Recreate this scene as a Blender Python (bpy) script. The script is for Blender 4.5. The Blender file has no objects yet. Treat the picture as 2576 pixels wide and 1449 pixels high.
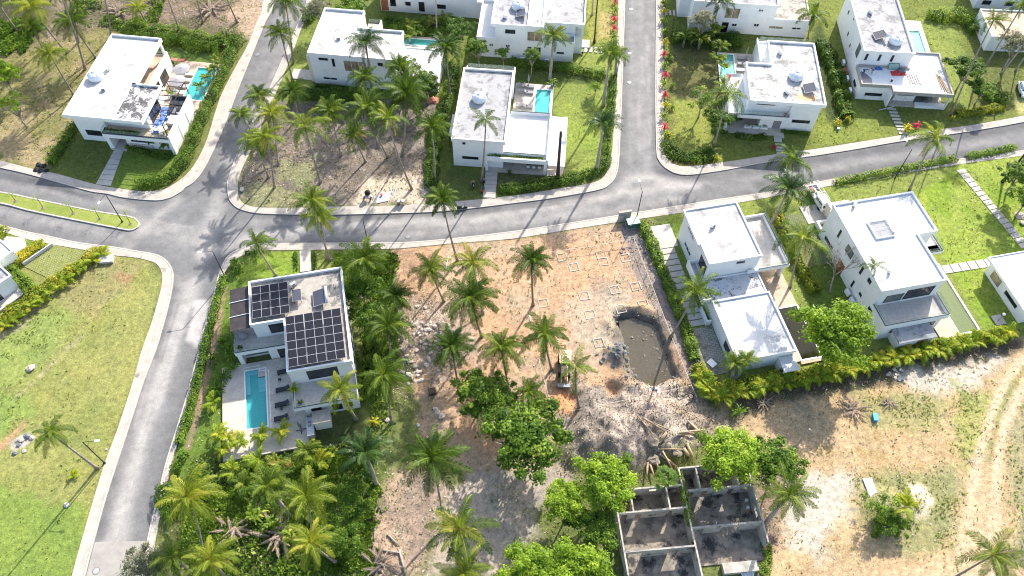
import bpy, bmesh, math, random
import numpy as np
from mathutils import Vector, Matrix
R = math.radians
random.seed(7); rng = np.random.default_rng(7)
S = bpy.context.scene
# ---------------------------------------------------------------- camera
F_, TH, RO, HC = 2025.0, R(55.63), R(1.34), 100.0
_c, _s = math.cos(TH), math.sin(TH)
FW = Vector((0, _c, -_s)); _U = Vector((0, _s, _c)); _R = Vector((1, 0, 0))
CR = _R*math.cos(RO) + _U*math.sin(RO); CU = -_R*math.sin(RO) + _U*math.cos(RO)
cam = bpy.data.cameras.new("camera"); co = bpy.data.objects.new("camera", cam)
S.collection.objects.link(co)
co.matrix_world = Matrix(((CR.x, CU.x, -FW.x, 0), (CR.y, CU.y, -FW.y, 0), (CR.z, CU.z, -FW.z, HC), (0, 0, 0, 1)))
cam.sensor_width = 36; cam.lens = 36*F_/2576; cam.clip_end = 6000; cam.clip_start = 0.5
S.camera = co
# ---------------------------------------------------------------- light
SUN_AZ, SUN_EL = R(25), R(34)
W = bpy.data.worlds.new("World"); S.world = W; W.use_nodes = True
wn = W.node_tree.nodes; wl = W.node_tree.links
sky = wn.new("ShaderNodeTexSky"); sky.sky_type = 'NISHITA'; sky.sun_disc = False
sky.sun_elevation = SUN_EL; sky.sun_rotation = SUN_AZ; sky.dust_density = 2.2; sky.ozone_density = .8; sky.air_density = 1.0
bg = wn["Background"]; bg.inputs[1].default_value = 0.15
wl.new(sky.outputs[0], bg.inputs[0])
sl = bpy.data.lights.new("sun", 'SUN'); sl.energy = 4.0; sl.angle = R(0.6); sl.color = (1, 0.95, 0.87)
so = bpy.data.objects.new("sun", sl); S.collection.objects.link(so); so.location = (40, 90, 120)
sd = Vector((math.sin(SUN_AZ)*math.cos(SUN_EL), math.cos(SUN_AZ)*math.cos(SUN_EL), math.sin(SUN_EL)))
so.rotation_euler = sd.to_track_quat('Z', 'Y').to_euler()
vs = S.view_settings; vs.view_transform = 'Standard'; vs.look = 'None'; vs.gamma = 1; vs.exposure = 1.22
S.render.engine = 'CYCLES'
S.cycles.filter_width = 1.1; S.cycles.max_bounces = 6; S.cycles.transparent_max_bounces = 12

# ---------------------------------------------------------------- helpers
def at(px, py, z=0.0):
    """point at height z seen at overview pixel px, py (2576 wide survey grid)"""
    d = FW*F_ + CR*(px-1288) - CU*(py-724.5)
    t = (z-HC)/d.z
    return Vector((0, 0, HC)) + d*t
def pp(lst, z=0.0):
    return [at(x, y, z).to_2d() for x, y in lst]
def link(o): S.collection.objects.link(o); return o
def tag(o, label=None, cat=None, group=None, kind=None):
    if label: o['label'] = label
    if cat: o['category'] = cat
    if group: o['group'] = group
    if kind: o['kind'] = kind
    return o
def thing(name, label, cat, loc=(0, 0, 0), rz=0.0, group=None):
    o = link(bpy.data.objects.new(name, None)); o.location = loc; o.rotation_euler = (0, 0, rz)
    o.empty_display_size = 0.5
    return tag(o, label, cat, group)
def copy_tree(o, parent=None, top=True):
    c = link(o.copy()); c.parent = parent
    for ch in o.children: copy_tree(ch, c, False)
    return c
def inset(poly, d):
    """offset a counter-clockwise polygon inwards by d"""
    n = len(poly); out = []
    for i in range(n):
        a, b, c = Vector(poly[i-1]), Vector(poly[i]), Vector(poly[(i+1) % n])
        e1 = (b-a).normalized(); e2 = (c-b).normalized()
        n1 = Vector((-e1.y, e1.x)); n2 = Vector((-e2.y, e2.x))
        m = (n1+n2); L = max(0.3, m.dot(n1)); out.append(tuple(b + m*(d/L)))
    return out
def offpath(path, d):
    out = []
    for i in range(len(path)):
        a = Vector(path[max(0, i-1)]); b = Vector(path[i]); c = Vector(path[min(len(path)-1, i+1)])
        e = (c-a).normalized(); out.append(b + Vector((-e.y, e.x))*d)
    return out
def smooth_path(p, n=3):
    """Catmull-Rom resample"""
    P = [Vector(q) for q in p]; out = []
    for i in range(len(P)-1):
        a = P[max(0, i-1)]; b = P[i]; c = P[i+1]; d = P[min(len(P)-1, i+2)]
        for k in range(n):
            t = k/n
            out.append(0.5*((2*b)+(c-a)*t+(2*a-5*b+4*c-d)*t*t+(3*b-a-3*c+d)*t**3))
    out.append(P[-1]); return out
SPLIT = {'terrace_floor', 'balcony_wall', 'post', 'beam', 'foot', 'leg', 'wheel', 'wall_groove', 'canopy_slab', 'wall_block', 'bar', 'sink'}
class MB:
    def __init__(s): s.v = []; s.f = []
    def box(s, x0, x1, y0, y1, z0, z1):
        k = len(s.v)
        s.v += [(x0,y0,z0),(x1,y0,z0),(x1,y1,z0),(x0,y1,z0),(x0,y0,z1),(x1,y0,z1),(x1,y1,z1),(x0,y1,z1)]
        s.f += [tuple(k+i for i in q) for q in ((0,3,2,1),(4,5,6,7),(0,1,5,4),(1,2,6,5),(2,3,7,6),(3,0,4,7))]
        return s
    def obox(s, c, d, w, h, z0=None):
        """box centred at c along unit dir d (2D), length d.length"""
        return s
    def prism(s, poly, z0, z1, bottom=True):
        k = len(s.v); n = len(poly)
        s.v += [(p[0], p[1], z0) for p in poly] + [(p[0], p[1], z1) for p in poly]
        s.f.append(tuple(k+n+i for i in range(n)))
        if bottom: s.f.append(tuple(k+n-1-i for i in range(n)))
        for i in range(n):
            j = (i+1) % n; s.f.append((k+i, k+j, k+n+j, k+n+i))
        return s
    def ring(s, po, pi, z0, z1):
        k = len(s.v); n = len(po)
        for P, z in ((po, z0), (po, z1), (pi, z1), (pi, z0)):
            s.v += [(p[0], p[1], z) for p in P]
        for i in range(n):
            j = (i+1) % n
            for a in range(4):
                b = (a+1) % 4
                s.f.append((k+a*n+i, k+a*n+j, k+b*n+j, k+b*n+i))
        return s
    def tube(s, pts, rad, n=6, cap=True):
        P = [Vector(p) for p in pts]; k0 = len(s.v)
        if not hasattr(rad, '__len__'): rad = [rad]*len(P)
        for i, p in enumerate(P):
            t = (P[min(i+1, len(P)-1)]-P[max(i-1, 0)]).normalized()
            a = t.cross(Vector((0, 0, 1)) if abs(t.z) < .9 else Vector((1, 0, 0))).normalized(); b = t.cross(a)
            for j in range(n):
                q = p + (a*math.cos(2*math.pi*j/n) + b*math.sin(2*math.pi*j/n))*rad[i]
                s.v.append(tuple(q))
        for i in range(len(P)-1):
            for j in range(n):
                j2 = (j+1) % n; s.f.append((k0+i*n+j, k0+i*n+j2, k0+(i+1)*n+j2, k0+(i+1)*n+j))
        if cap:
            s.f.append(tuple(k0+n-1-j for j in range(n))); s.f.append(tuple(k0+(len(P)-1)*n+j for j in range(n)))
        return s
    def lathe(s, prof, n=20, c=(0, 0), a=1.0, b=1.0):
        k = len(s.v)
        for r, z in prof:
            for j in range(n):
                t = 2*math.pi*j/n; s.v.append((c[0]+a*r*math.cos(t), c[1]+b*r*math.sin(t), z))
        m = len(prof)
        for i in range(m-1):
            for j in range(n):
                j2 = (j+1) % n; s.f.append((k+i*n+j, k+i*n+j2, k+(i+1)*n+j2, k+(i+1)*n+j))
        s.f.append(tuple(k+n-1-j for j in range(n))); s.f.append(tuple(k+(m-1)*n+j for j in range(n)))
        return s
    def quad(s, *p):
        k = len(s.v); s.v += [tuple(q) for q in p]; s.f.append(tuple(range(k, k+len(p)))); return s
    def xf(s, M, k=0):
        for i in range(k, len(s.v)): s.v[i] = tuple(M @ Vector(s.v[i]))
        return s
    def build(s, name, mat, parent=None, smooth=False):
        if name in SPLIT:
            isl = s.islands()
            if len(isl) > 1: return [q.build1(name, mat, parent, smooth) for q in isl][0]
        return s.build1(name, mat, parent, smooth)
    def islands(s):
        p = list(range(len(s.v)))
        def fd(a):
            while p[a] != a: p[a] = p[p[a]]; a = p[a]
            return a
        for f in s.f:
            for b in f[1:]: p[fd(b)] = fd(f[0])
        g = {}
        for f in s.f: g.setdefault(fd(f[0]), []).append(f)
        out = []
        for fs in g.values():
            q = MB(); mp = {}
            for f in fs:
                for i in f:
                    if i not in mp: mp[i] = len(q.v); q.v.append(s.v[i])
                q.f.append(tuple(mp[i] for i in f))
            out.append(q)
        return out
    def build1(s, name, mat, parent=None, smooth=False):
        me = bpy.data.meshes.new(name); me.from_pydata(s.v, [], s.f); me.update()
        me.materials.append(mat)
        if smooth: me.polygons.foreach_set('use_smooth', [True]*len(me.polygons))
        o = link(bpy.data.objects.new(name, me)); o.parent = parent
        return o
def npmesh(name, V, Q, mat, rnd=None, cols=None, smooth=False):
    """fast quad mesh from arrays; rnd = per-face float attribute, cols = per-vertex colour"""
    V = np.asarray(V, np.float32); Q = np.asarray(Q, np.int32)
    me = bpy.data.meshes.new(name)
    me.vertices.add(len(V)); me.vertices.foreach_set('co', V.ravel())
    me.loops.add(Q.size); me.loops.foreach_set('vertex_index', Q.ravel())
    me.polygons.add(len(Q)); me.polygons.foreach_set('loop_start', np.arange(0, Q.size, 4, dtype=np.int32))
    if smooth: me.polygons.foreach_set('use_smooth', np.ones(len(Q), bool))
    me.update(calc_edges=True)
    if rnd is not None:
        a = me.attributes.new('rnd', 'FLOAT', 'FACE'); a.data.foreach_set('value', np.asarray(rnd, np.float32))
    if cols is not None:
        a = me.color_attributes.new('col', 'FLOAT_COLOR', 'POINT')
        c4 = np.ones((len(V), 4), np.float32); c4[:, :3] = cols; a.data.foreach_set('color', c4.ravel())
    me.materials.append(mat)
    return me
def rotm(az): return Matrix.Rotation(az, 4, 'Z')
# ---------------------------------------------------------------- materials
M = {}
class NT:
    def __init__(s, name, rough=.8, spec=.3):
        m = bpy.data.materials.new(name); m.use_nodes = True; s.m = m; s.t = m.node_tree; s.n = s.t.nodes; s.l = s.t.links
        s.p = s.n['Principled BSDF']; s.p.inputs['Roughness'].default_value = rough
        s.p.inputs['Specular IOR Level'].default_value = spec
        s.co = s.n.new('ShaderNodeTexCoord'); s.geo = s.n.new('ShaderNodeNewGeometry'); M[name] = m
    def noise(s, scale, detail=4, rough=.6, vec=None, dist=0, geo=True):
        n = s.n.new('ShaderNodeTexNoise'); n.inputs['Scale'].default_value = scale; n.inputs['Detail'].default_value = detail
        n.inputs['Roughness'].default_value = rough; n.inputs['Distortion'].default_value = dist
        s.l.new(vec or (s.geo.outputs['Position'] if geo else s.co.outputs['Object']), n.inputs['Vector']); return n.outputs[0]
    def ramp(s, fac, *stops, interp='LINEAR'):
        r = s.n.new('ShaderNodeValToRGB'); r.color_ramp.interpolation = interp; e = r.color_ramp.elements
        while len(e) < len(stops): e.new(0.5)
        for i, (p, c) in enumerate(stops):
            e[i].position = p; e[i].color = (*(c if hasattr(c, '__len__') else (c, c, c)), 1)
        s.l.new(fac, r.inputs[0]); return r.outputs[0]
    def mix(s, fac, a, b, mode='MIX'):
        m = s.n.new('ShaderNodeMix'); m.data_type = 'RGBA'; m.blend_type = mode
        for i, x in ((0, fac), (6, a), (7, b)):
            if hasattr(x, 'is_output'): s.l.new(x, m.inputs[i])
            elif hasattr(x, '__len__'): m.inputs[i].default_value = (*x, 1)
            else: m.inputs[i].default_value = x if i == 0 else (x, x, x, 1)
        return m.outputs[2]
    def math(s, op, a, b):
        m = s.n.new('ShaderNodeMath'); m.operation = op
        for i, x in ((0, a), (1, b)):
            if hasattr(x, 'is_output'): s.l.new(x, m.inputs[i])
            else: m.inputs[i].default_value = x
        return m.outputs[0]
    def attr(s, name, out=2):
        a = s.n.new('ShaderNodeAttribute'); a.attribute_name = name; return a.outputs[out]
    def col(s, c):
        if hasattr(c, 'is_output'): s.l.new(c, s.p.inputs['Base Color'])
        else: s.p.inputs['Base Color'].default_value = (*c, 1)
        return s
    def bump(s, h, st=.3, d=.05):
        b = s.n.new('ShaderNodeBump'); b.inputs['Strength'].default_value = st; b.inputs['Distance'].default_value = d
        s.l.new(h, b.inputs['Height']); s.l.new(b.outputs[0], s.p.inputs['Normal']); return s
def plain(name, c, rough=.6, spec=.4, metal=0, var=.12, scale=6):
    n = NT(name, rough, spec); n.p.inputs['Metallic'].default_value = metal
    f = n.noise(scale, 4)
    a = tuple(x*(1-var) for x in c); b = tuple(min(1, x*(1+var)) for x in c)
    n.col(n.ramp(f, (.3, a), (.7, b))); return n.m
# ground: base colour from the surveyed surface map, broken up by procedural grain
n = NT('ground_mat', .95, .15)
ca = n.attr('col', 0)
g1 = n.ramp(n.noise(1.4, 10, .8), (.3, .5), (.5, .98), (.7, 1.5))
g2 = n.ramp(n.noise(6, 7, .8), (.32, .62), (.68, 1.4))
g3 = n.ramp(n.noise(.22, 4, .6), (.3, (.86, .92, .9)), (.7, (1.12, 1.06, 1.0)))
c = n.mix(1, n.mix(1, n.mix(1, ca, g1, 'MULTIPLY'), g2, 'MULTIPLY'), g3, 'MULTIPLY')
n.col(c); n.bump(n.noise(5, 8, .75), .7, .12)
# asphalt
n = NT('asphalt_mat', .9, .25)
ca = n.attr('col', 0)
mp = n.n.new('ShaderNodeMapping'); n.l.new(n.geo.outputs['Position'], mp.inputs[0])
g1 = n.ramp(n.noise(.5, 8, .75), (.3, .74), (.7, 1.28)); g2 = n.ramp(n.noise(7, 6, .75), (.3, .8), (.7, 1.22))
n.col(n.mix(1, n.mix(1, ca, g1, 'MULTIPLY'), g2, 'MULTIPLY')); n.bump(n.noise(30, 3, .7), .25, .01)
def concrete(name, a, b, scale=1.2, seam=0, rough=.9, stain=None, yaw=0.0):
    n = NT(name, rough, .2)
    col = n.ramp(n.noise(scale, 8, .7), (.3, a), (.7, b))
    if stain: col = n.mix(n.ramp(n.noise(.45, 8, .7), (stain[1], 0.0), (stain[1]+.08, 1.0)), col, stain[0])
    if seam:
        br = n.n.new('ShaderNodeTexBrick'); br.offset = 0; br.inputs['Scale'].default_value = 1
        br.inputs['Brick Width'].default_value = seam; br.inputs['Row Height'].default_value = seam; br.inputs['Mortar Size'].default_value = .012
        mp = n.n.new('ShaderNodeMapping'); mp.inputs['Rotation'].default_value = (0, 0, yaw)
        n.l.new(n.geo.outputs['Position'], mp.inputs[0]); n.l.new(mp.outputs[0], br.inputs['Vector'])
        n.l.new(col, br.inputs['Color1']); n.l.new(n.mix(1, col, .96, 'MULTIPLY'), br.inputs['Color2']); br.inputs['Mortar'].default_value = (a[0]*.75, a[1]*.75, a[2]*.75, 1)
        col = br.outputs[0]
    n.col(col); n.bump(n.noise(scale*12, 4), .2, .01); return n.m
concrete('sidewalk_mat', (.34, .30, .255), (.50, .45, .39), .8, 1.6, stain=((.2, .18, .16), .60))
concrete('kerb_mat', (.38, .34, .30), (.52, .47, .42), 1.5)
concrete('slab_mat', (.36, .335, .30), (.50, .465, .42), 1.0); concrete('apron_mat', (.25, .235, .21), (.36, .335, .30), .5)
concrete('deck_mat', (.42, .37, .31), (.58, .52, .45), 1.0, .6, yaw=R(13))
concrete('tan_deck_mat', (.44, .33, .24), (.58, .46, .35), 1.0, .6, yaw=R(-5))
concrete('terrace_mat', (.42, .38, .34), (.56, .52, .47), 1.5, .8)
concrete('terrace_white_mat', (.68, .67, .64), (.80, .79, .77), 1.0)
concrete('ruin_floor_mat', (.10, .09, .08), (.38, .32, .25), .7, stain=((.05, .048, .047), .52))
concrete('ruin_wall_mat', (.26, .245, .21), (.56, .51, .43), .8, stain=((.07, .07, .065), .55))
concrete('block_mat', (.28, .26, .24), (.42, .4, .37), 3)
concrete('stone_mat', (.30, .24, .2), (.6, .52, .46), 2.5)
concrete('dark_stone_mat', (.1, .105, .11), (.24, .25, .26), 2.5)
concrete('wood_mat', (.22, .15, .09), (.5, .38, .25), 2)
def roofmat(name, base, mott, thr, sc=.6, base2=None, mott2=None):
    n = NT(name, .85, .2)
    c = n.ramp(n.noise(.35, 6, .65), (.3, base2 or tuple(x*.86 for x in base)), (.65, base))
    msk = n.ramp(n.noise(sc, 12, .78, dist=.5), (thr, 0.0), (thr+.06, 1.0))
    c = n.mix(msk, c, mott)
    if mott2: c = n.mix(n.ramp(n.noise(sc*3, 9, .8), (.53, 0.0), (.62, 1.0)), c, mott2)
    n.col(c); n.bump(n.noise(3, 6), .15, .03); return n.m
roofmat('roof_clean', (.54, .525, .51), (.29, .275, .265), .53, .3, mott2=(.38, .365, .35))
roofmat('roof_grey', (.36, .355, .355), (.19, .185, .19), .505, .4, mott2=(.26, .255, .26))
roofmat('roof_marble', (.50, .485, .46), (.2, .19, .18), .505, .5, mott2=(.33, .31, .29))
roofmat('roof_dirty', (.38, .34, .29), (.15, .145, .14), .52, .45, mott2=(.52, .48, .42))
roofmat('roof_blotch', (.62, .60, .59), (.09, .085, .09), .46, .45, mott2=(.2, .19, .19))
roofmat('roof_bluewhite', (.62, .62, .62), (.36, .36, .365), .55, .3, mott2=(.46, .46, .46)); roofmat('roof_stained', (.56, .56, .57), (.13, .13, .135), .515, .6, mott2=(.34, .34, .35))
def paint(name, c, dirt=.06):
    n = NT(name, .7, .3)
    d = tuple(x*(1-dirt*2.2) for x in c)
    n.col(n.ramp(n.noise(.7, 8, .75), (.25, d), (.6, c))); n.bump(n.noise(12, 3), .08, .01); return n.m
paint('white_wall', (.80, .80, .79)); paint('cream_wall', (.72, .63, .52)); paint('grey_wall', (.5, .5, .5))
def leafmat(name, stops, trans=.45, rough=.5, osp=.25):
    n = NT(name, rough, .16)
    r = n.attr('rnd', 2)
    oi = n.n.new('ShaderNodeObjectInfo'); stops = tuple((p_, tuple(q_*1.12 for q_ in c_)) for p_, c_ in stops)
    rr = n.math('ADD', r, n.math('MULTIPLY', n.math('SUBTRACT', oi.outputs['Random'], .5), osp))
    c = n.ramp(rr, *stops); n.col(c)
    tr = n.n.new('ShaderNodeBsdfTranslucent'); n.l.new(n.mix(1, c, (1.5, 1.5, .7), 'MULTIPLY'), tr.inputs[0])
    mx = n.n.new('ShaderNodeMixShader'); mx.inputs[0].default_value = trans
    n.l.new(n.p.outputs[0], mx.inputs[1]); n.l.new(tr.outputs[0], mx.inputs[2])
    n.l.new(mx.outputs[0], n.n['Material Output'].inputs[0]); return n.m
leafmat('palm_leaf', ((0, (.018, .042, .006)), (.4, (.055, .105, .012)), (.75, (.16, .215, .03)), (.9, (.32, .33, .06)), (1.0, (.34, .17, .07))), .42)
leafmat('palm_leaf_yellow', ((0, (.05, .085, .01)), (.4, (.13, .18, .022)), (.78, (.31, .33, .045)), (1.0, (.45, .26, .06))), .45)
leafmat('palm_leaf_dark', ((0, (.015, .035, .012)), (.5, (.035, .075, .02)), (.85, (.10, .16, .04)), (1.0, (.2, .22, .08))), .3, .35)
leafmat('areca_leaf', ((0, (.07, .13, .012)), (.45, (.21, .29, .025)), (.8, (.38, .38, .04)), (1.0, (.55, .33, .04))), .45)
leafmat('tree_leaf', ((0, (.018, .045, .006)), (.5, (.07, .14, .015)), (.9, (.23, .33, .04)), (1.0, (.38, .42, .08))), .45)
leafmat('tree_leaf_bright', ((0, (.05, .10, .01)), (.5, (.17, .27, .022)), (1.0, (.42, .52, .06))), .5)
leafmat('tree_leaf_dusty', ((0, (.09, .09, .06)), (.5, (.16, .17, .10)), (1.0, (.28, .27, .19))), .35)
leafmat('hedge_leaf', ((0, (.028, .065, .008)), (.5, (.085, .155, .018)), (.85, (.20, .29, .035)), (1.0, (.33, .38, .1))), .4)
leafmat('hedge_leaf_light', ((0, (.06, .11, .015)), (.5, (.14, .22, .03)), (.85, (.28, .35, .06)), (1.0, (.5, .42, .1))), .45)
leafmat('hedge_leaf_gold', ((0, (.08, .12, .012)), (.4, (.2, .25, .025)), (.75, (.45, .4, .04)), (1.0, (.6, .32, .04))), .45)
leafmat('red_leaf', ((0, (.2, .01, .03)), (.5, (.45, .03, .09)), (1.0, (.6, .12, .2))), .4)
leafmat('litter', ((0, (.08, .06, .04)), (.4, (.18, .135, .10)), (.8, (.33, .26, .20)), (1.0, (.52, .45, .38))), .0, .9, 0)
leafmat('grass_blade', ((0, (.06, .09, .015)), (.5, (.15, .2, .04)), (1.0, (.32, .34, .09))), .4, .8, 0)
n = NT('bark', .95, .1)
wv = n.n.new('ShaderNodeTexWave'); wv.bands_direction = 'Z'; wv.inputs['Scale'].default_value = 3; wv.inputs['Distortion'].default_value = 2
n.l.new(n.co.outputs['Object'], wv.inputs[0])
n.col(n.mix(.35, n.ramp(n.noise(1.5, 6, .7), (.3, (.13, .105, .08)), (.7, (.42, .37, .31))), n.ramp(wv.outputs[0], (.2, (.14, .11, .09)), (.6, (.34, .3, .26)))))
plain('bark_dark', (.07, .05, .04), .95, .1, var=.5, scale=3); plain('bark_grey', (.33, .29, .25), .95, .1, var=.3, scale=3)
plain('black_metal', (.02, .02, .022), .45, .5); plain('dark_frame', (.035, .035, .04), .4, .5)
plain('grey_metal', (.45, .46, .48), .4, .5, .3); plain('white_plastic', (.78, .79, .8), .35, .5, var=.04)
plain('tank_white', (.72, .75, .78), .45, .5, var=.08, scale=1.5)
plain('charcoal_fabric', (.045, .05, .058), .9, .2); plain('grey_fabric', (.30, .29, .30), .95, .1, var=.08)
plain('canopy_dark', (.045, .038, .04), .8, .3, var=.3, scale=1); plain('wood_door', (.28, .11, .045), .6, .4, var=.3, scale=4)
plain('grey_door', (.22, .2, .22), .5, .4); plain('red_plastic', (.55, .05, .04), .5, .4); plain('blue_plastic', (.04, .3, .65), .4, .5)
plain('rubber', (.018, .018, .018), .8, .3); plain('skin_tan', (.30, .17, .11), .6, .3); plain('hair_black', (.015, .012, .01), .8, .3)
plain('shirt_white', (.6, .6, .6), .9, .2); plain('shirt_blue', (.08, .16, .4), .9, .2); plain('trouser_dark', (.03, .035, .05), .9, .2)
plain('shirt_grey', (.25, .27, .3), .9, .2); plain('cap_red', (.6, .1, .04), .8, .2); plain('steel_dark', (.2, .21, .23), .5, .5, .4)
plain('yellow_paint', (.60, .47, .28), .6, .4, var=.2, scale=2); plain('green_box', (.06, .13, .10), .5, .4, var=.15)
plain('green_box_top', (.3, .44, .38), .5, .4, var=.15)
plain('slat_white', (.66, .66, .66), .5, .4, var=.05); plain('pebble', (.5, .45, .4), .9, .2, var=.3)
plain('car_paint', (.72, .78, .82), .12, .6, var=.02); plain('truck_paint', (.78, .78, .74), .25, .5, var=.05, scale=2)
plain('lamp_glass', (.7, .72, .75), .3, .5); plain('string', (.6, .5, .4), .8, .2); plain('chalk', (.52, .45, .39), .95, .1, var=.25, scale=2)
plain('salmon', (.5, .2, .14), .8, .2, var=.3); plain('pot_black', (.03, .03, .035), .5, .4); plain('pot_blue', (.03, .06, .25), .3, .5)
plain('mud', (.20, .17, .13), .95, .2, var=.35, scale=2)
n = NT('window_glass', .06, .8); n.col(n.ramp(n.noise(.6, 2), (.35, (.006, .008, .012)), (.65, (.03, .036, .045))))
n = NT('screen_glass', .1, .7); n.col(n.ramp(n.noise(.5, 2), (.35, (.1, .13, .12)), (.65, (.2, .22, .19))))
n = NT('curtain_glass', .15, .5); n.col(n.ramp(n.noise(.8, 3), (.35, (.18, .14, .09)), (.65, (.42, .34, .23))))
# clear glass balustrade
n = NT('clear_glass', .05, .5)
tr = n.n.new('ShaderNodeBsdfTransparent'); tr.inputs[0].default_value = (.93, .96, .95, 1)
n.p.inputs['Base Color'].default_value = (.5, .57, .54, 1)
mx = n.n.new('ShaderNodeMixShader'); mx.inputs[0].default_value = .13
n.l.new(tr.outputs[0], mx.inputs[1]); n.l.new(n.p.outputs[0], mx.inputs[2]); n.l.new(mx.outputs[0], n.n['Material Output'].inputs[0])
def watermat(name, tint, murk, f=.25):
    n = NT(name, .06, .5); n.col(murk); n.bump(n.noise(3, 3), .12, .03)
    tr = n.n.new('ShaderNodeBsdfTransparent'); tr.inputs[0].default_value = (*tint, 1)
    mx = n.n.new('ShaderNodeMixShader'); mx.inputs[0].default_value = f
    n.l.new(tr.outputs[0], mx.inputs[1]); n.l.new(n.p.outputs[0], mx.inputs[2]); n.l.new(mx.outputs[0], n.n['Material Output'].inputs[0]); return n.m
watermat('pool_water', (.72, .95, .96), (.06, .36, .38), .3)
watermat('murky_water', (.8, .76, .64), (.135, .12, .09), .55)
watermat('dark_water', (.3, .3, .2), (.02, .022, .01), .6)
watermat('green_water', (.75, .85, .6), (.16, .2, .09), .6)
plain('pool_tile', (.17, .53, .50), .5, .4, var=.06, scale=5); plain('pool_tile_pale', (.42, .66, .67), .5, .4, var=.05)
plain('pool_green_tile', (.18, .5, .42), .5, .4, var=.1, scale=3)
n = NT('blue_tarp', .5, .4); n.col(n.ramp(n.noise(2.2, 6, .7, dist=1.5), (.42, (.03, .09, .42)), (.55, (.12, .25, .65)), (.62, (.5, .6, .85)))); n.bump(n.noise(2.5, 5), .8, .15)
# solar panels: cell grid in object space
n = NT('solar_cell', .34, .3)
br = n.n.new('ShaderNodeTexBrick'); br.offset = 0; br.inputs['Scale'].default_value = 1
br.inputs['Brick Width'].default_value = .17; br.inputs['Row Height'].default_value = .17; br.inputs['Mortar Size'].default_value = .006
n.l.new(n.co.outputs['Object'], br.inputs['Vector']); br.inputs['Color1'].default_value = (.010, .010, .015, 1); br.inputs['Color2'].default_value = (.012, .012, .018, 1)
br.inputs['Mortar'].default_value = (.035, .035, .042, 1); n.col(br.outputs[0])
plain('alu', (.42, .42, .43), .4, .5, .2, var=.05)
n = NT('collector', .2, .6); wv = n.n.new('ShaderNodeTexWave'); wv.bands_direction = 'X'; wv.inputs['Scale'].default_value = 4
n.l.new(n.co.outputs['Object'], wv.inputs[0]); n.col(n.ramp(wv.outputs[0], (.3, (.02, .022, .03)), (.8, (.12, .12, .14))))
# paving with grass joints
def paver(name, yaw, w, a, g, mort):
    n = NT(name, .9, .2); br = n.n.new('ShaderNodeTexBrick'); br.inputs['Scale'].default_value = 1; br.offset = .5
    br.inputs['Brick Width'].default_value = w*1.4; br.inputs['Row Height'].default_value = w; br.inputs['Mortar Size'].default_value = mort
    mp = n.n.new('ShaderNodeMapping'); mp.inputs['Rotation'].default_value = (0, 0, yaw)
    n.l.new(n.geo.outputs['Position'], mp.inputs[0]); n.l.new(mp.outputs[0], br.inputs['Vector'])
    ac = n.ramp(n.noise(1, 6), (.3, tuple(x*.8 for x in a)), (.7, a)); gc = n.ramp(n.noise(2, 6), (.35, tuple(x*.7 for x in g)), (.65, g))
    n.l.new(n.mix(n.ramp(n.noise(.35, 4), (.42, 0.0), (.6, 1.0)), ac, gc), br.inputs['Color1']); n.l.new(ac, br.inputs['Color2']); n.l.new(gc, br.inputs['Mortar']); n.col(br.outputs[0]); n.bump(br.outputs[1], .3, .02); return n.m
paver('grass_paver', R(-13), .28, (.22, .21, .15), (.12, .15, .035), .06)
paver('grass_paver_left', R(-38), .3, (.30, .28, .16), (.19, .22, .05), .07)
paver('grey_paver', R(13), .4, (.36, .34, .31), (.16, .16, .12), .03)
# ================================================================ SETTING
# kerb lines (asphalt edge) of the five blocks and the inner edges of their pavements, surveyed
B1o = [(690,-160),(690,0),(668,56),(645,113),(600,225),(572,300),(540,375),(513,428),(490,458),(467,473),(457,483),(430,498),(400,505),(365,504),(333,501),(300,496),(267,488),(230,483),(160,464),(100,447),(50,434),(0,423),(-120,395),(-260,370)]
B1i = [(665,-160),(663,0),(645,60),(622,118),(593,170),(553,250),(522,350),(496,405),(470,440),(440,463),(400,481),(333,480),(240,465),(150,440),(90,428),(0,405),(-120,378),(-260,352)]
B2o = [(1574,-160),(1573,0),(1569,110),(1565,233),(1561,325),(1557,410),(1549,445),(1535,464),(1515,476),(1470,486),(1380,501),(1288,513),(1180,526),(1077,535),(944,539),(858,541),(764,541),(700,540),(641,537),(601,526),(583,512),(575,497),(572,473),(573,455),(585,418),(612,350),(640,296),(661,262),(694,187),(730,105),(764,27),(772,0),(800,-160)]
B2i = [(1556,-160),(1555,0),(1553,100),(1548,200),(1543,333),(1537,395),(1526,435),(1505,456),(1460,467),(1380,480),(1288,494),(1216,502),(1144,508),(1067,515),(944,520),(842,521),(742,524),(670,524),(635,521),(612,512),(602,498),(599,478),(600,455),(612,420),(640,362),(665,300),(682,262),(704,213),(734,140),(756,80),(776,33),(790,0),(815,-160)]
B3o = [(2860,255),(2720,277),(2576,308),(2432,333),(2265,357),(2162,375),(2049,393),(1932,409),(1830,428),(1755,439),(1722,441),(1702,438),(1685,431),(1668,419),(1656,403),(1651,385),(1649,320),(1648,233),(1649,100),(1650,0),(1651,-160)]
B3i = [(2860,240),(2720,262),(2576,292),(2432,318),(2350,328),(2232,347),(2045,377),(1932,392),(1850,405),(1771,416),(1721,420),(1700,416),(1685,408),(1675,395),(1671,380),(1670,300),(1669,200),(1668,83),(1668,0),(1669,-160)]
B4o = [(337,1600),(352,1480),(370,1362),(397,1249),(417,1166),(443,1083),(473,986),(480,958),(500,880),(520,800),(537,742),(549,695),(558,672),(568,652),(585,636),(617,622),(645,616),(677,613),(817,612),(944,611),(1027,610),(1144,600),(1288,583),(1455,558),(1588,537),(1721,516),(1808,502),(1932,484),(2015,466),(2099,451),(2265,423),(2432,398),(2576,379),(2720,352),(2860,325)]
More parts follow.
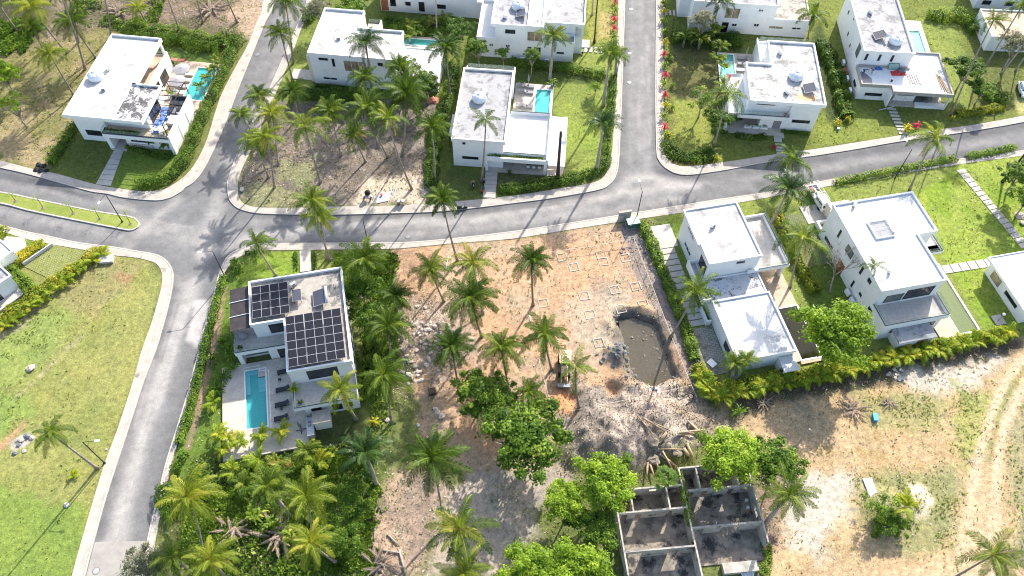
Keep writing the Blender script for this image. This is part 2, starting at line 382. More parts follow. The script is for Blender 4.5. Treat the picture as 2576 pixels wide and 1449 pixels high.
B4i = [(360,1600),(374,1480),(392,1362),(413,1249),(432,1166),(457,1083),(485,990),(496,950),(513,880),(533,800),(550,742),(562,700),(570,680),(580,665),(595,652),(620,640),(650,633),(677,631),(751,630),(831,629),(944,628),(1011,626),(1144,613),(1288,602),(1421,581),(1555,560),(1721,535),(1808,520),(1932,498),(2015,481),(2099,467),(2265,438),(2432,412),(2576,392),(2720,365),(2860,338)]
B5o = [(-260,515),(-120,540),(0,566),(67,583),(117,593),(200,611),(283,621),(333,630),(383,638),(410,648),(427,664),(436,684),(437,704),(430,750),(413,816),(393,883),(363,960),(333,1053),(300,1153),(267,1256),(243,1343),(215,1450),(180,1600)]
B5i = [(-260,530),(-120,556),(0,583),(60,600),(110,612),(200,628),(283,643),(333,648),(368,655),(393,664),(405,680),(409,700),(404,735),(383,810),(358,880),(334,965),(297,1079),(260,1179),(217,1323),(183,1445),(145,1600)]
MED = [(-150,470),(0,483),(100,503),(233,530),(327,545),(347,555),(353,565),(347,574),(328,581),(300,577),(167,551),(67,530),(0,513),(-150,490)]
def W2(l): return [tuple(v) for v in pp(l)]
roads = {k: (smooth_path(W2(a)), smooth_path(W2(b))) for k, a, b in (('1', B1o, B1i), ('2', B2o, B2i), ('3', B3o, B3i), ('4', B4o, B4i), ('5', B5o, B5i))}
ROADPOLY = [tuple(v) for v in roads['4'][0]] + [tuple(v) for v in roads['3'][0]] + [tuple(v) for v in reversed(roads['2'][0])][::-1] + [tuple(v) for v in roads['1'][0]] + [tuple(v) for v in roads['5'][0]]
# --- numpy raster helpers
def vnoise(X, Y, sc, seed, oct=4):
    r = np.random.default_rng(seed); out = np.zeros_like(X); amp = 1; tot = 0
    for o in range(oct):
        L = r.random((128, 128)); x = X/sc*2**o + 37.3*o; y = Y/sc*2**o + 11.7*o
        xi = np.floor(x).astype(int); yi = np.floor(y).astype(int); fx = x-xi; fy = y-yi
        fx = fx*fx*(3-2*fx); fy = fy*fy*(3-2*fy)
        a = L[xi % 128, yi % 128]; b = L[(xi+1) % 128, yi % 128]; c = L[xi % 128, (yi+1) % 128]; d = L[(xi+1) % 128, (yi+1) % 128]
        out += amp*((a*(1-fx)+b*fx)*(1-fy)+(c*(1-fx)+d*fx)*fy); tot += amp; amp *= .55
    return out/tot*2-1
def sdist(X, Y, poly):
    """signed distance, negative inside"""
    P = np.array([tuple(p)[:2] for p in poly]); d = np.full(X.shape, 1e9); ins = np.zeros(X.shape, bool)
    for i in range(len(P)):
        ax, ay = P[i-1]; bx, by = P[i]; ex, ey = bx-ax, by-ay; L = ex*ex+ey*ey+1e-12
        t = np.clip(((X-ax)*ex+(Y-ay)*ey)/L, 0, 1); d = np.minimum(d, (X-ax-t*ex)**2+(Y-ay-t*ey)**2)
        cr = ((ay > Y) != (by > Y)); ins ^= cr & (X < (bx-ax)*(Y-ay)/(by-ay+1e-15)+ax)
    return np.where(ins, -1, 1)*np.sqrt(d)
def ldist(X, Y, path):
    P = np.array([tuple(p)[:2] for p in path]); d = np.full(X.shape, 1e9)
    for i in range(1, len(P)):
        ax, ay = P[i-1]; bx, by = P[i]; ex, ey = bx-ax, by-ay; L = ex*ex+ey*ey+1e-12
        t = np.clip(((X-ax)*ex+(Y-ay)*ey)/L, 0, 1); d = np.minimum(d, (X-ax-t*ex)**2+(Y-ay-t*ey)**2)
    return np.sqrt(d)
def sstep(x): x = np.clip(x, 0, 1); return x*x*(3-2*x)
STEP = .33
gx = np.arange(-125, 128, STEP); gy = np.arange(16, 168, STEP)
X, Y = np.meshgrid(gx, gy, indexing='ij')
N1 = vnoise(X, Y, 5, 1, 5); N2 = vnoise(X, Y, 1.6, 2, 4); N3 = vnoise(X, Y, 14, 3, 4)
COL = np.zeros(X.shape+(3,)); COL[:] = (.13, .14, .045)
Z = .10 + .025*N1 + .012*N2
LIT = np.zeros(X.shape)     # leaf litter density
GRS = np.zeros(X.shape)     # tuft density
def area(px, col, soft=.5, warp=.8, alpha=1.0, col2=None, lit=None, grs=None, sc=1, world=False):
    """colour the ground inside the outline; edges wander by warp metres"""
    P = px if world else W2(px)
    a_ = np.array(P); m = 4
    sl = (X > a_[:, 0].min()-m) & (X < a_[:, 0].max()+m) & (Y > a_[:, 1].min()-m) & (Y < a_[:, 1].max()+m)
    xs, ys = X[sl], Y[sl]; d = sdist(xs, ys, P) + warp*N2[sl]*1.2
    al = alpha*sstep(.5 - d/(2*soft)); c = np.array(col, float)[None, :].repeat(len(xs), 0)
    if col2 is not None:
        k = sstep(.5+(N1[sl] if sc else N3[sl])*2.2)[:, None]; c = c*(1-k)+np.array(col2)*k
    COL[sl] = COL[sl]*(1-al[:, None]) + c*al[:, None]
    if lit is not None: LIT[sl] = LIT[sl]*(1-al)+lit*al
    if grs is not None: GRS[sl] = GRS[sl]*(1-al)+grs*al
def band(px, w, col, soft=.4, alpha=1., warp=.3, brk=0.0, world=False):
    P = smooth_path(px if world else W2(px), 4); a_ = np.array([tuple(p) for p in P]); m = w+3
    sl = (X > a_[:, 0].min()-m) & (X < a_[:, 0].max()+m) & (Y > a_[:, 1].min()-m) & (Y < a_[:, 1].max()+m)
    d = ldist(X[sl], Y[sl], P)-w/2 + warp*N2[sl]
    al = alpha*sstep(.5-d/(2*soft))
    if brk: al = al*sstep(.5+(N2[sl]-brk)*3)
    COL[sl] = COL[sl]*(1-al[:, None])+np.array(col)*al[:, None]
def hump(px, h, r, world=False, rough=.0, ax=1.0, yaw=0.0):
    """raise or dig the terrain"""
    c = Vector(px) if world else at(*px)
    dx, dy = X-c.x, Y-c.y; ca, sa = math.cos(yaw), math.sin(yaw)
    u = (dx*ca+dy*sa)/(r*ax); v = (-dx*sa+dy*ca)/r
    k = np.clip(1-np.sqrt(u*u+v*v), 0, 1); k = sstep(k*1.3)
    Z[:] = Z + k*(h*(1+.35*N1) + rough*N2)
SAND = (.42, .265, .165); SAND2 = (.37, .265, .185); MUDD = (.19, .16, .14); DRY = (.26, .21, .17); SOIL = (.2, .155, .12)
LAWN = (.175, .21, .05); LAWN2 = (.14, .20, .04); SCRUB = (.185, .17, .065); DKG = (.045, .06, .02)
# --- wild lot top left, forest litter at the top
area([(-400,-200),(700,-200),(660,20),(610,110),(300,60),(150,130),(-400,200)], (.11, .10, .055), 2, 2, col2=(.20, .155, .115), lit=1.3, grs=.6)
area([(-400,150),(130,110),(330,60),(200,330),(120,425),(0,405),(-400,350)], SCRUB, 2, 2, col2=(.25, .20, .11), lit=.35, grs=.7)
area([(0,330),(90,350),(115,420),(0,400)], (.32, .24, .14), 1, 1.5, .8, lit=.1, grs=.4)
area([(270,0),(420,10),(620,10),(640,60),(590,60),(480,50),(300,50)], (.20, .15, .115), 1.5, 2, lit=1.8)
area([(560,30),(690,-40),(665,60),(630,105),(590,60)], (.36, .26, .19), 1.5, 1.2, lit=.5)
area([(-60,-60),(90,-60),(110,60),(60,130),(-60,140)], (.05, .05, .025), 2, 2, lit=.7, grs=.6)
# garden of the villa top left
area([(125,430),(190,330),(290,360),(265,470),(240,466),(150,441)], (.10, .125, .03), .3, .1, grs=.2)
area([(278,470),(310,385),(330,370),(470,380),(445,440),(400,478),(335,478)], (.12, .17, .03), .3, .1, grs=.2)
area([(395,115),(545,140),(560,180),(400,150)], (.09, .14, .03), .3, .1)
# middle block
area([(1556,-160),(1555,0),(1545,300),(1525,435),(1288,494),(1070,514),(842,521),(635,520),(600,490),(640,362),(704,213),(776,33),(800,-160)], (.12, .15, .035), .5, .2, grs=.3)
area([(700,215),(745,120),(775,150),(790,215),(760,235),(715,235)], LAWN, .3, .1, grs=.3)
area([(736,139),(752,92),(780,75),(800,140)], LAWN, .3, .1)
area([(600,490),(612,425),(640,365),(690,262),(880,250),(1100,260),(1085,470),(1065,514),(842,521),(635,520)], (.15, .125, .105), .8, 1.0, col2=(.24, .195, .165), lit=1.6, grs=.35)
area([(610,480),(650,450),(760,500),(830,515),(640,518)], (.25, .25, .12), .8, 2, .7, grs=1.0)
area([(690,410),(800,400),(780,470),(700,460)], (.22, .24, .1), .8, 2.5, .6, grs=1.0)
area([(700,262),(880,256),(900,300),(720,300)], (.10, .09, .07), 1, 1.0, .8, lit=.6)
area([(890,490),(930,450),(1060,440),(1080,480),(1062,514),(900,518)], (.52, .42, .33), .8, 1.3, .9, lit=.3)
area([(925,495),(1000,470),(1010,495),(945,512)], (.42, .4, .38), .5, .6, .9)
area([(1085,483),(1140,420),(1216,440),(1222,500),(1120,510),(1070,514)], (.10, .125, .035), .3, .2)
area([(1225,480),(1240,430),(1380,445),(1300,470)], (.12, .12, .045), .4, .3)
area([(1395,205),(1548,200),(1540,400),(1500,440),(1410,450),(1428,300),(1395,290)], LAWN, .3, .1, col2=(.2, .25, .05))
area([(1290,180),(1545,195),(1543,215),(1290,205)], (.08, .11, .03), .5, .3)
area([(1450,120),(1545,130),(1548,185),(1440,175)], LAWN, .4, .3)
area([(1478,0),(1552,0),(1545,110),(1475,105)], (.2, .21, .05), .4, .3)
area([(1510,30),(1540,30),(1538,95),(1500,100)], (.34, .26, .12), .8, 1.0, .8)
# block top right
area([(1669,-160),(1669,0),(1671,380),(1700,416),(1850,405),(2232,347),(2576,292),(2860,240),(2860,-160)], (.13, .155, .035), .5, .2, grs=.3)
area([(1690,110),(1800,120),(1830,250),(1800,330),(1690,380),(1680,200)], (.125, .12, .045), .8, .6)
area([(1690,250),(1790,260),(1785,380),(1700,385)], (.2, .22, .05), .8, .8)
area([(2300,50),(2400,40),(2420,130),(2395,290),(2350,130)], LAWN, .8, .6)
area([(2398,180),(2460,200),(2460,290),(2395,300)], LAWN, .5, .3)
area([(2080,240),(2140,250),(2220,320),(2230,345),(2050,372)], (.16, .19, .04), .4, .3)
area([(2060,50),(2110,180),(2125,310),(2080,310),(2040,100)], DKG, .8, .5)
area([(1672,360),(1720,380),(1810,395),(1760,420),(1700,412)], (.09, .05, .03), .5, .5)
area([(1680,85),(1860,100),(1860,135),(1690,125)], DKG, .8, .6, .8)
area([(2440,100),(2576,120),(2576,280),(2440,290)], (.11, .12, .04), 1, .8, .8)
area([(2560,240),(2700,230),(2700,270),(2560,290)], (.36, .34, .14), .6, .5)
# south-east block
area([(1000,626),(1555,560),(2576,392),(2860,338),(2860,1600),(360,1600),(413,1249),(496,950),(580,665),(677,631)], (.12, .14, .045), .5, .2, grs=.3, lit=.15)
area([(1660,560),(1720,536),(2015,481),(2432,412),(2860,338),(2860,830),(2540,850),(2250,890),(2000,950),(1850,980),(1750,920),(1700,780)], LAWN, .4, .2)
area([(1676,545),(1712,540),(1722,580),(1790,760),(1760,830)], (.14, .19, .035), .4, .2)
area([(2280,510),(2420,410),(2600,390),(2600,830),(2480,830),(2380,660)], (.17, .245, .03), .5, .3, col2=(.22, .27, .05))
area([(2040,480),(2090,490),(2160,700),(2110,800),(2040,830),(2010,700)], (.11, .16, .03), .5, .3)
area([(1960,540),(1990,540),(2040,720),(2010,720)], (.09, .12, .03), .5, .3)
area([(575,690),(600,650),(755,632),(830,632),(880,660),(640,700),(580,900),(560,1140),(700,1160),(880,1080),(900,1100),(760,1250),(480,1240),(430,1180),(500,950)], (.10, .155, .025), .5, .3, grs=.2)
area([(590,700),(650,640),(752,632),(752,700)], (.17, .24, .035), .3, .1)
area([(793,632),(850,632),(850,690),(793,690)], (.17, .2, .05), .3, .1)
area([(560,720),(572,720),(545,880),(500,1060),(480,1130),(468,1130),(520,900)], (.26, .18, .13), .3, .2)
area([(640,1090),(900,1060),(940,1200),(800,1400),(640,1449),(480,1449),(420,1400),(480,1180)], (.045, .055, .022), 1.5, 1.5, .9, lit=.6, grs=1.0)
# building plot
area([(985,632),(1144,614),(1290,603),(1421,582),(1560,562),(1600,570),(1700,800),(1770,1000),(1800,1060),(1700,1120),(1440,1080),(1350,1200),(1180,1210),(1060,1100),(1040,900),(1000,800)], SAND, .6, .6, col2=SAND2, lit=.12)
area([(985,632),(1085,625),(1100,760),(1010,770)], (.38, .235, .15), .7, .6)
area([(1130,560+60),(1230,640),(1160,900),(1090,900)], (.40, .29, .20), 1, 1)
area([(1420,760),(1560,700),(1600,800),(1540,900),(1450,850)], (.36, .3, .24), 1.5, 1.5, .7)
area([(1560,562),(1602,570),(1660,660),(1745,900),(1780,1020),(1745,1010),(1690,860),(1640,780),(1585,660)], (.22, .185, .17), .7, .6, lit=.4)
area([(1545,785),(1600,770),(1660,800),(1715,950),(1600,975),(1540,900)], (.15, .13, .115), .7, .6)
area([(1430,960),(1540,985),(1700,960),(1790,1050),(1740,1120),(1600,1190),(1440,1170),(1400,1060)], (.20, .17, .15), 1, 1, col2=(.31, .26, .225), lit=.35)
area([(1545,960),(1700,960),(1760,1040),(1600,1050)], (.40, .32, .27), .8, 1, .8)
area([(1410,950),(1450,1000),(1440,1050),(1380,1030)], (.5, .24, .12), .8, .6)
area([(1030,740),(1170,780),(1200,900),(1100,960),(1000,880)], (.36, .28, .23), 1.2, 1.2, .8, lit=.3)
area([(930,1290),(1000,1180),(1090,1160),(1130,1240),(1070,1449),(940,1449)], (.25, .19, .15), 1.2, 1.2, col2=(.4, .29, .21), lit=1.0)
area([(1130,1240),(1200,1190),(1290,1180),(1420,1150),(1440,1200),(1340,1290),(1350,1350),(1250,1449),(1080,1449)], (.38, .31, .25), 1.2, 1.0, col2=(.30, .26, .22))
area([(1640,1010),(1830,1040),(1900,1080),(1900,1180),(1800,1100)], (.28, .22, .17), 1, .8)
# south-east dirt lot
area([(1800,1010),(2100,950),(2400,880),(2600,850),(2860,820),(2860,1600),(1900,1600),(1920,1300),(1930,1160)], (.42, .30, .175), 1.0, 1.0, col2=(.38, .265, .15), lit=.12, grs=.1)
area([(1830,1000),(2000,965),(2250,910),(2560,850),(2576,880),(2440,920),(2380,960),(2130,985),(1950,1030),(1840,1060)], (.10, .08, .062), .8, .8, lit=.7, grs=.5)
area([(2240,940),(2520,900),(2480,950),(2440,990),(2300,990)], (.45, .4, .34), 1.2, 1.2, .9, lit=.3)
area([(2150,985),(2330,990),(2420,1060),(2330,1090),(2180,1075)], (.26, .24, .11), 1.2, 1.6, .85, grs=1.2)
area([(2400,970),(2500,1000),(2470,1130),(2430,1180),(2390,1120)], (.26, .27, .09), 1.2, 1.6, .85, grs=1.4)
area([(2150,1200),(2240,1185),(2400,1170),(2420,1250),(2390,1380),(2300,1400),(2180,1330),(2150,1260)], (.22, .22, .10), 1.5, 1.6, .9, grs=1.6, lit=.2)
area([(2285,1215),(2335,1225),(2345,1290),(2310,1300),(2290,1260)], (.56, .46, .33), .6, .6)
area([(2530,1000),(2620,990),(2620,1449),(2545,1400),(2530,1200)], (.25, .23, .13), 1.2, 1.6, .9, grs=.9, lit=.3)
area([(1960,1200),(2150,1190),(2130,1280),(2060,1400),(1970,1360)], (.48, .43, .38), 1.5, 1.5, .8)
area([(1910,1180),(1970,1200),(1960,1380),(1900,1449),(1900,1300)], (.22, .16, .12), 1, 1, lit=1.0, grs=.5)
area([(1950,1000),(2050,1020),(2110,1080),(2080,1130),(1980,1110),(1920,1070)], (.30, .23, .15), 1, 1, .8)
for q in ([(2050,1130),(2085,1120),(2100,1140),(2080,1150),(2055,1148)], [(2150,1125),(2230,1140),(2225,1165),(2160,1145)], [(2290,1150),(2330,1165),(2325,1185),(2300,1180)], [(2200,1080),(2215,1085),(2212,1110),(2198,1105)]):
    area(q, (.34, .24, .12), .3, .4)
band([(2576,900),(2520,980),(2490,1060),(2460,1160),(2440,1290),(2420,1449)], 1.1, (.50, .38, .26), .4, .95)
band([(2590,910),(2542,985),(2508,1068),(2486,1160)], .7, (.20, .21, .08), .4, .8, .5)
band([(2600,930),(2560,1000),(2525,1080),(2510,1160),(2500,1290),(2490,1449)], 1.1, (.50, .38, .26), .4, .95)
area([(2420,1250),(2510,1240),(2550,1449),(2200,1600),(1950,1600),(2050,1440),(2250,1430),(2400,1400)], (.43, .325, .21), 1.2, 1.0, .8)
for k in range(7): band([(2230+k*25, 1420-k*3),(2100+k*20,1435+k*3),(1980+k*20,1449+k*8)], .22, (.40, .27, .16), .2, .7, .2)
band([(2150,1115),(2280,1145),(2400,1160),(2450,1150)], .25, (.36, .25, .15), .2, .8)
band([(2180,1160),(2280,1185),(2380,1190)], .25, (.36, .25, .15), .2, .8)
# south-west lawn plot
area([(-400,500),(0,583),(283,643),(368,655),(409,700),(404,735),(334,965),(260,1179),(183,1445),(100,1700),(-500,1700)], (.235, .235, .078), .5, .2, col2=(.205, .215, .065), grs=.12)
area([(130,700),(250,650),(370,656),(330,700),(240,800),(180,790)], (.23, .205, .09), 1.0, 1.0, .9, grs=.3)
area([(300,690),(350,690),(320,720)], (.28, .17, .09), .6, 1.0, .7)
area([(-50,830),(80,780),(180,790),(160,850),(60,960),(-50,1000)], (.20, .25, .07), 1.2, 1.5, .8, grs=.8)
area([(-50,1210),(40,1240),(120,1270),(230,1280),(180,1449),(60,1600),(-50,1600)], (.155, .22, .045), 1.0, 1.0, .9)
area([(-50,960),(60,990),(80,1040),(0,1100),(-50,1100)], (.17, .24, .06), 1, 1.5, .8, grs=.8)
band([(350,665),(290,730),(230,800),(190,850),(150,900),(110,935),(80,965)], .4, (.32, .28, .15), .3, .5, .4, .05)
band([(210,845),(160,890),(110,940),(80,965),(0,1040)], .7, (.36, .31, .2), .4, .6, .5, .05)
band([(110,745),(60,800),(0,840)], 2.2, (.34, .26, .19), .8, .8, .6)
band([(60,1070),(20,1110),(-20,1140)], 1.0, (.36, .22, .13), .5, .9, .5)
area([(30,1110),(60,1095),(90,1100),(60,1125),(30,1130)], (.42, .36, .33), .4, .4)
# courtyard lawns left
area([(0,570),(60,600),(127,621),(20,700),(0,690)], (.12, .17, .03), .4, .3)
# --- relief of the building plot
PIT = [tuple(v) for v in pp([(1566,830),(1548,806),(1560,790),(1600,788),(1642,803),(1655,822),(1690,900),(1703,948),(1640,968),(1600,955),(1580,900)])]
pd = sdist(X, Y, PIT); Z[:] = np.where(pd < 3, np.minimum(Z, -1.3 + 1.42*sstep((pd+.35+.35*N2)/.6)), Z)
rim = np.exp(-((pd-1.3)/.7)**2)*(.25+.25*N2); Z[:] += np.where(pd > .6, rim, 0)*(Y < at(1600,770).y)
for p, h, r, q in (((1500,1085),1.6,5,.5),((1580,1120),1.5,4.5,.5),((1650,1040),1.1,4,.5),((1450,1130),.9,3.5,.4),((1690,1120),.9,4,.6),((1545,895),.8,2.4,.4),((1480,1000),.5,3,.4),((1110,840),.5,5,.3),((1560,1165),1.0,3.5,.5)):
    hump(p, h, r, rough=q)
HP = sdist(X, Y, W2([(1430,1010),(1480,975),(1600,1000),(1760,1010),(1790,1080),(1720,1160),(1600,1190),(1440,1160),(1410,1080)])); N4 = vnoise(X, Y, 1.1, 9, 3); Z += np.where(HP < 2, sstep((2-HP)/2.5)*(.42*N4+.1), 0)
hump((1540,978), -1.1, 1.7); hump((1437,1000), -.7, 1.4)
hump((2232,1290), .5, 4, rough=.1); hump((2310,1260), .35, 2)
for k in range(10): band([(1010+k*9, 636),(1016+k*9, 700),(1024+k*9, 780)], .22, (.27, .17, .11), .2, .6, .25)
for k in range(7): band([(1478+k*3, 698+k*7),(1500, 694+k*7),(1520+k*2, 702+k*7)], .2, (.2, .165, .14), .18, .8, .2)
for k in range(16):
    a_ = (1300+random.random()*240, 620+random.random()*180); band([a_, (a_[0]+random.uniform(-60, 60), a_[1]+random.uniform(-20, 30))], .25, (.30, .21, .14), .2, .45, .4, .1)
for k in range(9): band([(1230+k*14, 1250+k*6),(1260+k*13, 1300+k*5),(1290+k*10, 1380)], .3, (.25, .2, .16), .25, .5, .4, .1)
DIRT = np.zeros(X.shape, bool)
P_ = W2([(985,640),(1560,568),(1600,575),(1790,1050),(1700,1180),(1440,1170),(1060,1449),(940,1449),(1000,1180),(1010,900)])
dr = sdist(X, Y, P_); Z += np.where(dr < 0, .05*N2+.06*N1, 0)
# sink the terrain under carriageway and pavements
rd = sdist(X, Y, ROADPOLY)
Z = np.where(rd < .75, -.25, Z)
gi, gj = X.shape
V = np.stack([X, Y, Z], -1).reshape(-1, 3)
I = np.arange(gi*gj).reshape(gi, gj)
Q = np.stack([I[:-1, :-1], I[1:, :-1], I[1:, 1:], I[:-1, 1:]], -1).reshape(-1, 4)
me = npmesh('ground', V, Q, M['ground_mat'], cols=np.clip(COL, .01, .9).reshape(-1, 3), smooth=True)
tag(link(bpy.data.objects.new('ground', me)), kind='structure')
# far country out to the horizon, with a hole where the detailed ground lies
far = MB(); a_, b_, c_, d_ = gx[0]+.5, gx[-1]-.5, gy[0]+.5, gy[-1]-.5
for q in ((-3000, 3000, d_, 5000), (-3000, 3000, -3000, c_), (-3000, a_, c_, d_), (b_, 3000, c_, d_)):
    far.quad((q[0], q[2], .02), (q[1], q[2], .02), (q[1], q[3], .02), (q[0], q[3], .02))
n = NT('far_ground_mat', .95, .1); n.col(n.ramp(n.noise(.05, 8, .7), (.35, (.04, .065, .018)), (.6, (.13, .16, .05)), (.75, (.3, .24, .15)))); n.bump(n.noise(.4, 6), 1, .6)
tag(far.build('far_ground', M['far_ground_mat']), kind='structure')
def gz(x, y):
    i = int(np.clip((x-gx[0])/STEP, 0, gi-1)); j = int(np.clip((y-gy[0])/STEP, 0, gj-1)); return float(Z[i, j])
# --- carriageway (same raster, its own colour map)
keep = rd < .55
COL_g = COL; COL = np.zeros(X.shape+(3,)); COL[:] = (.160, .157, .155)
COL *= (1+.14*N3+.08*N1)[..., None]
DUST = (.36, .335, .31); DARK = (.075, .075, .08)
for pts, w, a in (([(505,640),(530,560),(560,480),(590,400),(640,290),(700,150),(740,0)], 2.2, .45), ([(480,720),(440,830),(400,960),(350,1100),(300,1300),(290,1400)], 2.6, .75),
    ([(450,700),(430,800),(380,960),(320,1150),(285,1300)], .7, .3), ([(520,640),(700,585),(1000,560),(1150,556),(1300,535),(1600,480),(1750,465)], 1.6, .75), ([(700,600),(1000,590),(1200,575),(1500,525)], .9, .45),
    ([(640,556),(900,560),(1100,548)], .9, .4), ([(300,640),(380,560),(450,500)], .8, .7), ([(320,560),(420,590),(520,600)], 3.5, .35), ([(1613,-50),(1610,200),(1607,400)], .5, .35), ([(1590,0),(1588,200),(1580,400)], .9, .25), ([(1640,0),(1630,250),(1625,420)], 1.3, .3),
    ([(1575,460),(1640,445),(1720,460),(1900,440)], 1.0, .6), ([(1560,470),(1600,440),(1700,470)], 1.6, .4), ([(1300,560),(1500,540),(1700,500)], 1.2, .4), ([(1950,450),(2200,405),(2500,355)], .7, .2), ([(0,455),(200,495),(320,530)], 1.0, .3), ([(0,530),(160,565),(300,600)], 1.0, .35)):
    band(pts, w, DUST, 1.2, a, .5)
area([(490,760),(530,750),(520,800),(495,870),(470,850)], (.42, .39, .37), .5, .6, .9)
for pts, w, a in (([(0,440),(120,468),(240,500)], 1.4, .7), ([(250,545),(330,590),(420,610)], 2.0, .3), ([(640,543),(900,545),(1300,518),(1500,485)], .8, .5), ([(440,730),(400,870),(350,1040),(260,1340)], 1.4, .35), ([(1660,430),(1800,450),(2050,405),(2300,365),(2576,318)], 1.8, .55), ([(1900,465),(2200,425),(2560,365)], 1.5, .45), ([(745,0),(700,130),(650,240)], 1.6, .3)):
    band(pts, w, DARK, .8, a, .4)
rg_ = random.Random(4)
for k in range(46):
    P0, P1, P2 = rg_.choice((((470,700),(380,980),(280,1340)), ((540,600),(1000,575),(1560,500)), ((500,620),(560,470),(720,60)), ((1610,20),(1608,220),(1606,420)), ((1640,470),(1950,440),(2500,350)), ((60,450),(200,485),(360,540)), ((380,560),(520,600),(640,590))))
    t0 = rg_.random()*.7; t1 = t0+rg_.uniform(.1, .35); o_ = (rg_.uniform(-38, 38), rg_.uniform(-16, 16)); fn = lambda t: tuple((1-t)**2*a+2*t*(1-t)*b+t*t*c+o for a, b, c, o in zip(P0, P1, P2, o_))
    band([fn(t0), fn((t0+t1)/2), fn(min(1, t1))], rg_.choice((.22, .3, .7)), DUST if rg_.random() < .6 else DARK, .3, rg_.uniform(.2, .5), .15)
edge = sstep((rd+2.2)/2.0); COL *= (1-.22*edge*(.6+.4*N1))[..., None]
Zr = .015*N3 + .03
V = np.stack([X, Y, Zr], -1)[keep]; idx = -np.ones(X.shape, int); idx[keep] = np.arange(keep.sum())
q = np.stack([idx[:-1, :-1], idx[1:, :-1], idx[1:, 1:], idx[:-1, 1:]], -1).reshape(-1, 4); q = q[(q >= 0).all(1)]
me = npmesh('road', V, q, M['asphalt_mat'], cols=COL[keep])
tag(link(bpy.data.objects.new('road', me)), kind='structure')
COL = COL_g
# --- pavements and kerbs
for k, (o, i) in roads.items():
    i2 = [Vector(p) for p in i]
    sgn = 1 if (Vector(i[len(i)//2])-Vector(o[len(o)//2])).dot(Vector((-(o[len(o)//2+1]-o[len(o)//2]).y, (o[len(o)//2+1]-o[len(o)//2]).x))) > 0 else -1
    k1 = offpath(o, .2*sgn); k2 = offpath(o, .24*sgn)
    tag(MB().prism([tuple(p) for p in o]+[tuple(p) for p in reversed(k1)], -.3, .17).build('kerb', M['kerb_mat']), kind='structure')
    tag(MB().prism([tuple(p) for p in k2]+[tuple(p) for p in reversed(i2)], -.3, .155).build('sidewalk', M['sidewalk_mat']), kind='structure')
md = smooth_path(W2(MED+[MED[0]]), 3)[:-1]; md = [tuple(p) for p in md][::-1]
if sum((md[i-1][0]*md[i][1]-md[i][0]*md[i-1][1]) for i in range(len(md))) < 0: md = md[::-1]
tag(MB().ring(md, inset(md, .22), -.2, .2).build('median_kerb', M['kerb_mat']), kind='structure')
def lawnmat(name, a, b):
    n = NT(name, .95, .1)
    c = n.mix(1, n.ramp(n.noise(.4, 6, .65), (.3, a), (.7, b)), n.ramp(n.noise(8, 5, .7), (.3, .7), (.7, 1.3)), 'MULTIPLY'); n.col(c); n.bump(n.noise(9, 5), .6, .06)
lawnmat('median_grass', (.16, .21, .04), (.28, .30, .08))
tag(MB().prism(inset(md, .23), -.2, .16).build('median_lawn', M['median_grass']), kind='structure')
# concrete apron at the end of the street, bottom left
tag(MB().prism([tuple(v) for v in pp([(239,1364),(372,1361),(337,1600),(180,1600)])], -.1, .075).build('concrete_apron', M['apron_mat']), kind='structure')
# ================================================================ BUILDINGS
def rect(x0, x1, y0, y1): return [(x0, y0), (x1, y0), (x1, y1), (x0, y1)]
def house(name, label, ox, oy, yaw, cat='villa', group=None):
    return thing(name, label, cat, (ox, oy, 0), -R(yaw), group)
def walls(h, *vols, mat='white_wall', name='wall'):
    m = MB()
    for p, z0, z1 in vols: m.prism(p, z0, z1)
    return m.build(name, M[mat], h)
def roof(h, poly, zt, mat='roof_grey', par=.22, ph=.38, th=.3, label=None, edge='white_wall'):
    r = MB().prism(inset(poly, par*.6), zt-ph-th+.01, zt-ph).build('roof', M[mat], h)
    if label: r['label'] = label
    MB().ring(poly, inset(poly, par), zt-ph-th, zt).build('parapet', M[edge], r)
    return r
def win(h, side, a0, a1, z0, z1, c, n=1, mat='window_glass', fr='dark_frame', sill=True, name='window', t=.05):
    """window in a wall plane: side S/N faces -v/+v at v=c, W/E faces -u/+u at u=c"""
    def bx(m, p, q, r, s, d0, d1):
        if side == 'S': m.box(p, q, c-d1, c-d0, r, s)
        elif side == 'N': m.box(p, q, c+d0, c+d1, r, s)
        elif side == 'W': m.box(c-d1, c-d0, p, q, r, s)
        else: m.box(c+d0, c+d1, p, q, r, s)
    m = MB(); e = .07
    bx(m, a0-e, a1+e, z1, z1+e, -.02, t); bx(m, a0-e, a0, z0, z1, -.02, t); bx(m, a1, a1+e, z0, z1, -.02, t); bx(m, a0-e, a1+e, z0-e, z0, -.02, t)
    for k in range(1, n):
        x = a0+(a1-a0)*k/n; bx(m, x-.03, x+.03, z0, z1, .015, t-.008)
    f = m.build(name, M[fr], h)
    p = MB(); bx(p, a0-.01, a1+.01, z0-.01, z1+.01, -.02, .012); p.build('pane', M[mat], f)
    if sill:
        q = MB(); bx(q, a0-.14, a1+.14, z0-e-.06, z0-e-.005, -.02, .11); q.build('sill', M['white_wall'], f)
    return f
def door(h, side, a0, a1, z0, z1, c, mat='wood_door'):
    m = MB(); k = MB()
    def bx(m, p, q, r, s, d0, d1):
        if side == 'S': m.box(p, q, c-d1, c-d0, r, s)
        elif side == 'W': m.box(c-d1, c-d0, p, q, r, s)
    bx(m, a0, a1, z0, z1, -.02, .05); o = m.build('door', M[mat], h)
    bx(k, a1-.18, a1-.12, z0+.9, z0+1.2, .05, .12); k.build('handle', M['grey_metal'], o); return o
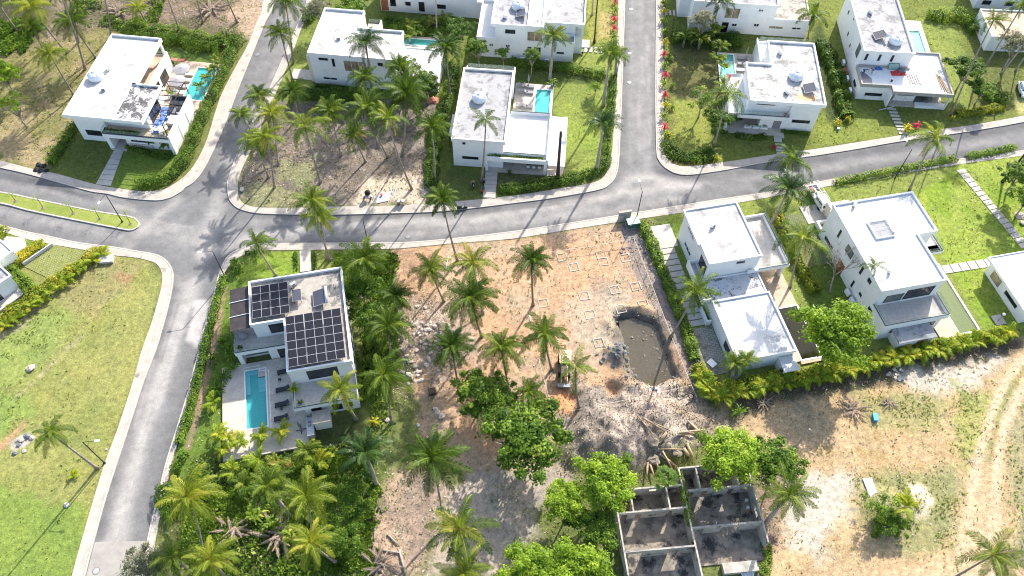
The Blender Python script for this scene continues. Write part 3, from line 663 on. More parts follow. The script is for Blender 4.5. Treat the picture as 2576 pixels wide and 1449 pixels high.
def railing(h, pts, z, hh=.95, ch=.14):
    """frameless glass balustrade in a dark floor channel"""
    g = MB(); c = MB()
    for a, b in zip(pts[:-1], pts[1:]):
        a = Vector(a); b = Vector(b); e = (b-a).normalized(); n_ = Vector((-e.y, e.x)); k = max(1, round((b-a).length/1.5))
        for i in range(k):
            p = a+(b-a)*((i+.02)/k); q = a+(b-a)*((i+.98)/k)
            P = [p-n_*.012, q-n_*.012, q+n_*.012, p+n_*.012]; g.prism([tuple(v) for v in P], z+.02, z+hh)
        P = [a-n_*.045-e*.04, b-n_*.045+e*.04, b+n_*.045+e*.04, a+n_*.045-e*.04]; c.prism([tuple(v) for v in P], z-.01, z+ch)
    o = g.build('railing', M['clear_glass'], h); c.build('rail_channel', M['black_metal'], o); return o
def surf(name, h_or_frame, polys, z0, z1, mat, kind='structure'):
    """paved surface given in a house frame"""
    ox, oy, yaw = h_or_frame; m = MB()
    for p in polys: m.prism(p, z0, z1)
    o = m.build(name, M[mat]); o.location = (ox, oy, 0); o.rotation_euler.z = -R(yaw); tag(o, kind=kind); return o
def deck_around(frame, x0, x1, y0, y1, px0, px1, py0, py1, zt, mat, name='pool_deck', z0=.02):
    ps = []
    if px0 > x0: ps.append(rect(x0, px0, y0, y1))
    if px1 < x1: ps.append(rect(px1, x1, y0, y1))
    if py0 > y0: ps.append(rect(px0, px1, y0, py0))
    if py1 < y1: ps.append(rect(px0, px1, py1, y1))
    return surf(name, frame, ps, z0, zt, mat)
def pool(frame, x0, x1, y0, y1, zt, label, water='pool_water', tile='pool_tile', cop=.3, ledge=None, copmat='terrace_white_mat', bottom=.13):
    ox, oy, yaw = frame; t = thing('swimming_pool', label, 'pool', (ox, oy, 0), -R(yaw))
    P = rect(x0, x1, y0, y1)
    MB().prism(rect(x0+.02, x1-.02, y0+.02, y1-.02), bottom-.1, bottom).build('basin_floor', M[tile], t)
    MB().ring(inset(P, -.02), inset(P, .03), bottom-.1, zt-.01).build('basin_wall', M[tile], t)
    MB().ring(inset(P, -cop), P, zt-.06, zt+.035).build('coping', M[copmat], t)
    if ledge:
        m = MB()
        for q, z in ledge: m.prism(q, bottom, z)
        m.build('ledge', M['pool_tile_pale'], t)
    MB().prism(inset(P, .031), zt-.1, zt-.06, bottom=False).build('water', M[water], t)
    return t
def ac_unit(pos, rz, label, group='air conditioner units on the roofs', s=1.0):
    t = thing('air_conditioner', label, 'air conditioner', pos, rz, group)
    MB().box(-.42*s, .42*s, -.17*s, .17*s, .12*s, .75*s).build('casing', M['white_plastic'], t)
    g = MB().lathe([(.02, 0), (.26*s, 0), (.26*s, .02), (.02, .02)], 14); g.xf(Matrix.Translation((-.08*s, -.19*s, .43*s)) @ Matrix.Rotation(R(90), 4, 'X')); g.build('fan_grille', M['steel_dark'], t)
    MB().box(-.36*s, -.28*s, -.2*s, .2*s, 0, .12*s).box(.28*s, .36*s, -.2*s, .2*s, 0, .12*s).build('feet', M['black_metal'], t)
    return t
def water_tank(pos, r, label):
    t = thing('water_tank', label, 'water tank', pos, random.random()*6, 'domed water tanks on the roofs')
    b = MB().lathe([(r*.9, 0), (r*.97, .06), (r, .2), (r, .62*r), (r*.97, .7*r), (r*.8, .86*r), (r*.5, 1.0*r), (.25*r, 1.06*r)], 26).build('tank_body', M['tank_white'], t, True)
    m = MB()
    for k in range(6):
        a = k*math.pi/3; c, s = math.cos(a), math.sin(a)
        m.tube([(c*r*q, s*r*q, z*r+.01) for q, z in ((.98, .7), (.81, .87), (.5, 1.0), (.25, 1.06))], .05, 4)
    m.build('rib', M['tank_white'], b); MB().lathe([(.27*r, 1.03*r), (.27*r, 1.12*r), (.1, 1.14*r)], 16).build('lid', M['tank_white'], t, True)
    return t
def solar_heater(pos, rz, w, d, label, tank=(0.22, 'white_plastic')):
    t = thing('solar_water_heater', label, 'solar heater', pos, rz, 'solar water heaters on the roofs')
    m = MB().box(-w/2, w/2, -d/2, d/2, -.04, .04); m.xf(Matrix.Translation((0, 0, .55)) @ Matrix.Rotation(R(-18), 4, 'Y')); m.build('collector_panel', M['collector'], t)
    f = MB().ring(rect(-w/2-.05, w/2+.05, -d/2-.05, d/2+.05), rect(-w/2, w/2, -d/2, d/2), -.05, .06); f.xf(Matrix.Translation((0, 0, .55)) @ Matrix.Rotation(R(-18), 4, 'Y')); f.build('panel_frame', M['alu'], t)
    x = w/2+.18; MB().tube([(x, -d/2-.1, .95), (x, d/2+.1, .95)], tank[0], 14).build('storage_cylinder', M[tank[1]], t, True)
    l = MB()
    for sx, sy, h_ in ((-1, -1, .3), (-1, 1, .3), (1, -1, .75), (1, 1, .75)): l.tube([(sx*w*.45, sy*d*.42, 0), (sx*w*.45, sy*d*.42, h_)], .03, 5)
    l.build('stand', M['grey_metal'], t); return t
def loc(frame, u, v, z=0.0):
    ox, oy, yaw = frame; y = R(yaw); return Vector((ox+u*math.cos(y)+v*math.sin(y), oy-u*math.sin(y)+v*math.cos(y), z))
def roofbox(frame, u, v, z, label):
    t = thing('roof_hatch', label, 'roof vent', loc(frame, u, v, z), -R(frame[2]), 'vent boxes on the roofs')
    MB().box(-.35, .35, -.28, .28, 0, .55).build('casing', M['white_wall'], t); MB().box(-.28, .28, -.3, -.285, .08, .48).build('louvre', M['steel_dark'], t); return t

# ---- villa A, top left
FA = (-73.85, 95.77, 5.4)
h = house('villa', 'white two-storey villa with black pergola terrace, beside the upper left street', *FA)
walls(h, (rect(.3, 5.6, 1.2, 3), 0, 3.3), (rect(.3, 9.3, 3, 20.2), 0, 3.3), (rect(9.3, 17, 2.4, 9.9), 0, 3.3), (rect(.3, 6.8, 9, 20.2), 3.3, 6.25), (rect(.3, 12.9, 2.0, 9), 3.3, 6.25),
      (rect(8.4, 17, .6, 2.4), 0, 2.7), (rect(5.6, 6.3, -.3, 3), 0, 2.75), (rect(.3, 5.6, 1.2, 3), 3.3, 6.25), (rect(12.9, 13.4, 9.3, 9.9), 3.3, 3.4))
walls(h, (rect(5.4, 17.05, -.3, 2.4), 2.75, 3.35), (rect(16.85, 17.1, -.3, 9.95), 3.35, 4.3), (rect(5.4, 17.05, -.3, 0), 3.35, 3.5), (rect(9.1, 9.32, 9.9, 20.2), 3.35, 4.25), (rect(6.8, 9.32, 20, 20.2), 3.35, 3.6), (rect(8.9, 9.25, 19.3, 19.7), 3.3, 6.25), (rect(16.5, 17.05, -.3, .62), 0, 2.75), name='balcony_wall')
MB().prism(rect(12.9, 16.84, 0, 9.9), 3.34, 3.37).prism(rect(6.8, 9.09, 9, 19.99), 3.34, 3.37).prism(rect(5.4, 12.9, 0, 2), 3.34, 3.37).build('terrace_floor', M['tan_deck_mat'], h)
roof(h, [(0, 0), (8.4, 0), (8.4, 8.5), (9.1, 8.5), (9.1, 20.5), (0, 20.5)], 6.9, 'roof_clean', th=.35)
r_ = MB().prism(rect(8.2, 13.2, .1, 8.5), 6.25, 6.56).build('roof', M['roof_blotch'], h); r_['label'] = 'black-stained lower corner of the flat roof'
MB().prism(rect(8.42, 13.35, -.02, .2), 6.2, 6.9).prism(rect(13.15, 13.35, .2, 8.7), 6.2, 6.9).prism(rect(8.4, 13.15, 8.5, 8.72), 6.2, 6.9).build('parapet', M['white_wall'], r_)
railing(h, [(5.45, 2), (5.45, -.15), (17, -.15)], 3.5, .9, .2); railing(h, [(6.9, 20.1), (9.1, 20.1)], 3.6, .9)
win(h, 'S', 1.55, 4.1, 1.45, 2.5, 1.2, fr='dark_frame'); win(h, 'S', 7.4, 10.0, 4.2, 4.75, 2.0); win(h, 'S', 9.4, 13.2, 1.5, 2.2, .6, 2)
door(h, 'S', 6.7, 7.9, .1, 2.4, 3.0); win(h, 'E', 11.5, 14.6, 3.5, 5.9, 6.8, 3, sill=False); win(h, 'E', 15.3, 17.4, 3.5, 5.9, 6.8, 2, sill=False); win(h, 'E', 11.0, 14.2, .4, 2.6, 9.3, 3, sill=False); win(h, 'E', 15.2, 17.6, .4, 2.6, 9.3, 2, sill=False)
win(h, 'E', 3.2, 6.8, 3.5, 5.8, 12.9, 3, sill=False)
MB().box(8.6, 12.8, .42, .6, .1, 1.0).build('stone_cladding', M['pebble'], h)
g = MB()
for y_ in (3.3, 6.6): g.box(17.0, 17.04, y_, y_+.1, .1, 3.9)
g.build('wall_groove', M['grey_wall'], h)
surf('path', FA, [rect(5.9, 8.5, -.6, 2.4)], .02, .28, 'slab_mat')
pl = [(292,372),(313,374),(309,388),(287,387)]
walk = MB()
for k in range(7):
    a = k/7; b = (k+.93)/7
    L = lambda t: (290+(242-290)*t, 376+(466-376)*t); Rr = lambda t: (313+(279-313)*t, 377+(470-377)*t)
    walk.prism([tuple(v) for v in pp([L(b), Rr(b), Rr(a), L(a)])], .02, .2)
tag(walk.build('garden_path', M['slab_mat']), kind='structure')
# pergola
t = thing('pergola', 'black steel pergola frame standing on the villa roof terrace', 'pergola', loc(FA, 0, 0), -R(5.4))
m = MB()
for u in (13.2, 16.4):
    m.box(u-.06, u+.06, .45, 10.9, 6.08, 6.2)
m.build('beam', M['black_metal'], t)
for k in range(10):
    MB().box(13.2, 16.4, .45+k*1.14, .53+k*1.14, 6.0, 6.075).build('rafter', M['black_metal'], t)
for v in (.5, 5.8, 10.8): MB().box(16.34, 16.46, v-.06, v+.06, 3.37, 6.08).build('post', M['black_metal'], t)
MB().box(13.2, 13.3, 10.75, 10.85, 3.37, 6.08).build('post', M['black_metal'], t)
MB().tube([(16.4, 5.9, 3.6), (16.4, 8.2, 6.1)], .05, 5).build('brace', M['black_metal'], t)
deck_around(FA, 9.35, 17.8, 10, 22.5, 13.6, 17.1, 12.7, 21.0, .36, 'tan_deck_mat')
pool(FA, 13.6, 17.1, 12.7, 21.0, .36, 'turquoise rectangular pool beside the tan deck and street hedge', cop=.25)
water_tank(loc(FA, 1.75, 9.5, 6.53), 1.25, 'white domed water tank on the clean roof of the upper left villa')
ac_unit(loc(FA, 2.9, 11.7, 6.53), R(120), 'air conditioner unit behind the domed tank on the upper left villa roof')
roofbox(FA, 4.2, 6.8, 6.53, 'small vent box in the middle of the upper left villa roof')

# ---- villa B
FB = (-36.65, 112.26, 5.4)
h = house('villa', 'white L-shaped villa with plain white roof behind the vacant lot palms', *FB)
walls(h, (rect(.2, 15.4, .05, 7.8), 0, 6.4), (rect(.2, 7.4, 7.8, 12.5), 0, 6.4), (rect(15.4, 22.6, .5, 7.9), 0, 3.2), (rect(7.4, 10, 7.8, 14), 0, 3.35), (rect(9.8, 10, 7.9, 14), 3.35, 4.2))
roof(h, [(0, 0), (15.6, 0), (15.6, 7.95), (7.5, 7.95), (7.5, 12.6), (0, 12.6)], 7.0, 'roof_clean')
roof(h, rect(15.62, 22.7, .4, 7.95), 3.6, 'terrace_white_mat', ph=.2, th=.2, label='cream-floored lower roof terrace')
railing(h, [(7.5, 13.9), (9.9, 13.9)], 3.36, .95); MB().box(7.42, 9.78, 7.97, 13.9, 3.355, 3.37).build('terrace_floor', M['terrace_mat'], h)
win(h, 'S', 6.25, 10.2, 3.6, 5.9, .05, 3, 'curtain_glass', 'white_wall'); win(h, 'S', 1.9, 3.4, 5.65, 6.0, .05, 3); win(h, 'S', 4.22, 4.55, 4.45, 6.0, .05); win(h, 'S', 1.95, 4.4, 1.3, 1.75, .05, 2, fr='white_wall'); win(h, 'S', 12.4, 13.2, 5.5, 6.0, .05)
win(h, 'S', 11.4, 12.2, 1.6, 2.3, .05, 2); door(h, 'S', 6.4, 8.6, .1, 2.3, .05, 'white_plastic')
MB().box(-.5, .2, .4, .7, 0, 6.0).build('side_wall', M['cream_wall'], h)
surf('path', FB, [rect(-4.6, .1, .6, 3.2)], .02, .25, 'slab_mat')
deck_around(FB, 13, 22, 8, 15, 13.7, 21, 12.5, 14.2, .34, 'deck_mat')
pool(FB, 13.7, 21, 12.5, 14.2, .34, 'narrow green-tinted lap pool behind the L-shaped villa', tile='pool_green_tile', cop=.25)
roofbox(FB, 4.5, 4.7, 6.63, 'small vent box on the plain white roof of the L-shaped villa')
# ---- villa C
FC = (-10.37, 92.85, 3.7)
h = house('villa', 'white villa with empty white roof terrace and slatted side canopy', *FC)
walls(h, (rect(.15, 8.4, .15, 17), 0, 5.9), (rect(8.4, 15.5, 2.4, 10.1), 0, 3.1), (rect(.15, 8.7, 17, 20.5), 0, 3.45), (rect(5.55, 5.9, -.75, .15), 0, 2.7), (rect(15.2, 15.7, -.75, -.3), .2, 2.7), (rect(15.4, 15.7, .9, 10.1), 0, 3.1))
roof(h, rect(0, 8.8, 0, 17.2), 6.5, 'roof_grey', par=.3, edge='terrace_white_mat')
walls(h, (rect(5.55, 15.75, -.78, -.5), 2.7, 3.55), (rect(5.55, 15.75, -.5, 2.4), 2.72, 3.05), (rect(15.55, 15.8, -.78, 10.15), 3.1, 3.85), (rect(8.82, 15.55, 9.95, 10.15), 3.1, 3.85), (rect(7.0, 15.55, .3, .5), 3.05, 3.75), (rect(.1, .3, 17.2, 20.5), 3.45, 4.1), (rect(.3, 8.8, 20.3, 20.5), 3.45, 3.8), (rect(8.6, 8.8, 17.2, 20.3), 3.45, 4.6), name='balcony_wall')
MB().prism(rect(8.45, 15.54, .5, 9.94), 3.1, 3.14).prism(rect(7.0, 8.5, .5, 1.2), 3.1, 3.14).prism(rect(.31, 8.6, 17.2, 20.29), 3.45, 3.48).build('terrace_floor', M['terrace_white_mat'], h)
railing(h, [(.3, 20.4), (8.7, 20.4)], 3.8, .9); railing(h, [(8.85, 10.05), (15.5, 10.05)], 3.85, .3, .08); railing(h, [(7.3, .4), (15.4, .4)], 3.75, .3, .08)
win(h, 'S', 1.7, 4.25, 1.95, 2.4, .15); win(h, 'S', 1.85, 2.2, 5.3, 5.7, .15); win(h, 'S', 9.0, 11.0, .9, 2.3, 2.4, 2, 'window_glass'); door(h, 'S', 6.0, 7.1, .25, 2.4, 2.4, 'grey_door')
walls(h, (rect(5.9, 8.4, .15, 2.4), 0, .2)) if 0 else None
surf('porch', FC, [rect(5.6, 15.7, -.75, 2.4)], .02, .32, 'deck_mat')
pth = MB()
for k in range(6):
    L = lambda t: (1222+(1214-1222)*t, 434+(499-434)*t); Rr = lambda t: (1252+(1246-1252)*t, 434+(501-434)*t); a, b = k/6, (k+.93)/6
    pth.prism([tuple(v) for v in pp([L(b), Rr(b), Rr(a), L(a)])], .02, .24)
tag(pth.build('garden_path', M['slab_mat']), kind='structure')
deck_around(FC, 8.85, 15.8, 10.2, 21.1, 12.7, 15.3, 11.5, 19.7, .36, 'deck_mat')
surf('paving', FC, [rect(15.8, 18.7, -.8, 10.1)], .02, .25, 'deck_mat')
pool(FC, 12.7, 15.3, 11.5, 19.7, .36, 'turquoise pool on the white deck beside the bright lawn, with rear lounge chairs', cop=.3)
t = thing('slatted_canopy', 'white panelled side canopy along the right wall of the tank-roofed villa', 'canopy', loc(FC, 0, 0), -R(3.7))
for k in range(8):
    v0 = -1.1+k*1.4; m = MB(); m.quad((15.85, v0, 3.02), (18.6, v0, 2.98), (18.6, v0+1.36, 3.2), (15.85, v0+1.36, 3.24)); m.quad((15.85, v0+1.36, 3.19), (18.6, v0+1.36, 3.15), (18.6, v0, 2.93), (15.85, v0, 2.97)); m.build('panel', M['slat_white'], t)
MB().box(18.5, 18.6, -1.1, -1, 0, 2.95).box(18.5, 18.6, 9.9, 10, 0, 3).box(18.5, 18.6, 4.4, 4.5, 0, 2.95).build('post', M['black_metal'], t)
t = thing('lean_to_roof', 'small grey slab lean-to at the left wall of the tank-roofed villa', 'canopy', loc(FC, 0, 0), -R(3.7))
MB().box(-1.1, .1, 4, 9.2, 2.9, 3.0).build('roof_sheet', M['grey_metal'], t); MB().box(-1.05, -.97, 4.1, 4.2, 0, 2.9).box(-1.05, -.97, 9, 9.1, 0, 2.9).build('post', M['black_metal'], t)
water_tank(loc(FC, 3.5, 9.8, 6.13), 1.2, 'white domed water tank on the villa with the slatted canopy')
ac_unit(loc(FC, 4.5, 11.4, 6.13), R(100), 'narrow air conditioner unit just behind the domed tank on the canopy villa roof')
# ---- villa D (top centre)
FD = (-4.93, 121.63, 3.7)
h = house('villa', 'large white villa with a sunken roof well, cut by the top edge', *FD)
walls(h, (rect(.9, 15.3, -1.05, 13), 0, 4), (rect(.9, 9.6, -1.05, 13), 4, 7.0), (rect(15.3, 16.8, 1.5, 13), 0, 6.4), (rect(9.6, 16.5, 1.5, 13), 3.9, 6.3), (rect(-2.5, .9, -1.05, 10), 0, 4.0))
roof(h, [(.1, -1.1), (6.85, -1.1), (6.85, 13.2), (.1, 13.2)], 7.6, 'roof_grey', par=.25)
roof(h, rect(6.87, 9.62, -1.12, 13.2), 7.62, 'roof_grey', par=.3, ph=.9); roof(h, rect(9.64, 17.0, 1.2, 13.2), 6.9, 'roof_grey', par=.25)
roof(h, rect(9.64, 15.4, -1.15, 1.18), 4.6, 'roof_grey', par=.2)
walls(h, (rect(-2.55, -2.3, -1.1, 10), 4.0, 4.5), (rect(-2.3, .9, -1.1, -.9), 4, 4.5), (rect(-2.3, .9, 9.8, 10), 4, 4.5), name='balcony_wall'); MB().prism(rect(-2.3, .88, -.9, 9.8), 4.0, 4.03).build('terrace_floor', M['terrace_white_mat'], h)
win(h, 'S', 2.75, 4.45, 5.75, 6.45, -1.05, 2); win(h, 'S', 6.75, 9.4, 4.4, 6.35, -1.05, 2, 'curtain_glass', 'white_wall'); win(h, 'S', -.2, .45, 2.6, 3.15, -1.05, 2, 'screen_glass', 'white_wall'); win(h, 'S', 2.85, 3.55, 2.6, 3.15, -1.05, 2, 'screen_glass', 'white_wall')
win(h, 'S', 8.2, 9.2, .2, 2.9, -1.05, 1, sill=False); win(h, 'S', 12.3, 13.5, 1.95, 2.2, -1.05); win(h, 'S', 6.9, 7.5, 2.3, 2.9, -1.05)
water_tank(loc(FD, 4.6, 4.5, 7.2), 1.25, 'white domed water tank at the top edge, on the large central villa')
solar_heater(loc(FD, 5.2, 2.3, 7.2), -R(3.7), 1.6, 1.9, 'dark solar heater beside the domed tank of the large central villa')
ac_unit(loc(FD, 2.5, 1.2, 7.2), R(150), 'air conditioner unit on the front left of the large central villa roof'); ac_unit(loc(FD, 8.3, 1.2, 6.72), R(60), 'air conditioner lying in the sunken well of the large central villa roof')
for k, (u, q) in enumerate(((6.0, 'left of the potted black bin'), (7.2, 'right of the potted black bin'), (10.6, 'below the royal palm'))): ac_unit(loc(FD, u, -1.6, .12), -R(3.7), 'ground air conditioner by the central villa wall, '+q, 'air conditioners at the foot of the walls')
deck_around(FD, -4, -.1, 9.8, 13, -3.4, -.3, 10.8, 12.4, 3.9, 'terrace_white_mat', 'pool_deck')
pool(FD, -3.4, -.3, 10.8, 12.4, 3.9, 'small green-tinted raised pool behind the terrace of the large central villa', tile='pool_green_tile', bottom=3.4)
surf('stepping_path', FD, [rect(17.4+k*.95, 17.95+k*.95, 2.0, 3.6) for k in range(6)], .02, .22, 'slab_mat'); surf('porch', FD, [rect(16.6, 18.3, 3.2, 5.4)], .02, .3, 'deck_mat')
# ---- villa E
FE = (39.27, 103.1, 3.7)
h = house('villa', 'white villa with marble-mottled roof at the street corner right of centre', *FE)
walls(h, (rect(7.4, 12.3, .6, 15.8), 0, 6.2), (rect(.3, 7.4, 1.2, 9.5), 3.3, 6.2), (rect(3.0, 7.4, .6, 9.5), 0, 3.3), (rect(-2.6, 3.0, 3.2, 10.1), 0, 3.0), (rect(4.5, 7.4, 9.5, 15.8), 0, 6.2), (rect(-2.8, -2.5, -.1, 10.2), 0, 3.0), (rect(-2.8, -2.5, -.15, .2), 0, 3.0), (rect(3.6, 12.6, 15.8, 19.7), 0, 3.3), (rect(3.55, 4.5, 12.9, 15.8), 0, 3.3))
roof(h, [(0, 0), (12.7, 0), (12.7, 16), (4.35, 16), (4.35, 9.7), (0, 9.7)], 6.8, 'roof_marble', par=.25)
walls(h, (rect(-2.85, 7.4, -.15, .1), 2.85, 3.55), (rect(-2.85, 7.4, .1, 3.2), 2.95, 3.3), (rect(-2.85, -2.6, .1, 10.25), 3.0, 3.55), (rect(-2.6, .3, 10.05, 10.25), 3.0, 3.55), (rect(7.4, 7.6, -.15, .6), 2.85, 3.55), (rect(3.5, 3.7, 12.9, 19.8), 3.3, 4.2), (rect(3.7, 12.7, 19.6, 19.8), 3.3, 3.7), name='balcony_wall')
MB().prism(rect(-2.59, .3, .11, 10.04), 3.3, 3.33).prism(rect(.3, 7.38, .11, 1.2), 3.3, 3.33).prism(rect(3.71, 12.6, 16, 19.59), 3.3, 3.33).prism(rect(3.71, 4.5, 12.9, 16), 3.3, 3.33).build('terrace_floor', M['terrace_white_mat'], h)
railing(h, [(-2.7, 10.1), (-2.7, 0), (7.35, 0), (7.35, .6)], 3.55, .85, .1); railing(h, [(-2.7, 10.1), (0, 10.1)], 3.55, .4, .08); railing(h, [(4, 19.7), (12.7, 19.7)], 3.7, .9)
win(h, 'S', 1.75, 4.7, 5.0, 5.5, 1.2, 2); win(h, 'S', 8.4, 11.3, 2.0, 2.5, .6, 2); door(h, 'S', 5.35, 6.7, .25, 2.0, .6, 'grey_door'); win(h, 'S', -2.2, 1.8, .4, 2.6, 3.2, 3, sill=False)
for k in range(3):
    p = thing('planter', ('left', 'middle', 'right')[k]+' white planter with dark ferns in the porch of the corner villa', 'planter', loc(FE, 1.5+k*1.4-.9, .1, .3), -R(3.7), 'fern planters in the porch')
    MB().ring(rect(0, 1.2, 0, .45), rect(.06, 1.14, .06, .39), 0, .45).box(.05, 1.15, .05, .4, 0, .36).build('trough', M['white_wall'], p)
    PLANTERS = globals().setdefault('PLANTERS', []); PLANTERS.append(p)
surf('porch', FE, [rect(-3, 7.0, -1.1, 3.2)], .02, .3, 'deck_mat'); surf('porch_step', FE, [rect(5.6, 6.9, -2.6, -1.1), rect(-.1, 1.5, -2.2, -1.1), rect(6.9, 7.4, -1.6, .4)], .02, .24, 'slab_mat')
deck_around(FE, -2.95, 4.4, 10.3, 19.9, -2.75, 0, 12.0, 19.4, .34, 'deck_mat'); pool(FE, -2.75, 0, 12.0, 19.4, .34, 'small teal pool half hidden by feathery palms, left of the marble-roofed villa', tile='pool_green_tile', cop=.2)
surf('stepping_path', FE, [rect(5.7, 7.1, -3.4-k*.72, -2.95-k*.72) for k in range(6)], .02, .2, 'slab_mat')
water_tank(loc(FE, 8.4, 6.9, 6.43), 1.25, 'white domed water tank on the marble-mottled roof'); solar_heater(loc(FE, 10.2, 3.8, 6.43), -R(3.7)+R(4), 1.8, 2.1, 'black solar heater with rust stain beside it on the marble-mottled roof')
ac_unit(loc(FE, 6.3, 12.8, 6.43), R(130), 'air conditioner unit at the back of the marble-mottled roof'); ac_unit(loc(FE, 6.4, 2.7, 6.43), R(120), 'air conditioner unit near the front edge of the marble-mottled roof')
# rust stain on that roof: a thin worn patch of its own
st = MB().prism([tuple(v) for v in [(8.1,1.6),(9.0,1.3),(10.4,1.2),(11.2,1.5),(11.3,2.4),(10.2,2.7),(9.1,2.9),(8.4,2.6)]], 6.42, 6.428); concrete('rust_mat', (.5, .28, .14), (.62, .42, .26), .9)
o = st.build('rust_stain', M['rust_mat'], h)
# ---- villa E2 under repair
FE2 = (60.66, 110.76, 3.0)
h = house('villa', 'white villa under repair with two roofers on its lower roof', *FE2)
walls(h, (rect(.4, 10.7, .75, 6), 0, 3.2), (rect(.4, 16, 5.9, 10), 0, 3.2), (rect(.6, 9.4, 5.9, 23), 0, 6.3), (rect(5.7, 10.7, .2, .75), 2.6, 3.2), (rect(5.5, 5.75, -.85, .75), 0, 3.2), (rect(15.7, 15.95, -.8, -.5), 0, 3.2), (rect(10.7, 15.9, -.75, .1), 0, .75), (rect(13.9, 16, 3, 6), 0, 3.2))
roof(h, rect(.5, 9.5, 5.8, 24), 6.8, 'roof_grey', par=.25, label='grey upper roof')
roof(h, [(.3, .65), (5.55, .65), (5.55, -.9), (16.1, -.9), (16.1, 10.3), (9.55, 10.3), (9.55, 5.78), (.3, 5.78)], 3.7, 'terrace_white_mat', par=.25, ph=.35, th=.35, label='bright white lower roof under repair', edge='block_mat')
win(h, 'S', 1.8, 4.7, 1.1, 1.6, .75, 2); win(h, 'S', 7.6, 10.4, 1.6, 2.1, .2 if 0 else .75, 2); door(h, 'S', 6.1, 7.0, .2, 2.2, .75, 'grey_door')
for u in (1.4, 3.7, 5.95): win(h, 'S', u-.13, u+.17, 4.75, 6.0, 5.8 if 0 else 5.9)
win(h, 'W', 7.6, 9.0, 3.7, 5.9, .6, 1, 'screen_glass'); win(h, 'W', 6.9, 8.2, .2, 2.2, .6 if 0 else .4 if 0 else .6, 1, sill=False); win(h, 'W', 2.6, 4.2, 1.0, 1.6, .4); win(h, 'W', 12.3, 12.6, 2.3, 2.8, .6); win(h, 'W', 15.2, 15.5, 2.6, 3.2, .6); win(h, 'W', 15.6, 15.9, 5.9, 6.2, .6); win(h, 'W', 19, 19.3, 4.6, 5.2, .6)
surf('porch', FE2, [rect(5.75, 15.9, -.6, 5.9)], .02, .28, 'deck_mat'); surf('stepping_path', FE2, [rect(5.8+k*.12, 7.3+k*.12, -1.7-k*.85, -1.2-k*.85) for k in range(8)], .02, .2, 'slab_mat')
deck_around(FE2, 9.6, 16.9, 10.4, 24, 14, 16, 13.5, 20.8, .34, 'deck_mat'); pool(FE2, 14, 16, 13.5, 20.8, .34, 'narrow pale green pool behind the villa under repair', tile='pool_green_tile', cop=.3)
water_tank(loc(FE2, 6.7, 9.1, 6.43), 1.2, 'white domed water tank on the grey roof above the roofers'); solar_heater(loc(FE2, 3.9, 10.2, 6.43), R(5), 1.9, 1.9, 'slate-coloured solar heater beside the domed tank above the roofers'); ac_unit(loc(FE2, 3.6, 17, 6.43), R(120), 'air conditioner unit on the grey roof above the roofers, near the top edge')
for k, v in enumerate((2.2, 5.4, 9.8)): ac_unit(loc(FE2, -.4, v, .12), R(87), 'ground air conditioner at the left wall of the villa under repair, '+('nearest the street', 'second from the street', 'furthest from the street')[k], 'air conditioners at the foot of the walls', 1.2)
# ---- top right long villa
FT = (55.16, 128.09, 3.7)
h = house('villa', 'long white villa with a low right wing, behind palms at the top', *FT)
walls(h, (rect(-8.2, -.1, .1, 14), 0, 3.5), (rect(-22.4, -8.2, .1, 14), 0, 6.4), (rect(-24.4, -22.4, 4.1, 14), 0, 6.0))
roof(h, rect(-8.15, 0, 0, 14), 4.0, 'roof_dirty', par=.2, ph=.25); roof(h, rect(-22.5, -6.8, 0, 14), 6.9, 'roof_grey', par=.2, ph=.25)
walls(h, (rect(-8.2, -6.9, .1, 14), 3.5, 6.3))
win(h, 'S', -16.2, -13.6, 3.5, 5.65, .1, 2, 'curtain_glass', 'white_wall'); win(h, 'S', -16.2, -15.1, .3, 2.4, .1, sill=False); win(h, 'S', -14.35, -13.5, 1.75, 2.3, .1, 2, fr='white_wall'); win(h, 'S', -10.25, -9.4, 2.0, 2.6, .1, 2, fr='white_wall'); win(h, 'S', -10.2, -9.4, 5.4, 5.8, .1, 2, fr='white_wall'); win(h, 'S', -7.4, -4.8, 1.8, 2.3, .1, 2, 'curtain_glass', 'white_wall'); win(h, 'S', -3, -1.45, 1.95, 2.3, .1, 2, fr='white_wall')
surf('stepping_path', FT, [rect(-27.4+k*.75, -26.95+k*.75, 4.3, 5.9) for k in range(5)], .02, .2, 'slab_mat')
# annex and far villas at the top
FX = (89.17, 125.68, 2)
h = house('garden_annex', 'single-storey white annex with cream flat roof near the upper right corner', *FX, cat='annex')
walls(h, (rect(-.4, 11, 0, 8), 0, 3.1)); roof(h, rect(-.5, 11.2, -.1, 8.1), 3.5, 'tan_deck_mat', par=.2, ph=.25); win(h, 'S', 4.2, 4.6, 1.6, 2.1, 0)
FX2 = tuple(at(2447, 22).to_2d()) + (3,)
h = house('villa', 'white villa cut by the top edge in the upper right corner, with dark slit windows', *FX2)
walls(h, (rect(0, 18, 0, 9), 0, 6.2)); roof(h, rect(-.1, 18.1, -.1, 9.1), 6.6, 'roof_grey')
for u in (1.2, 5.6, 8.6, 12): win(h, 'S', u, u+1.5, 1.2, 2.0, 0)
FX3 = tuple(at(1060-100, 27).to_2d()) + (5.4,)
h = house('villa', 'white villa with a tall wooden door, cut by the top edge above the L-shaped villa', *FX3)
walls(h, (rect(0, 19, 0, 9), 0, 6.2)); roof(h, rect(-.1, 19.1, -.1, 9.1), 6.6, 'roof_grey'); door(h, 'S', .1, 1.5, .2, 3.6, 0)
for u, z, a, b in ((2.0, 1.4, 1, 2), (5.0, 1.8, .9, .7), (7.6, .7, 1, 2), (11.2, 1.7, 1.6, .8)): win(h, 'S', u, u+a, z, z+b, 0)
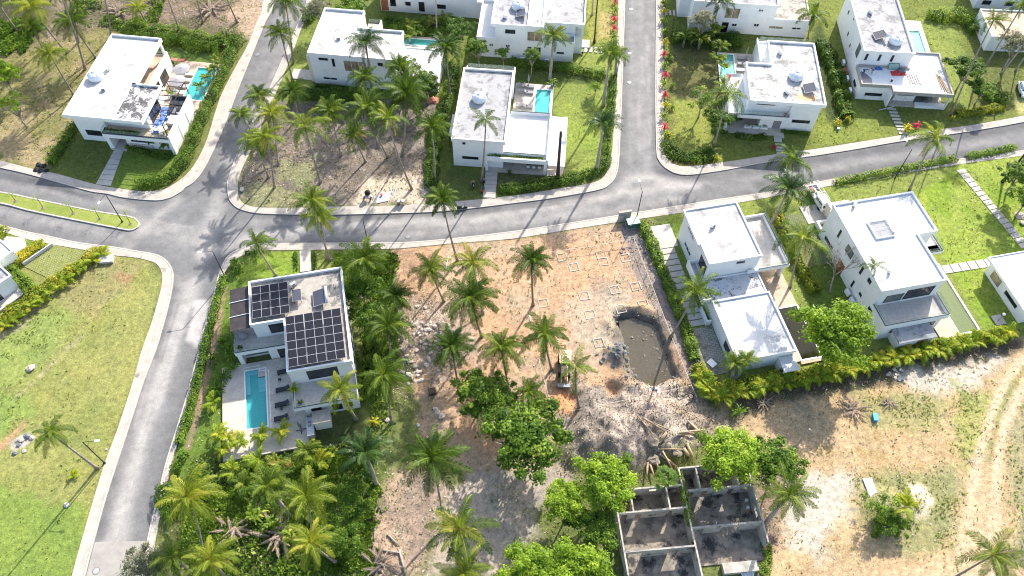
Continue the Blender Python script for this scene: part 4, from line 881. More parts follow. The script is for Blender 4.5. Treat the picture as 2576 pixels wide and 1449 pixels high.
# ---- villa F
FF = (28.23, 68.54, -13)
h = house('villa', 'white stepped villa with black-stained middle roof beside the slab driveway', *FF)
walls(h, (rect(0, 8, .1, 10.3), 0, 6.4), (rect(-.2, 8.3, -14.1, 0), 0, 3.1), (rect(-1.4, -.1, -4, 3), 2.9, 3.3), (rect(8.0, 8.4, -.2, 9.5), 0, 3.3), (rect(12.6, 13, .1, 1), 0, 3.3), (rect(8.3, 12.9, 5, 9.5), 0, 3.3))
roof(h, [(0, 0), (8.15, 0), (8.15, 10.45), (-.4, 10.45), (-.4, 3.7), (0, 3.7)], 7.0, 'roof_clean', par=.22, ph=.25)
roof(h, rect(-.3, 8.5, -14.2, -4.05), 3.6, 'roof_bluewhite', par=.22, ph=.25, label='bright white single-storey roof')
roof(h, rect(-.28, 8.3, -4.0, -.02), 3.35, 'roof_stained', par=.2, ph=.12, label='black-stained middle roof')
walls(h, (rect(-1.6, -1.35, -4, 3.2), 2.7, 4.0), (rect(-1.35, -.3, -4, -3.8), 2.7, 4.0), (rect(-1.35, -.05, 3.0, 3.2), 2.7, 4.0), (rect(8.3, 13.2, -.4, -.1), 3.3, 3.9), (rect(6.6, 8.4, -.42, -.1), 3.3, 3.9), (rect(12.95, 13.2, -.1, 9.7), 3.3, 3.9), (rect(8.2, 12.95, 9.5, 9.7), 3.3, 3.9), name='balcony_wall')
MB().prism(rect(8.2, 12.94, -.09, 9.49), 3.3, 3.34).prism(rect(-1.34, -.31, -3.8, 2.99), 3.3, 3.33).build('terrace_floor', M['terrace_mat'], h)
railing(h, [(8.3, -.25), (13.07, -.25), (13.07, 9.6)], 3.9, .9, .1)
win(h, 'W', 5.9, 8.2, 5.3, 5.8, -.0, 3, fr='white_wall'); win(h, 'W', 5.4, 7.9, 1.7, 2.4, 0, 3, fr='white_wall'); win(h, 'S', 4.5, 5.6, 5.9, 6.5, .1); win(h, 'W', -11.8, -10.2, 1.2, 2.5, -.2); win(h, 'W', .4, 2.6, 3.7, 5.8, 0, 2, sill=False); win(h, 'S', 8.8, 12.2, .3, 2.6, 5.0, 4, sill=False)
surf('patio', FF, [rect(8.45, 13.4, -5.2, 5), rect(8.45, 10.0, -14.4, -5.2), rect(10, 13.5, -14.9, -14.45)], .02, .34, 'tan_deck_mat')
pool(FF, 10.3, 13.2, -14.2, -5.5, .34, 'dark brown stagnant pool beside the white single-storey wing', water='dark_water', tile='mud', cop=.25)
FFb = FF
m = MB().prism(rect(6.0, 8.3, -16.6, -14.2), 2.3, 2.5)
h2 = thing('pump_shelter', 'small flat-roofed white shelter at the near end of the single-storey wing', 'shelter', loc(FF, 0, 0), R(13)); m.build('roof', M['roof_bluewhite'], h2); MB().prism(rect(6.2, 8.1, -15.4, -14.15), 0, 2.3).prism(rect(6.1, 6.3, -16.4, -16.2), 0, 2.3).build('wall', M['white_wall'], h2)
surf('driveway', FF, [rect(-4.9, -1.2, 8.6-k*1.12-.95, 8.6-k*1.12) for k in range(13)] + [rect(-4.9, -.4, 8.75, 13.3)], .02, .22, 'slab_mat')
surf('paved_yard', FF, [rect(-4.6, -.3, -14.0, -6.2)], .02, .2, 'grey_paver')
t = thing('low_wall', 'short white wall stub between the slab driveway and stepped villa', 'wall', loc(FF, 0, 0), R(13)); MB().prism(rect(-1.2, -.95, -5.8, -3.2), 0, 1.1).prism(rect(-1.2, -.5, -6.0, -5.8), 0, 1.3).build('wall_block', M['white_wall'], t)
ac_unit(loc(FF, 3.0, 6.6, 6.76), R(40), 'air conditioner unit on the clean upper roof of the stepped villa')
# ---- villa G
FG = (51.79, 64.38, -13)
h = house('villa', 'tall white villa with a grilled roof skylight and greenish pool', *FG)
walls(h, (rect(.1, 9.8, -.1, 15.9), 0, 6.9), (rect(9.8, 12.7, 8.3, 15.9), 0, 6.9), (rect(.1, 9.4, -3.8, -.1), 0, 3.4), (rect(9.8, 12.5, 7, 8.3), 0, 3.0), (rect(2.1, 7.4, -6.0, -3.8), 0, 2.35))
roof(h, [(-.1, -.2), (10.0, -.2), (10.0, 8.2), (13.1, 8.2), (13.1, 16.05), (-.1, 16.05)], 7.5, 'roof_bluewhite', par=.22, ph=.3)
MB().prism(rect(1.7, 7.6, -6.25, -3.82), 2.35, 2.55).build('annex_roof', M['roof_grey'], h)
walls(h, (rect(.0, .3, -3.9, -.1), 3.4, 3.95), (rect(.3, 10.2, -3.9, -3.65), 3.4, 3.95), (rect(9.95, 10.2, -3.65, 1.7), 3.4, 3.95), (rect(9.4, 10.2, -3.9, -.3), 3.0, 3.4), (rect(12.9, 15.2, 7.0, 10.4), 3.0, 3.4), (rect(15.0, 15.25, 6.95, 10.4), 3.4, 3.6), (rect(9.9, 15.0, 6.95, 7.15), 3.4, 3.6), name='balcony_wall')
MB().prism(rect(.31, 9.94, -3.64, -.11), 3.4, 3.44).prism(rect(9.8, 14.99, 7.16, 8.3), 3.4, 3.43).prism(rect(12.7, 14.99, 7.16, 10.39), 3.4, 3.43).build('terrace_floor', M['terrace_mat'], h)
railing(h, [(.15, -.1), (.15, -3.78), (10.07, -3.78), (10.07, 1.6)], 3.95, .9, .1); railing(h, [(10.3, 7.05), (15.12, 7.05), (15.12, 10.3)], 3.6, .9)
walls(h, (rect(2.0, 13.3, 17.5, 18.0), 2.9, 3.2), (rect(2.0, 13.3, 16.0, 17.5), 2.6, 2.9), name='balcony_wall'); railing(h, [(4.5, 17.8), (13.2, 17.8)], 3.2, .9)
for v, z0, z1 in ((12.1, 4.4, 5.9), (4.9, 4.75, 6.2)): win(h, 'W', v-.15, v+.15, z0, z1, .1)
for v in (2.7,): win(h, 'W', v-.35, v+.35, 5.6, 6.2, .1)
win(h, 'W', 11.9, 14.3, 1.3, 1.8, .1, 4); win(h, 'W', 7.8, 9.5, 4.5, 5.8, .1, 2, 'screen_glass'); win(h, 'W', 4.85, 5.1, 1.3, 2.6, .1); win(h, 'W', 2.45, 3.0, 2.2, 2.6, .1); win(h, 'W', -.6, .2, 2.4, 2.9, .1)
win(h, 'S', 1.7, 2.6, 1.6, 2.5, -3.8, 2); win(h, 'S', 2.9, 4.9, 1.4, 2.4, -3.8, 3); win(h, 'S', 6.4, 8.5, 1.7, 2.5, -3.8, 3); win(h, 'S', 1.6, 4.2, 4.0, 5.6, -.1 if 0 else -.1, 1, 'screen_glass'); door(h, 'S', 5.0, 6.0, .1, 1.9, -6.0, 'wood_door'); door(h, 'W', 7.9, 9.6, .1, 2.3, .1)
win(h, 'S', 4.6, 8.8, 4.0, 6.2, -.1, 3, sill=False)
surf('patio', FG, [rect(9.5, 12.4, -6.5, 6.9)], .02, .34, 'tan_deck_mat')
pool(FG, 12.7, 15.7, -5.4, 6.5, .34, 'long shallow pool with greenish water and floating leaves beside the tall villa', water='green_water', tile='pebble', cop=.28)
t = thing('skylight', 'square roof skylight covered by a metal grille on the tall villa', 'skylight', loc(FG, 5, 10.2, 7.2), R(13))
MB().ring(rect(-1.5, 1.5, -1.6, 1.6), rect(-1.35, 1.35, -1.45, 1.45), 0, .32).build('curb', M['white_wall'], t); MB().box(-1.34, 1.34, -1.44, 1.44, .01, .05).build('well_floor', M['grey_wall'], t)
m = MB()
for k in range(18): m.box(-1.34+k*.157, -1.31+k*.157, -1.44, 1.44, .27, .3)
m.box(-1.34, 1.34, -.02, .02, .24, .268); m.build('grille', M['steel_dark'], t)
ac_unit(loc(FG, 3.2, 15.4, 7.2), R(60), 'air conditioner unit on the far left corner of the tall villa roof'); ac_unit(loc(FG, 2.7, 2.9, 7.2), R(60), 'air conditioner unit near the front of the tall villa roof'); ac_unit(loc(FG, 6.6, 9.4, 7.2), R(70), 'air conditioner unit touching the skylight grille of the tall villa roof', s=.8)
for k, v in enumerate((4.4, 2.9)): ac_unit(loc(FG, -.5, v, .12), R(103), ('farther', 'nearer')[k]+' ground air conditioner at the left wall of the tall villa', 'air conditioners at the foot of the walls', 1.2)
MB().prism(rect(-.6, 2.0, 17.0, 17.8), 0, 2.4)
t = thing('entrance_wall', 'cream entrance screen wall with white canopy beam beside the parked truck', 'wall', loc(FG, 0, 0), R(13)); MB().prism(rect(2.6, 3.1, 17.9, 20.2), 0, 2.7).build('screen', M['cream_wall'], t); MB().prism(rect(3.1, 6.3, 18.1, 20.0), 2.3, 2.5).ring(rect(.4, 2.4, 16.3, 18), rect(.7, 2.1, 16.6, 17.7), .1, 1.0).build('canopy_slab', M['white_wall'], t)
surf('patio', FG, [rect(-.6, 2.5, 18.2, 21.8)], .02, .25, 'slab_mat')
surf('driveway', FG, [rect(-5.2, .0, 10.2, 20.5)], .02, .17, 'grass_paver')
# lawn stepping paths right of G
def slabs(a, b, n, w, gap=.08, z=.2):
    m = MB(); a = at(*a); b = at(*b); a = a.to_2d(); b = b.to_2d(); e = (b-a)/n; d = e.normalized(); nn = Vector((-d.y, d.x))*w/2
    for k in range(n):
        p = a+e*k; q = a+e*(k+1)-d*gap; m.prism([tuple(v) for v in (p-nn, q-nn, q+nn, p+nn)], .02, z)
    tag(m.build('stepping_path', M['slab_mat']), kind='structure')
slabs((2415, 428), (2580, 625), 17, 1.5, .14); slabs((2372, 680), (2500, 660), 6, 1.5, .14)
# ---- pavilion H
FH = (74.9, 64.11, -13)
h = house('pavilion', 'single-storey white pavilion with plain flat roof at the right edge of the bright lawn', *FH, cat='pavilion')
walls(h, (rect(-.2, 8, .1, 9.6), 0, 2.9)); roof(h, rect(-.9, 8.6, -.1, 10.2), 3.3, 'roof_bluewhite', ph=.15, par=.15, th=.25); win(h, 'W', 2.0, 4.8, 1.3, 1.8, -.2); win(h, 'W', 6.2, 8.4, .6, 2.4, -.2, 1, 'curtain_glass', 'white_wall')
# ---- villa L, cut by the left edge
FL = (-74.6, 62.12, 38)
h = house('villa', 'white villa corner cut by the left edge, behind the golden hedge', *FL)
walls(h, (rect(-12, -1.2, -8, 4.1), 0, 3.2), (rect(-14, -5.5, 3.9, 7), 0, 2.9)); roof(h, rect(-12, -1.0, -8, 4.3), 3.6, 'roof_grey', ph=.2); roof(h, rect(-14, -5.3, 4.32, 7), 3.1, 'roof_clean', ph=.15)
win(h, 'E', -1.5, 1.5, .6, 2.4, -1.2, 2)
surf('terrace', FL, [rect(-1.15, .25, -8, 4.2)], 0, .5, 'terrace_mat')
tag(MB().prism([tuple(v) for v in pp([(62,672),(141,710),(228,636),(132,617)])], .02, .18).build('driveway', M['grass_paver_left']), kind='structure')
tag(MB().prism([tuple(v) for v in pp([(-60,590),(62,600),(68,622),(20,650),(-60,630)])], .02, .2).build('entry_slab', M['slab_mat']), kind='structure')
t = thing('low_wall', 'low grey wall between the golden bushes and the left paved yard', 'wall', (0, 0, 0)); a_ = at(134, 618, .1).to_2d(); b_ = at(60, 668, .1).to_2d(); e_ = (b_-a_).normalized(); n_ = Vector((-e_.y, e_.x))*.12
MB().prism([tuple(v) for v in (a_-n_, b_-n_, b_+n_, a_+n_)][::-1], 0, .75).build('wall_block', M['grey_wall'], t)
# ---- villa S with the solar arrays
FS = (-29.09, 49.61, -13)
h = house('villa', 'white villa with two large solar arrays on its roof and a long pool', *FS)
walls(h, (rect(0.1, 8.3, 0, 15.2), 0, 6.3), (rect(-4.3, .1, 8.3, 15.4), 0, 6.3), (rect(-7.1, .1, 8.3, 15.4), 0, 3.3), (rect(-3.1, .1, 6.3, 8.3), 0, 3.2), (rect(-6.7, -3.0, 7.4, 8.3), 0, 3.2), (rect(-7.3, -6.7, 6.2, 8.3), 0, 3.2), (rect(1.2, 8.3, -3.5, 0), 0, 3.3))
roof(h, [(0, -.1), (8.5, -.1), (8.5, 15.5), (-4.5, 15.5), (-4.5, 8.15), (0, 8.15)], 7.0, 'roof_dirty', par=.25, ph=.42, th=.28)
walls(h, (rect(-7.4, -.01, 6.1, 6.35), 3.0, 3.7), (rect(-7.4, -7.15, 6.35, 15.4), 3.0, 3.7), (rect(-7.15, .0, 6.35, 8.3), 3.0, 3.3), (rect(0, 8.45, -3.9, -3.65), 3.0, 3.7), (rect(0, .25, -3.65, -.12), 3.0, 3.7), (rect(8.2, 8.45, -3.65, -.12), 3.0, 3.7), (rect(.25, 1.2, -3.65, -.1), 3.0, 3.3), name='balcony_wall')
MB().prism(rect(-7.14, 0, 6.36, 8.29), 3.3, 3.34).prism(rect(-7.14, -4.31, 8.3, 15.3), 3.3, 3.34).prism(rect(.26, 8.19, -3.64, -.01), 3.3, 3.34).build('terrace_floor', M['terrace_mat'], h)
railing(h, [(-7.28, 12), (-7.28, 6.22), (-.1, 6.22)], 3.7, .85, .1); railing(h, [(.12, -.2), (.12, -3.78), (8.32, -3.78), (8.32, -.2)], 3.7, .85, .1)
win(h, 'S', 2.4, 6.3, 4.0, 6.1, 0, 2, sill=False); win(h, 'S', -2.2, .05, 4.0, 6.1, 8.3, 1, sill=False); win(h, 'S', -1.85, -.05, .5, 2.9, 6.3, 1, sill=False); win(h, 'S', -6.5, -3.3, .6, 2.7, 7.4, 1, 'screen_glass', 'grey_wall', False)
for a, b in ((2.05, 3.3), (4.8, 6.0), (6.7, 7.4)): win(h, 'S', a, b, .8+.3*(a > 6), 2.35, -3.5, 1)
for k in range(7): win(h, 'E', -2.5+k*2.5, -1.3+k*2.5, 1.0, 2.2, 8.3 , 1); 
for k in range(6): win(h, 'E', .6+k*2.5, 1.8+k*2.5, 4.2, 5.6, 8.3, 1)
t = thing('awning', 'dark brown sheet awning on white bars at the left of the solar-panel villa', 'awning', loc(FS, 0, 0), R(13))
MB().quad((-7.3, 8.2, 6.05), (-4.55, 8.2, 6.35), (-4.55, 15.2, 6.35), (-7.3, 15.2, 6.05)).quad((-7.3, 15.2, 6.0), (-4.55, 15.2, 6.3), (-4.55, 8.2, 6.3), (-7.3, 8.2, 6.0)).build('sheet', M['canopy_dark'], t)
for v in (10.5, 12.9): MB().tube([(-7.35, v, 6.1), (-4.5, v, 6.42)], .05, 5).build('bar', M['white_plastic'], t)
for v in (8.3, 15.1): MB().tube([(-7.2, v, 3.7), (-7.2, v, 6.02)], .04, 5).build('post', M['black_metal'], t)
def solar_array(u0, v0, nu, nv, pw, pd, z, label, tilt=3.0):
    t = thing('solar_array', label, 'solar panels', loc(FS, u0, v0, z), R(13), 'solar arrays on the villa roof'); t.rotation_euler = (R(tilt), 0, R(13))
    base = None
    for i in range(nu):
        for j in range(nv):
            if base is None:
                base = MB().box(0, pw-.05, 0, pd-.05, 0, .04).build('solar_panel', M['solar_cell'], t); fr_ = MB().ring(rect(-.02, pw-.03, -.02, pd-.03), rect(.004, pw-.054, .004, pd-.054), -.01, .052).build('panel_frame', M['alu'], base); o = base
            else:
                o = link(base.copy()); o.parent = t; f2 = link(fr_.copy()); f2.parent = o
            o.location = (i*pw+(i//2)*.07, j*pd, 0)
    m = MB()
    for v in (.4, nv*pd-.5): m.box(0, nu*pw, v, v+.06, -.12, -.02)
    for u in (.2, nu*pw/2, nu*pw-.3): m.box(u, u+.06, .4, .46, -.7, -.12).box(u, u+.06, nv*pd-.5, nv*pd-.44, -1.0, -.12)
    m.build('mounting_frame', M['grey_metal'], t); return t
solar_array(-3.95, 8.85, 4, 4, 1.22, 1.27, 7.35, 'four-by-four solar array on the left wing of the dirty flat roof')
solar_array(.4, .35, 6, 6, 1.21, 1.28, 7.35, 'six-by-six solar array covering the near end of the dirty flat roof')
t = thing('panel_stand', 'single grey solar panel on a stand, right of the smaller array', 'solar panels', loc(FS, 1.45, 10.6, 7.35), R(13)); MB().box(0, 1.2, 0, 1.9, 0, .05).build('panel', M['collector'], t); MB().ring(rect(-.03, 1.23, -.03, 1.93), rect(0, 1.2, 0, 1.9), -.01, .06).build('panel_frame', M['alu'], t); MB().box(.1, .16, .1, .16, -.75, 0).box(1.05, 1.11, .1, .16, -.75, 0).box(.1, .16, 1.75, 1.81, -.75, 0).box(1.05, 1.11, 1.75, 1.81, -.75, 0).build('stand', M['black_metal'], t)
solar_heater(loc(FS, 5.0, 10.7, 6.6), R(13), 1.7, 2.5, 'flat-plate solar heater with a steel cylinder on the dirty flat roof', (.2, 'grey_metal'))
ac_unit(loc(FS, 1.6, 13.7, 6.6), R(50), 'white air conditioner behind the small array on the solar-panel villa')
deck_around(FS, -9.95, 1.1, -7.9, 6.2, -6.8, -4.1, -3.9, 4.95, .5, 'deck_mat')
surf('pool_deck', FS, [rect(-5.1, -4.1, 3.75, 4.95)], .1, .5, 'deck_mat')
pool(FS, -6.8, -4.1, -3.9, 4.95, .5, 'long turquoise pool with corner steps between white deck and dark loungers', cop=.18,
     ledge=[(rect(-6.76, -6.2, 1.3, 4.9), .36), (rect(-6.2, -5.12, 4.3, 4.9), .36)]+[(rect(-5.12, -4.14, 1.5+k*.42, 1.92+k*.42), .2+k*.045) for k in range(5)])
MB().ring(rect(-7.05, -3.5, -4.3, 5.5), rect(-6.99, -3.56, -4.24, 5.44), .5, .515)
t = thing('drain_channel', 'thin white drain line framing the long pool on the deck', 'drain', loc(FS, 0, 0), R(13)); MB().box(-7.0, -4.85, 5.5, 5.58, .5, .512).box(-4.93, -4.85, 4.6, 5.5, .5, .512).box(-4.85, -3.6, 4.6, 4.68, .5, .512).box(-3.68, -3.6, -4.3, 4.6, .5, .512).build('channel', M['white_plastic'], t)
t = thing('outdoor_kitchen', 'grey outdoor counter with a stained concrete hut beside the near terrace', 'outdoor kitchen', loc(FS, 0, 0), R(13))
MB().box(2.2, 4.3, -5.7, -4.0, 0, 2.1).build('hut_wall', M['white_wall'], t); MB().box(2.1, 4.4, -5.8, -3.92, 2.1, 2.25).build('hut_roof', M['roof_dirty'], t); MB().box(1.1, 2.05, -6.9, -4.2, .4, 1.35).build('counter', M['grey_metal'], t); MB().box(1.3, 1.75, -5.1, -4.8, 1.35, 1.38).box(1.3, 1.75, -5.6, -5.3, 1.35, 1.38).build('sink', M['steel_dark'], t)
surf('deck_steps', FS, [rect(-1.0+.1, .4, -8.5, -7.9)], .02, .3, 'slab_mat')
# front path and side wall of S
slabs((768, 631), (770, 684), 1, 1.7, 0, .2)
# ---- roofless ruin
FR = (13.67, 33.33, -6.5)
h = house('ruined_building', 'roofless grey concrete block ruin with moss-blackened walls, near the bottom edge', *FR, cat='ruin')
T = .2; HZ = 2.7
def rwall(pts_or, a, b, axis, c, holes=(), z1=HZ):
    """wall along u (axis v=c) or along v (axis u=c), split round door and window holes (p, q, zlo, zhi)"""
    m = MB()
    def bx(p, q, r, s):
        if axis == 'v': m.box(p, q, c-T/2, c+T/2, r, s)
        else: m.box(c-T/2, c+T/2, p, q, r, s)
    x = a
    for p, q, lo, hi in sorted(holes):
        bx(x, p, .1, z1)
        if lo > .15: bx(p, q, .1, lo)
        if hi < z1: bx(p, q, hi, z1)
        x = q
    bx(x, b, .1, z1); w = m.build('block_wall', M['ruin_wall_mat'], h)
    return w
def blocks(a, b, c):
    k0 = None; n_ = int((b-a)/.42)
    w = thing_part = None
    m = MB()
    for k in range(n_):
        x = a+k*(b-a)/n_; j = random.uniform(-.012, .012); z = HZ+random.uniform(0, .05)
        m.ring([(x+.01, c-.1+j), (x+.38, c-.1+j), (x+.38, c+.1+j), (x+.01, c+.1+j)], [(x+.05, c-.06+j), (x+.34, c-.06+j), (x+.34, c+.06+j), (x+.05, c+.06+j)], HZ-.02, z)
    m.build('block_course', M['block_mat'], h)
rwall(0, 0.1, 8.6, 'v', 0, ((.55, 1.35, .1, 2.1), (2.3, 3.1, .1, 2.1), (6.3, 7.1, .1, 2.1))); blocks(.1, 8.6, 0)
rwall(0, 0.1, 8.6, 'v', -4.75, ((.6, 2.4, .1, 1.9), (5.6, 7.4, .1, 1.9))); blocks(.2, 8.6, -4.75)
rwall(0, -9.5, 3.2, 'u', 0, ((-3.6, -2.8, 1.2, 2.0),)); rwall(0, -11, 5.2, 'u', 8.7)
rwall(0, 0, 8.7, 'v', 2.9, ((4.6, 5.6, 1.6, 2.2),)); rwall(0, .1, 2.9, 'u', 2.0); rwall(0, .1, 2.9, 'u', 6.6)
rwall(0, 8.8, 17.7, 'v', 2.1, ((9.4, 10.2, .1, 2.1), (11.2, 12.0, .1, 2.1), (14.6, 15.4, .1, 2.1))); blocks(8.8, 17.7, 2.1)
rwall(0, 8.8, 17.6, 'v', -2.6, ((9.4, 10.4, .1, 2.0), (12.6, 15.0, .1, 2.0))); blocks(8.8, 17.6, -2.6)
rwall(0, -5.2, 5.5, 'u', 17.6, ((-1.6, -.2, 1.1, 1.9),)); rwall(0, 8.7, 17.7, 'v', 5.1, ()); rwall(0, 2.2, 5.1, 'u', 10.9); rwall(0, 2.2, 5.1, 'u', 15.9)
rwall(0, -9.0, -8.2, 'v', -6.9) if 0 else None
MB().prism(rect(-.1, 8.7, -9.4, 3), .0, .22).prism(rect(8.7, 17.6, -6.6, 5.1), .0, .24).build('floor_slab', M['ruin_floor_mat'], h)
MB().box(11.9, 16.2, -7.9, -6.65, .05, .9).build('low_wall', M['ruin_wall_mat'], h)
# ================================================================ VEGETATION
class LB:
    """collects leaf quads as arrays"""
    def __init__(s): s.V = []; s.r = []; s.n = 0
    def add(s, P, r):      # P (n,4,3), r (n,)
        s.V.append(np.asarray(P, float).reshape(-1, 3)); s.r.append(np.asarray(r, float))
    def mesh(s, name, mat):
        V = np.concatenate(s.V); r = np.concatenate(s.r); Q = np.arange(len(V)).reshape(-1, 4)
        return npmesh(name, V, Q, M[mat], rnd=np.clip(r, 0, 1))
def leaves(C, N, size, asp=.55, r=None, rg=None):
    """diamond leaves at centres C facing roughly N"""
    rg = rg or rng; n = len(C); N = N/np.linalg.norm(N, axis=1, keepdims=True)
    T = np.cross(N, rg.normal(size=(n, 3))); T /= np.linalg.norm(T, axis=1, keepdims=True)+1e-9
    B = np.cross(N, T); L = (size*rg.uniform(.7, 1.35, n))[:, None]
    return np.stack([C-T*L*.5, C+B*L*asp*.5, C+T*L*.5, C-B*L*asp*.5], 1)
def frond(lb, az, e0, L, bend, seed, tone, nl=24, width=.85, lw=.1, droop=.35, origin=(0, 0, 0), wind=0.0, curl=0.0):
    rg = np.random.default_rng(seed); n = 12; p = np.array(origin, float); pts = [p.copy()]; d = []
    for i in range(n):
        t = (i+.5)/n; e = e0-bend*t**1.3; a = az+curl*t
        v = np.array([math.cos(a)*math.cos(e), math.sin(a)*math.cos(e), math.sin(e)]); v = v+np.array([.25, -.35, 0])*wind*t; v /= np.linalg.norm(v)
        d.append(v); p = p+v*L/n; pts.append(p.copy())
    pts = np.array(pts); d = np.array(d+[d[-1]])
    up = np.array([0, 0, 1.]); side = np.cross(d, up); side /= np.linalg.norm(side, axis=1, keepdims=True)+1e-9
    w = .05*np.linspace(1, .3, n+1)[:, None]
    Rq = np.stack([pts[:-1]-side[:-1]*w[:-1], pts[:-1]+side[:-1]*w[:-1], pts[1:]+side[1:]*w[1:], pts[1:]-side[1:]*w[1:]], 1)+[0, 0, .02]
    lb.add(Rq, np.full(n, min(.86, tone+.28)))
    t = np.linspace(.1, .99, nl); k = t*n; i = np.minimum(k.astype(int), n-1); f = (k-i)[:, None]
    P = pts[i]*(1-f)+pts[i+1]*f; D = d[i]; Sd = side[i]
    prof = width*np.minimum(.45+1.9*t, 1.18*(1-t)**.62+.1)*L/4.0
    for sg in (-1, 1):
        ln = (prof*rg.uniform(.7, 1.25, nl))[:, None]
        dr = droop*rg.uniform(.5, 1.5, nl)[:, None]
        A = D*.62+Sd*sg*.8+up*(.3-dr*.4)+rg.normal(0, .08, (nl, 3)); A /= np.linalg.norm(A, axis=1, keepdims=True)
        Bv = D*.75+Sd*sg*.42+up*(-.1-dr*1.5); Bv /= np.linalg.norm(Bv, axis=1, keepdims=True)
        M1 = P+A*ln*.5; M2 = M1+Bv*ln*.5; W1 = D*lw*.5
        lb.add(np.stack([P-W1*.6, P+W1*.6, M1+W1, M1-W1], 1), tone+rg.normal(0, .07, nl))
        lb.add(np.stack([M1-W1, M1+W1, M2+W1*.25, M2-W1*.25], 1), tone+.08+rg.normal(0, .08, nl))
def crown_mesh(seed, mat='palm_leaf', nf=20, L=4.0, wind=.6, dead=1, royal=False, tone=.38, nl=44):
    rg = np.random.default_rng(seed); lb = LB()
    for k in range(nf):
        q = k/nf; az = k*2.39996+rg.uniform(-.2, .2)
        e0 = R(78)-q*R(92)+rg.uniform(-.12, .12); bend = R(55)+q*R(28)+rg.uniform(0, .3)
        if royal: e0 = R(80)-q*R(75); bend = R(75)+q*R(25)
        frond(lb, az, e0, L*rg.uniform(.8, 1.12)*(.72+.28*min(1, q*2.2)), bend, seed*100+k, min(.72, tone-.1+.26*(1-q)+rg.normal(0, .1)), nl=nl, wind=wind, droop=rg.uniform(.5, .95) if not royal else .85, curl=rg.uniform(-.4, .4), lw=.07, width=1.12)
    for k in range(dead):
        frond(lb, rg.uniform(0, 6.28), R(-25), L*.75, R(60), seed*77+k, .97, nl=16, wind=wind*.4, droop=1.2, lw=.1)
    return lb.mesh('crown', mat)
PALM = {}
for i in range(8): PALM['c', i] = crown_mesh(10+i, nf=(26, 20, 24, 17, 28, 15, 22, 25)[i], dead=(0, 2, 1, 3, 1, 1, 4, 0)[i], wind=(.7, 1.0, .5, 1.2, .8, 1.5, .4, .9)[i], tone=(.3, .4, .34, .44, .36, .5, .3, .26)[i], L=(4, 3.8, 4.3, 3.7, 4, 4.2, 3.9, 4.1)[i])
for i in range(3): PALM['y', i] = crown_mesh(30+i, 'palm_leaf_yellow', nf=20, dead=1, wind=.6)
for i in range(2): PALM['d', i] = crown_mesh(40+i, 'palm_leaf_dark', nf=20, dead=0, wind=.3, royal=True)
for i in range(2): PALM['r', i] = crown_mesh(50+i, 'palm_leaf', nf=18, dead=0, wind=.25, royal=True, tone=.5)
for i in range(2): PALM['s', i] = crown_mesh(60+i, 'palm_leaf', nf=9, dead=2, wind=1.2)
for i in range(2): PALM['w', i] = crown_mesh(70+i, 'palm_leaf', nf=15, dead=1, wind=1.9)
nutm = MB()
for k in range(7):
    a = k*.9; nutm.lathe([(.02, -.14), (.12, -.06), (.13, .04), (.03, .14)], 7, (.3*math.cos(a), .3*math.sin(a))); nutm.xf(Matrix.Translation((0, 0, -.25)), len(nutm.v)-28)
plain('coconut', (.28, .22, .06), .7, .2, var=.4)
def trunk(b, c, r0, r1, parent, mat='bark', bulge=0.0, n=10):
    """b, c local base and top; starts upright and leans over"""
    b = Vector(b); c = Vector(c); up = Vector((0, 0, 1)); d = c-b; ln = d.length; pts = []; rr = []
    m1 = b+up*d.z*.3+Vector((d.x, d.y, 0))*.42; m2 = b+Vector((d.x, d.y, 0))*.86+up*d.z*.68
    for i in range(n+1):
        t = i/n; pts.append(b*(1-t)**3+m1*3*t*(1-t)**2+m2*3*t*t*(1-t)+c*t**3)
        rr.append(r0+(r1-r0)*min(1, t*1.3)+(.12*math.exp(-t*14))+bulge*math.exp(-((t-.35)/.25)**2))
    return MB().tube(pts, rr, 8).build('trunk', M[mat], parent, True)
def palm(label, cx, cy, h=None, base=None, rad=3.3, kind='c', group='coconut palms', name='coconut_palm', cat='palm tree', r0=.17, tr='bark', spin=None, yellow=False):
    if base:
        b = at(*base, .1); best = min((abs((at(cx, cy, z).to_2d()-b.to_2d()).length), z) for z in np.arange(1.5, 20, .25))
        z = h or best[1]; c = at(cx, cy, z)
    else:
        c = at(cx, cy, h); b = Vector((c.x+random.uniform(-.7, .7), c.y+random.uniform(-.6, .9), .1)); z = h
    b.z = gz(b.x, b.y)-.05
    t = thing(name, label, cat, b, 0, group)
    loc_ = Vector((c.x-b.x, c.y-b.y, z-b.z))
    trunk((0, 0, 0), loc_, r0, r0*.62, t, tr, bulge=.07 if kind in 'dr' else 0)
    vs_ = [k for k in PALM if k[0] == kind]; key = random.choice(vs_)
    o = link(bpy.data.objects.new('crown', PALM[key])); o.parent = t; s = rad/3.0*random.uniform(.92, 1.1); o.location = loc_+Vector((0, 0, -.05)); o.scale = (s*random.choice((-1, 1)), s, s*random.uniform(.85, 1.1))
    o.rotation_euler = (random.uniform(-.2, .2), random.uniform(-.2, .2), random.uniform(-.6, .6) if spin is None else spin)
    if kind == 'c' and random.random() < .6:
        q = nutm.build('coconut_bunch', M['coconut'], t, True) if not hasattr(palm, 'nm') else link(bpy.data.objects.new('coconut_bunch', palm.nm))
        palm.nm = q.data; q.parent = t; q.location = loc_
    if kind in 'dr':
        MB().tube([loc_-Vector((0, 0, 1.3)), loc_+Vector((0, 0, .1))], [r0*.6, r0*.5], 8).build('crownshaft', M['green_box_top'] if 0 else M['crownshaft'], t, True)
    return t
plain('crownshaft', (.16, .24, .05), .5, .4)
PG = 'coconut palms'
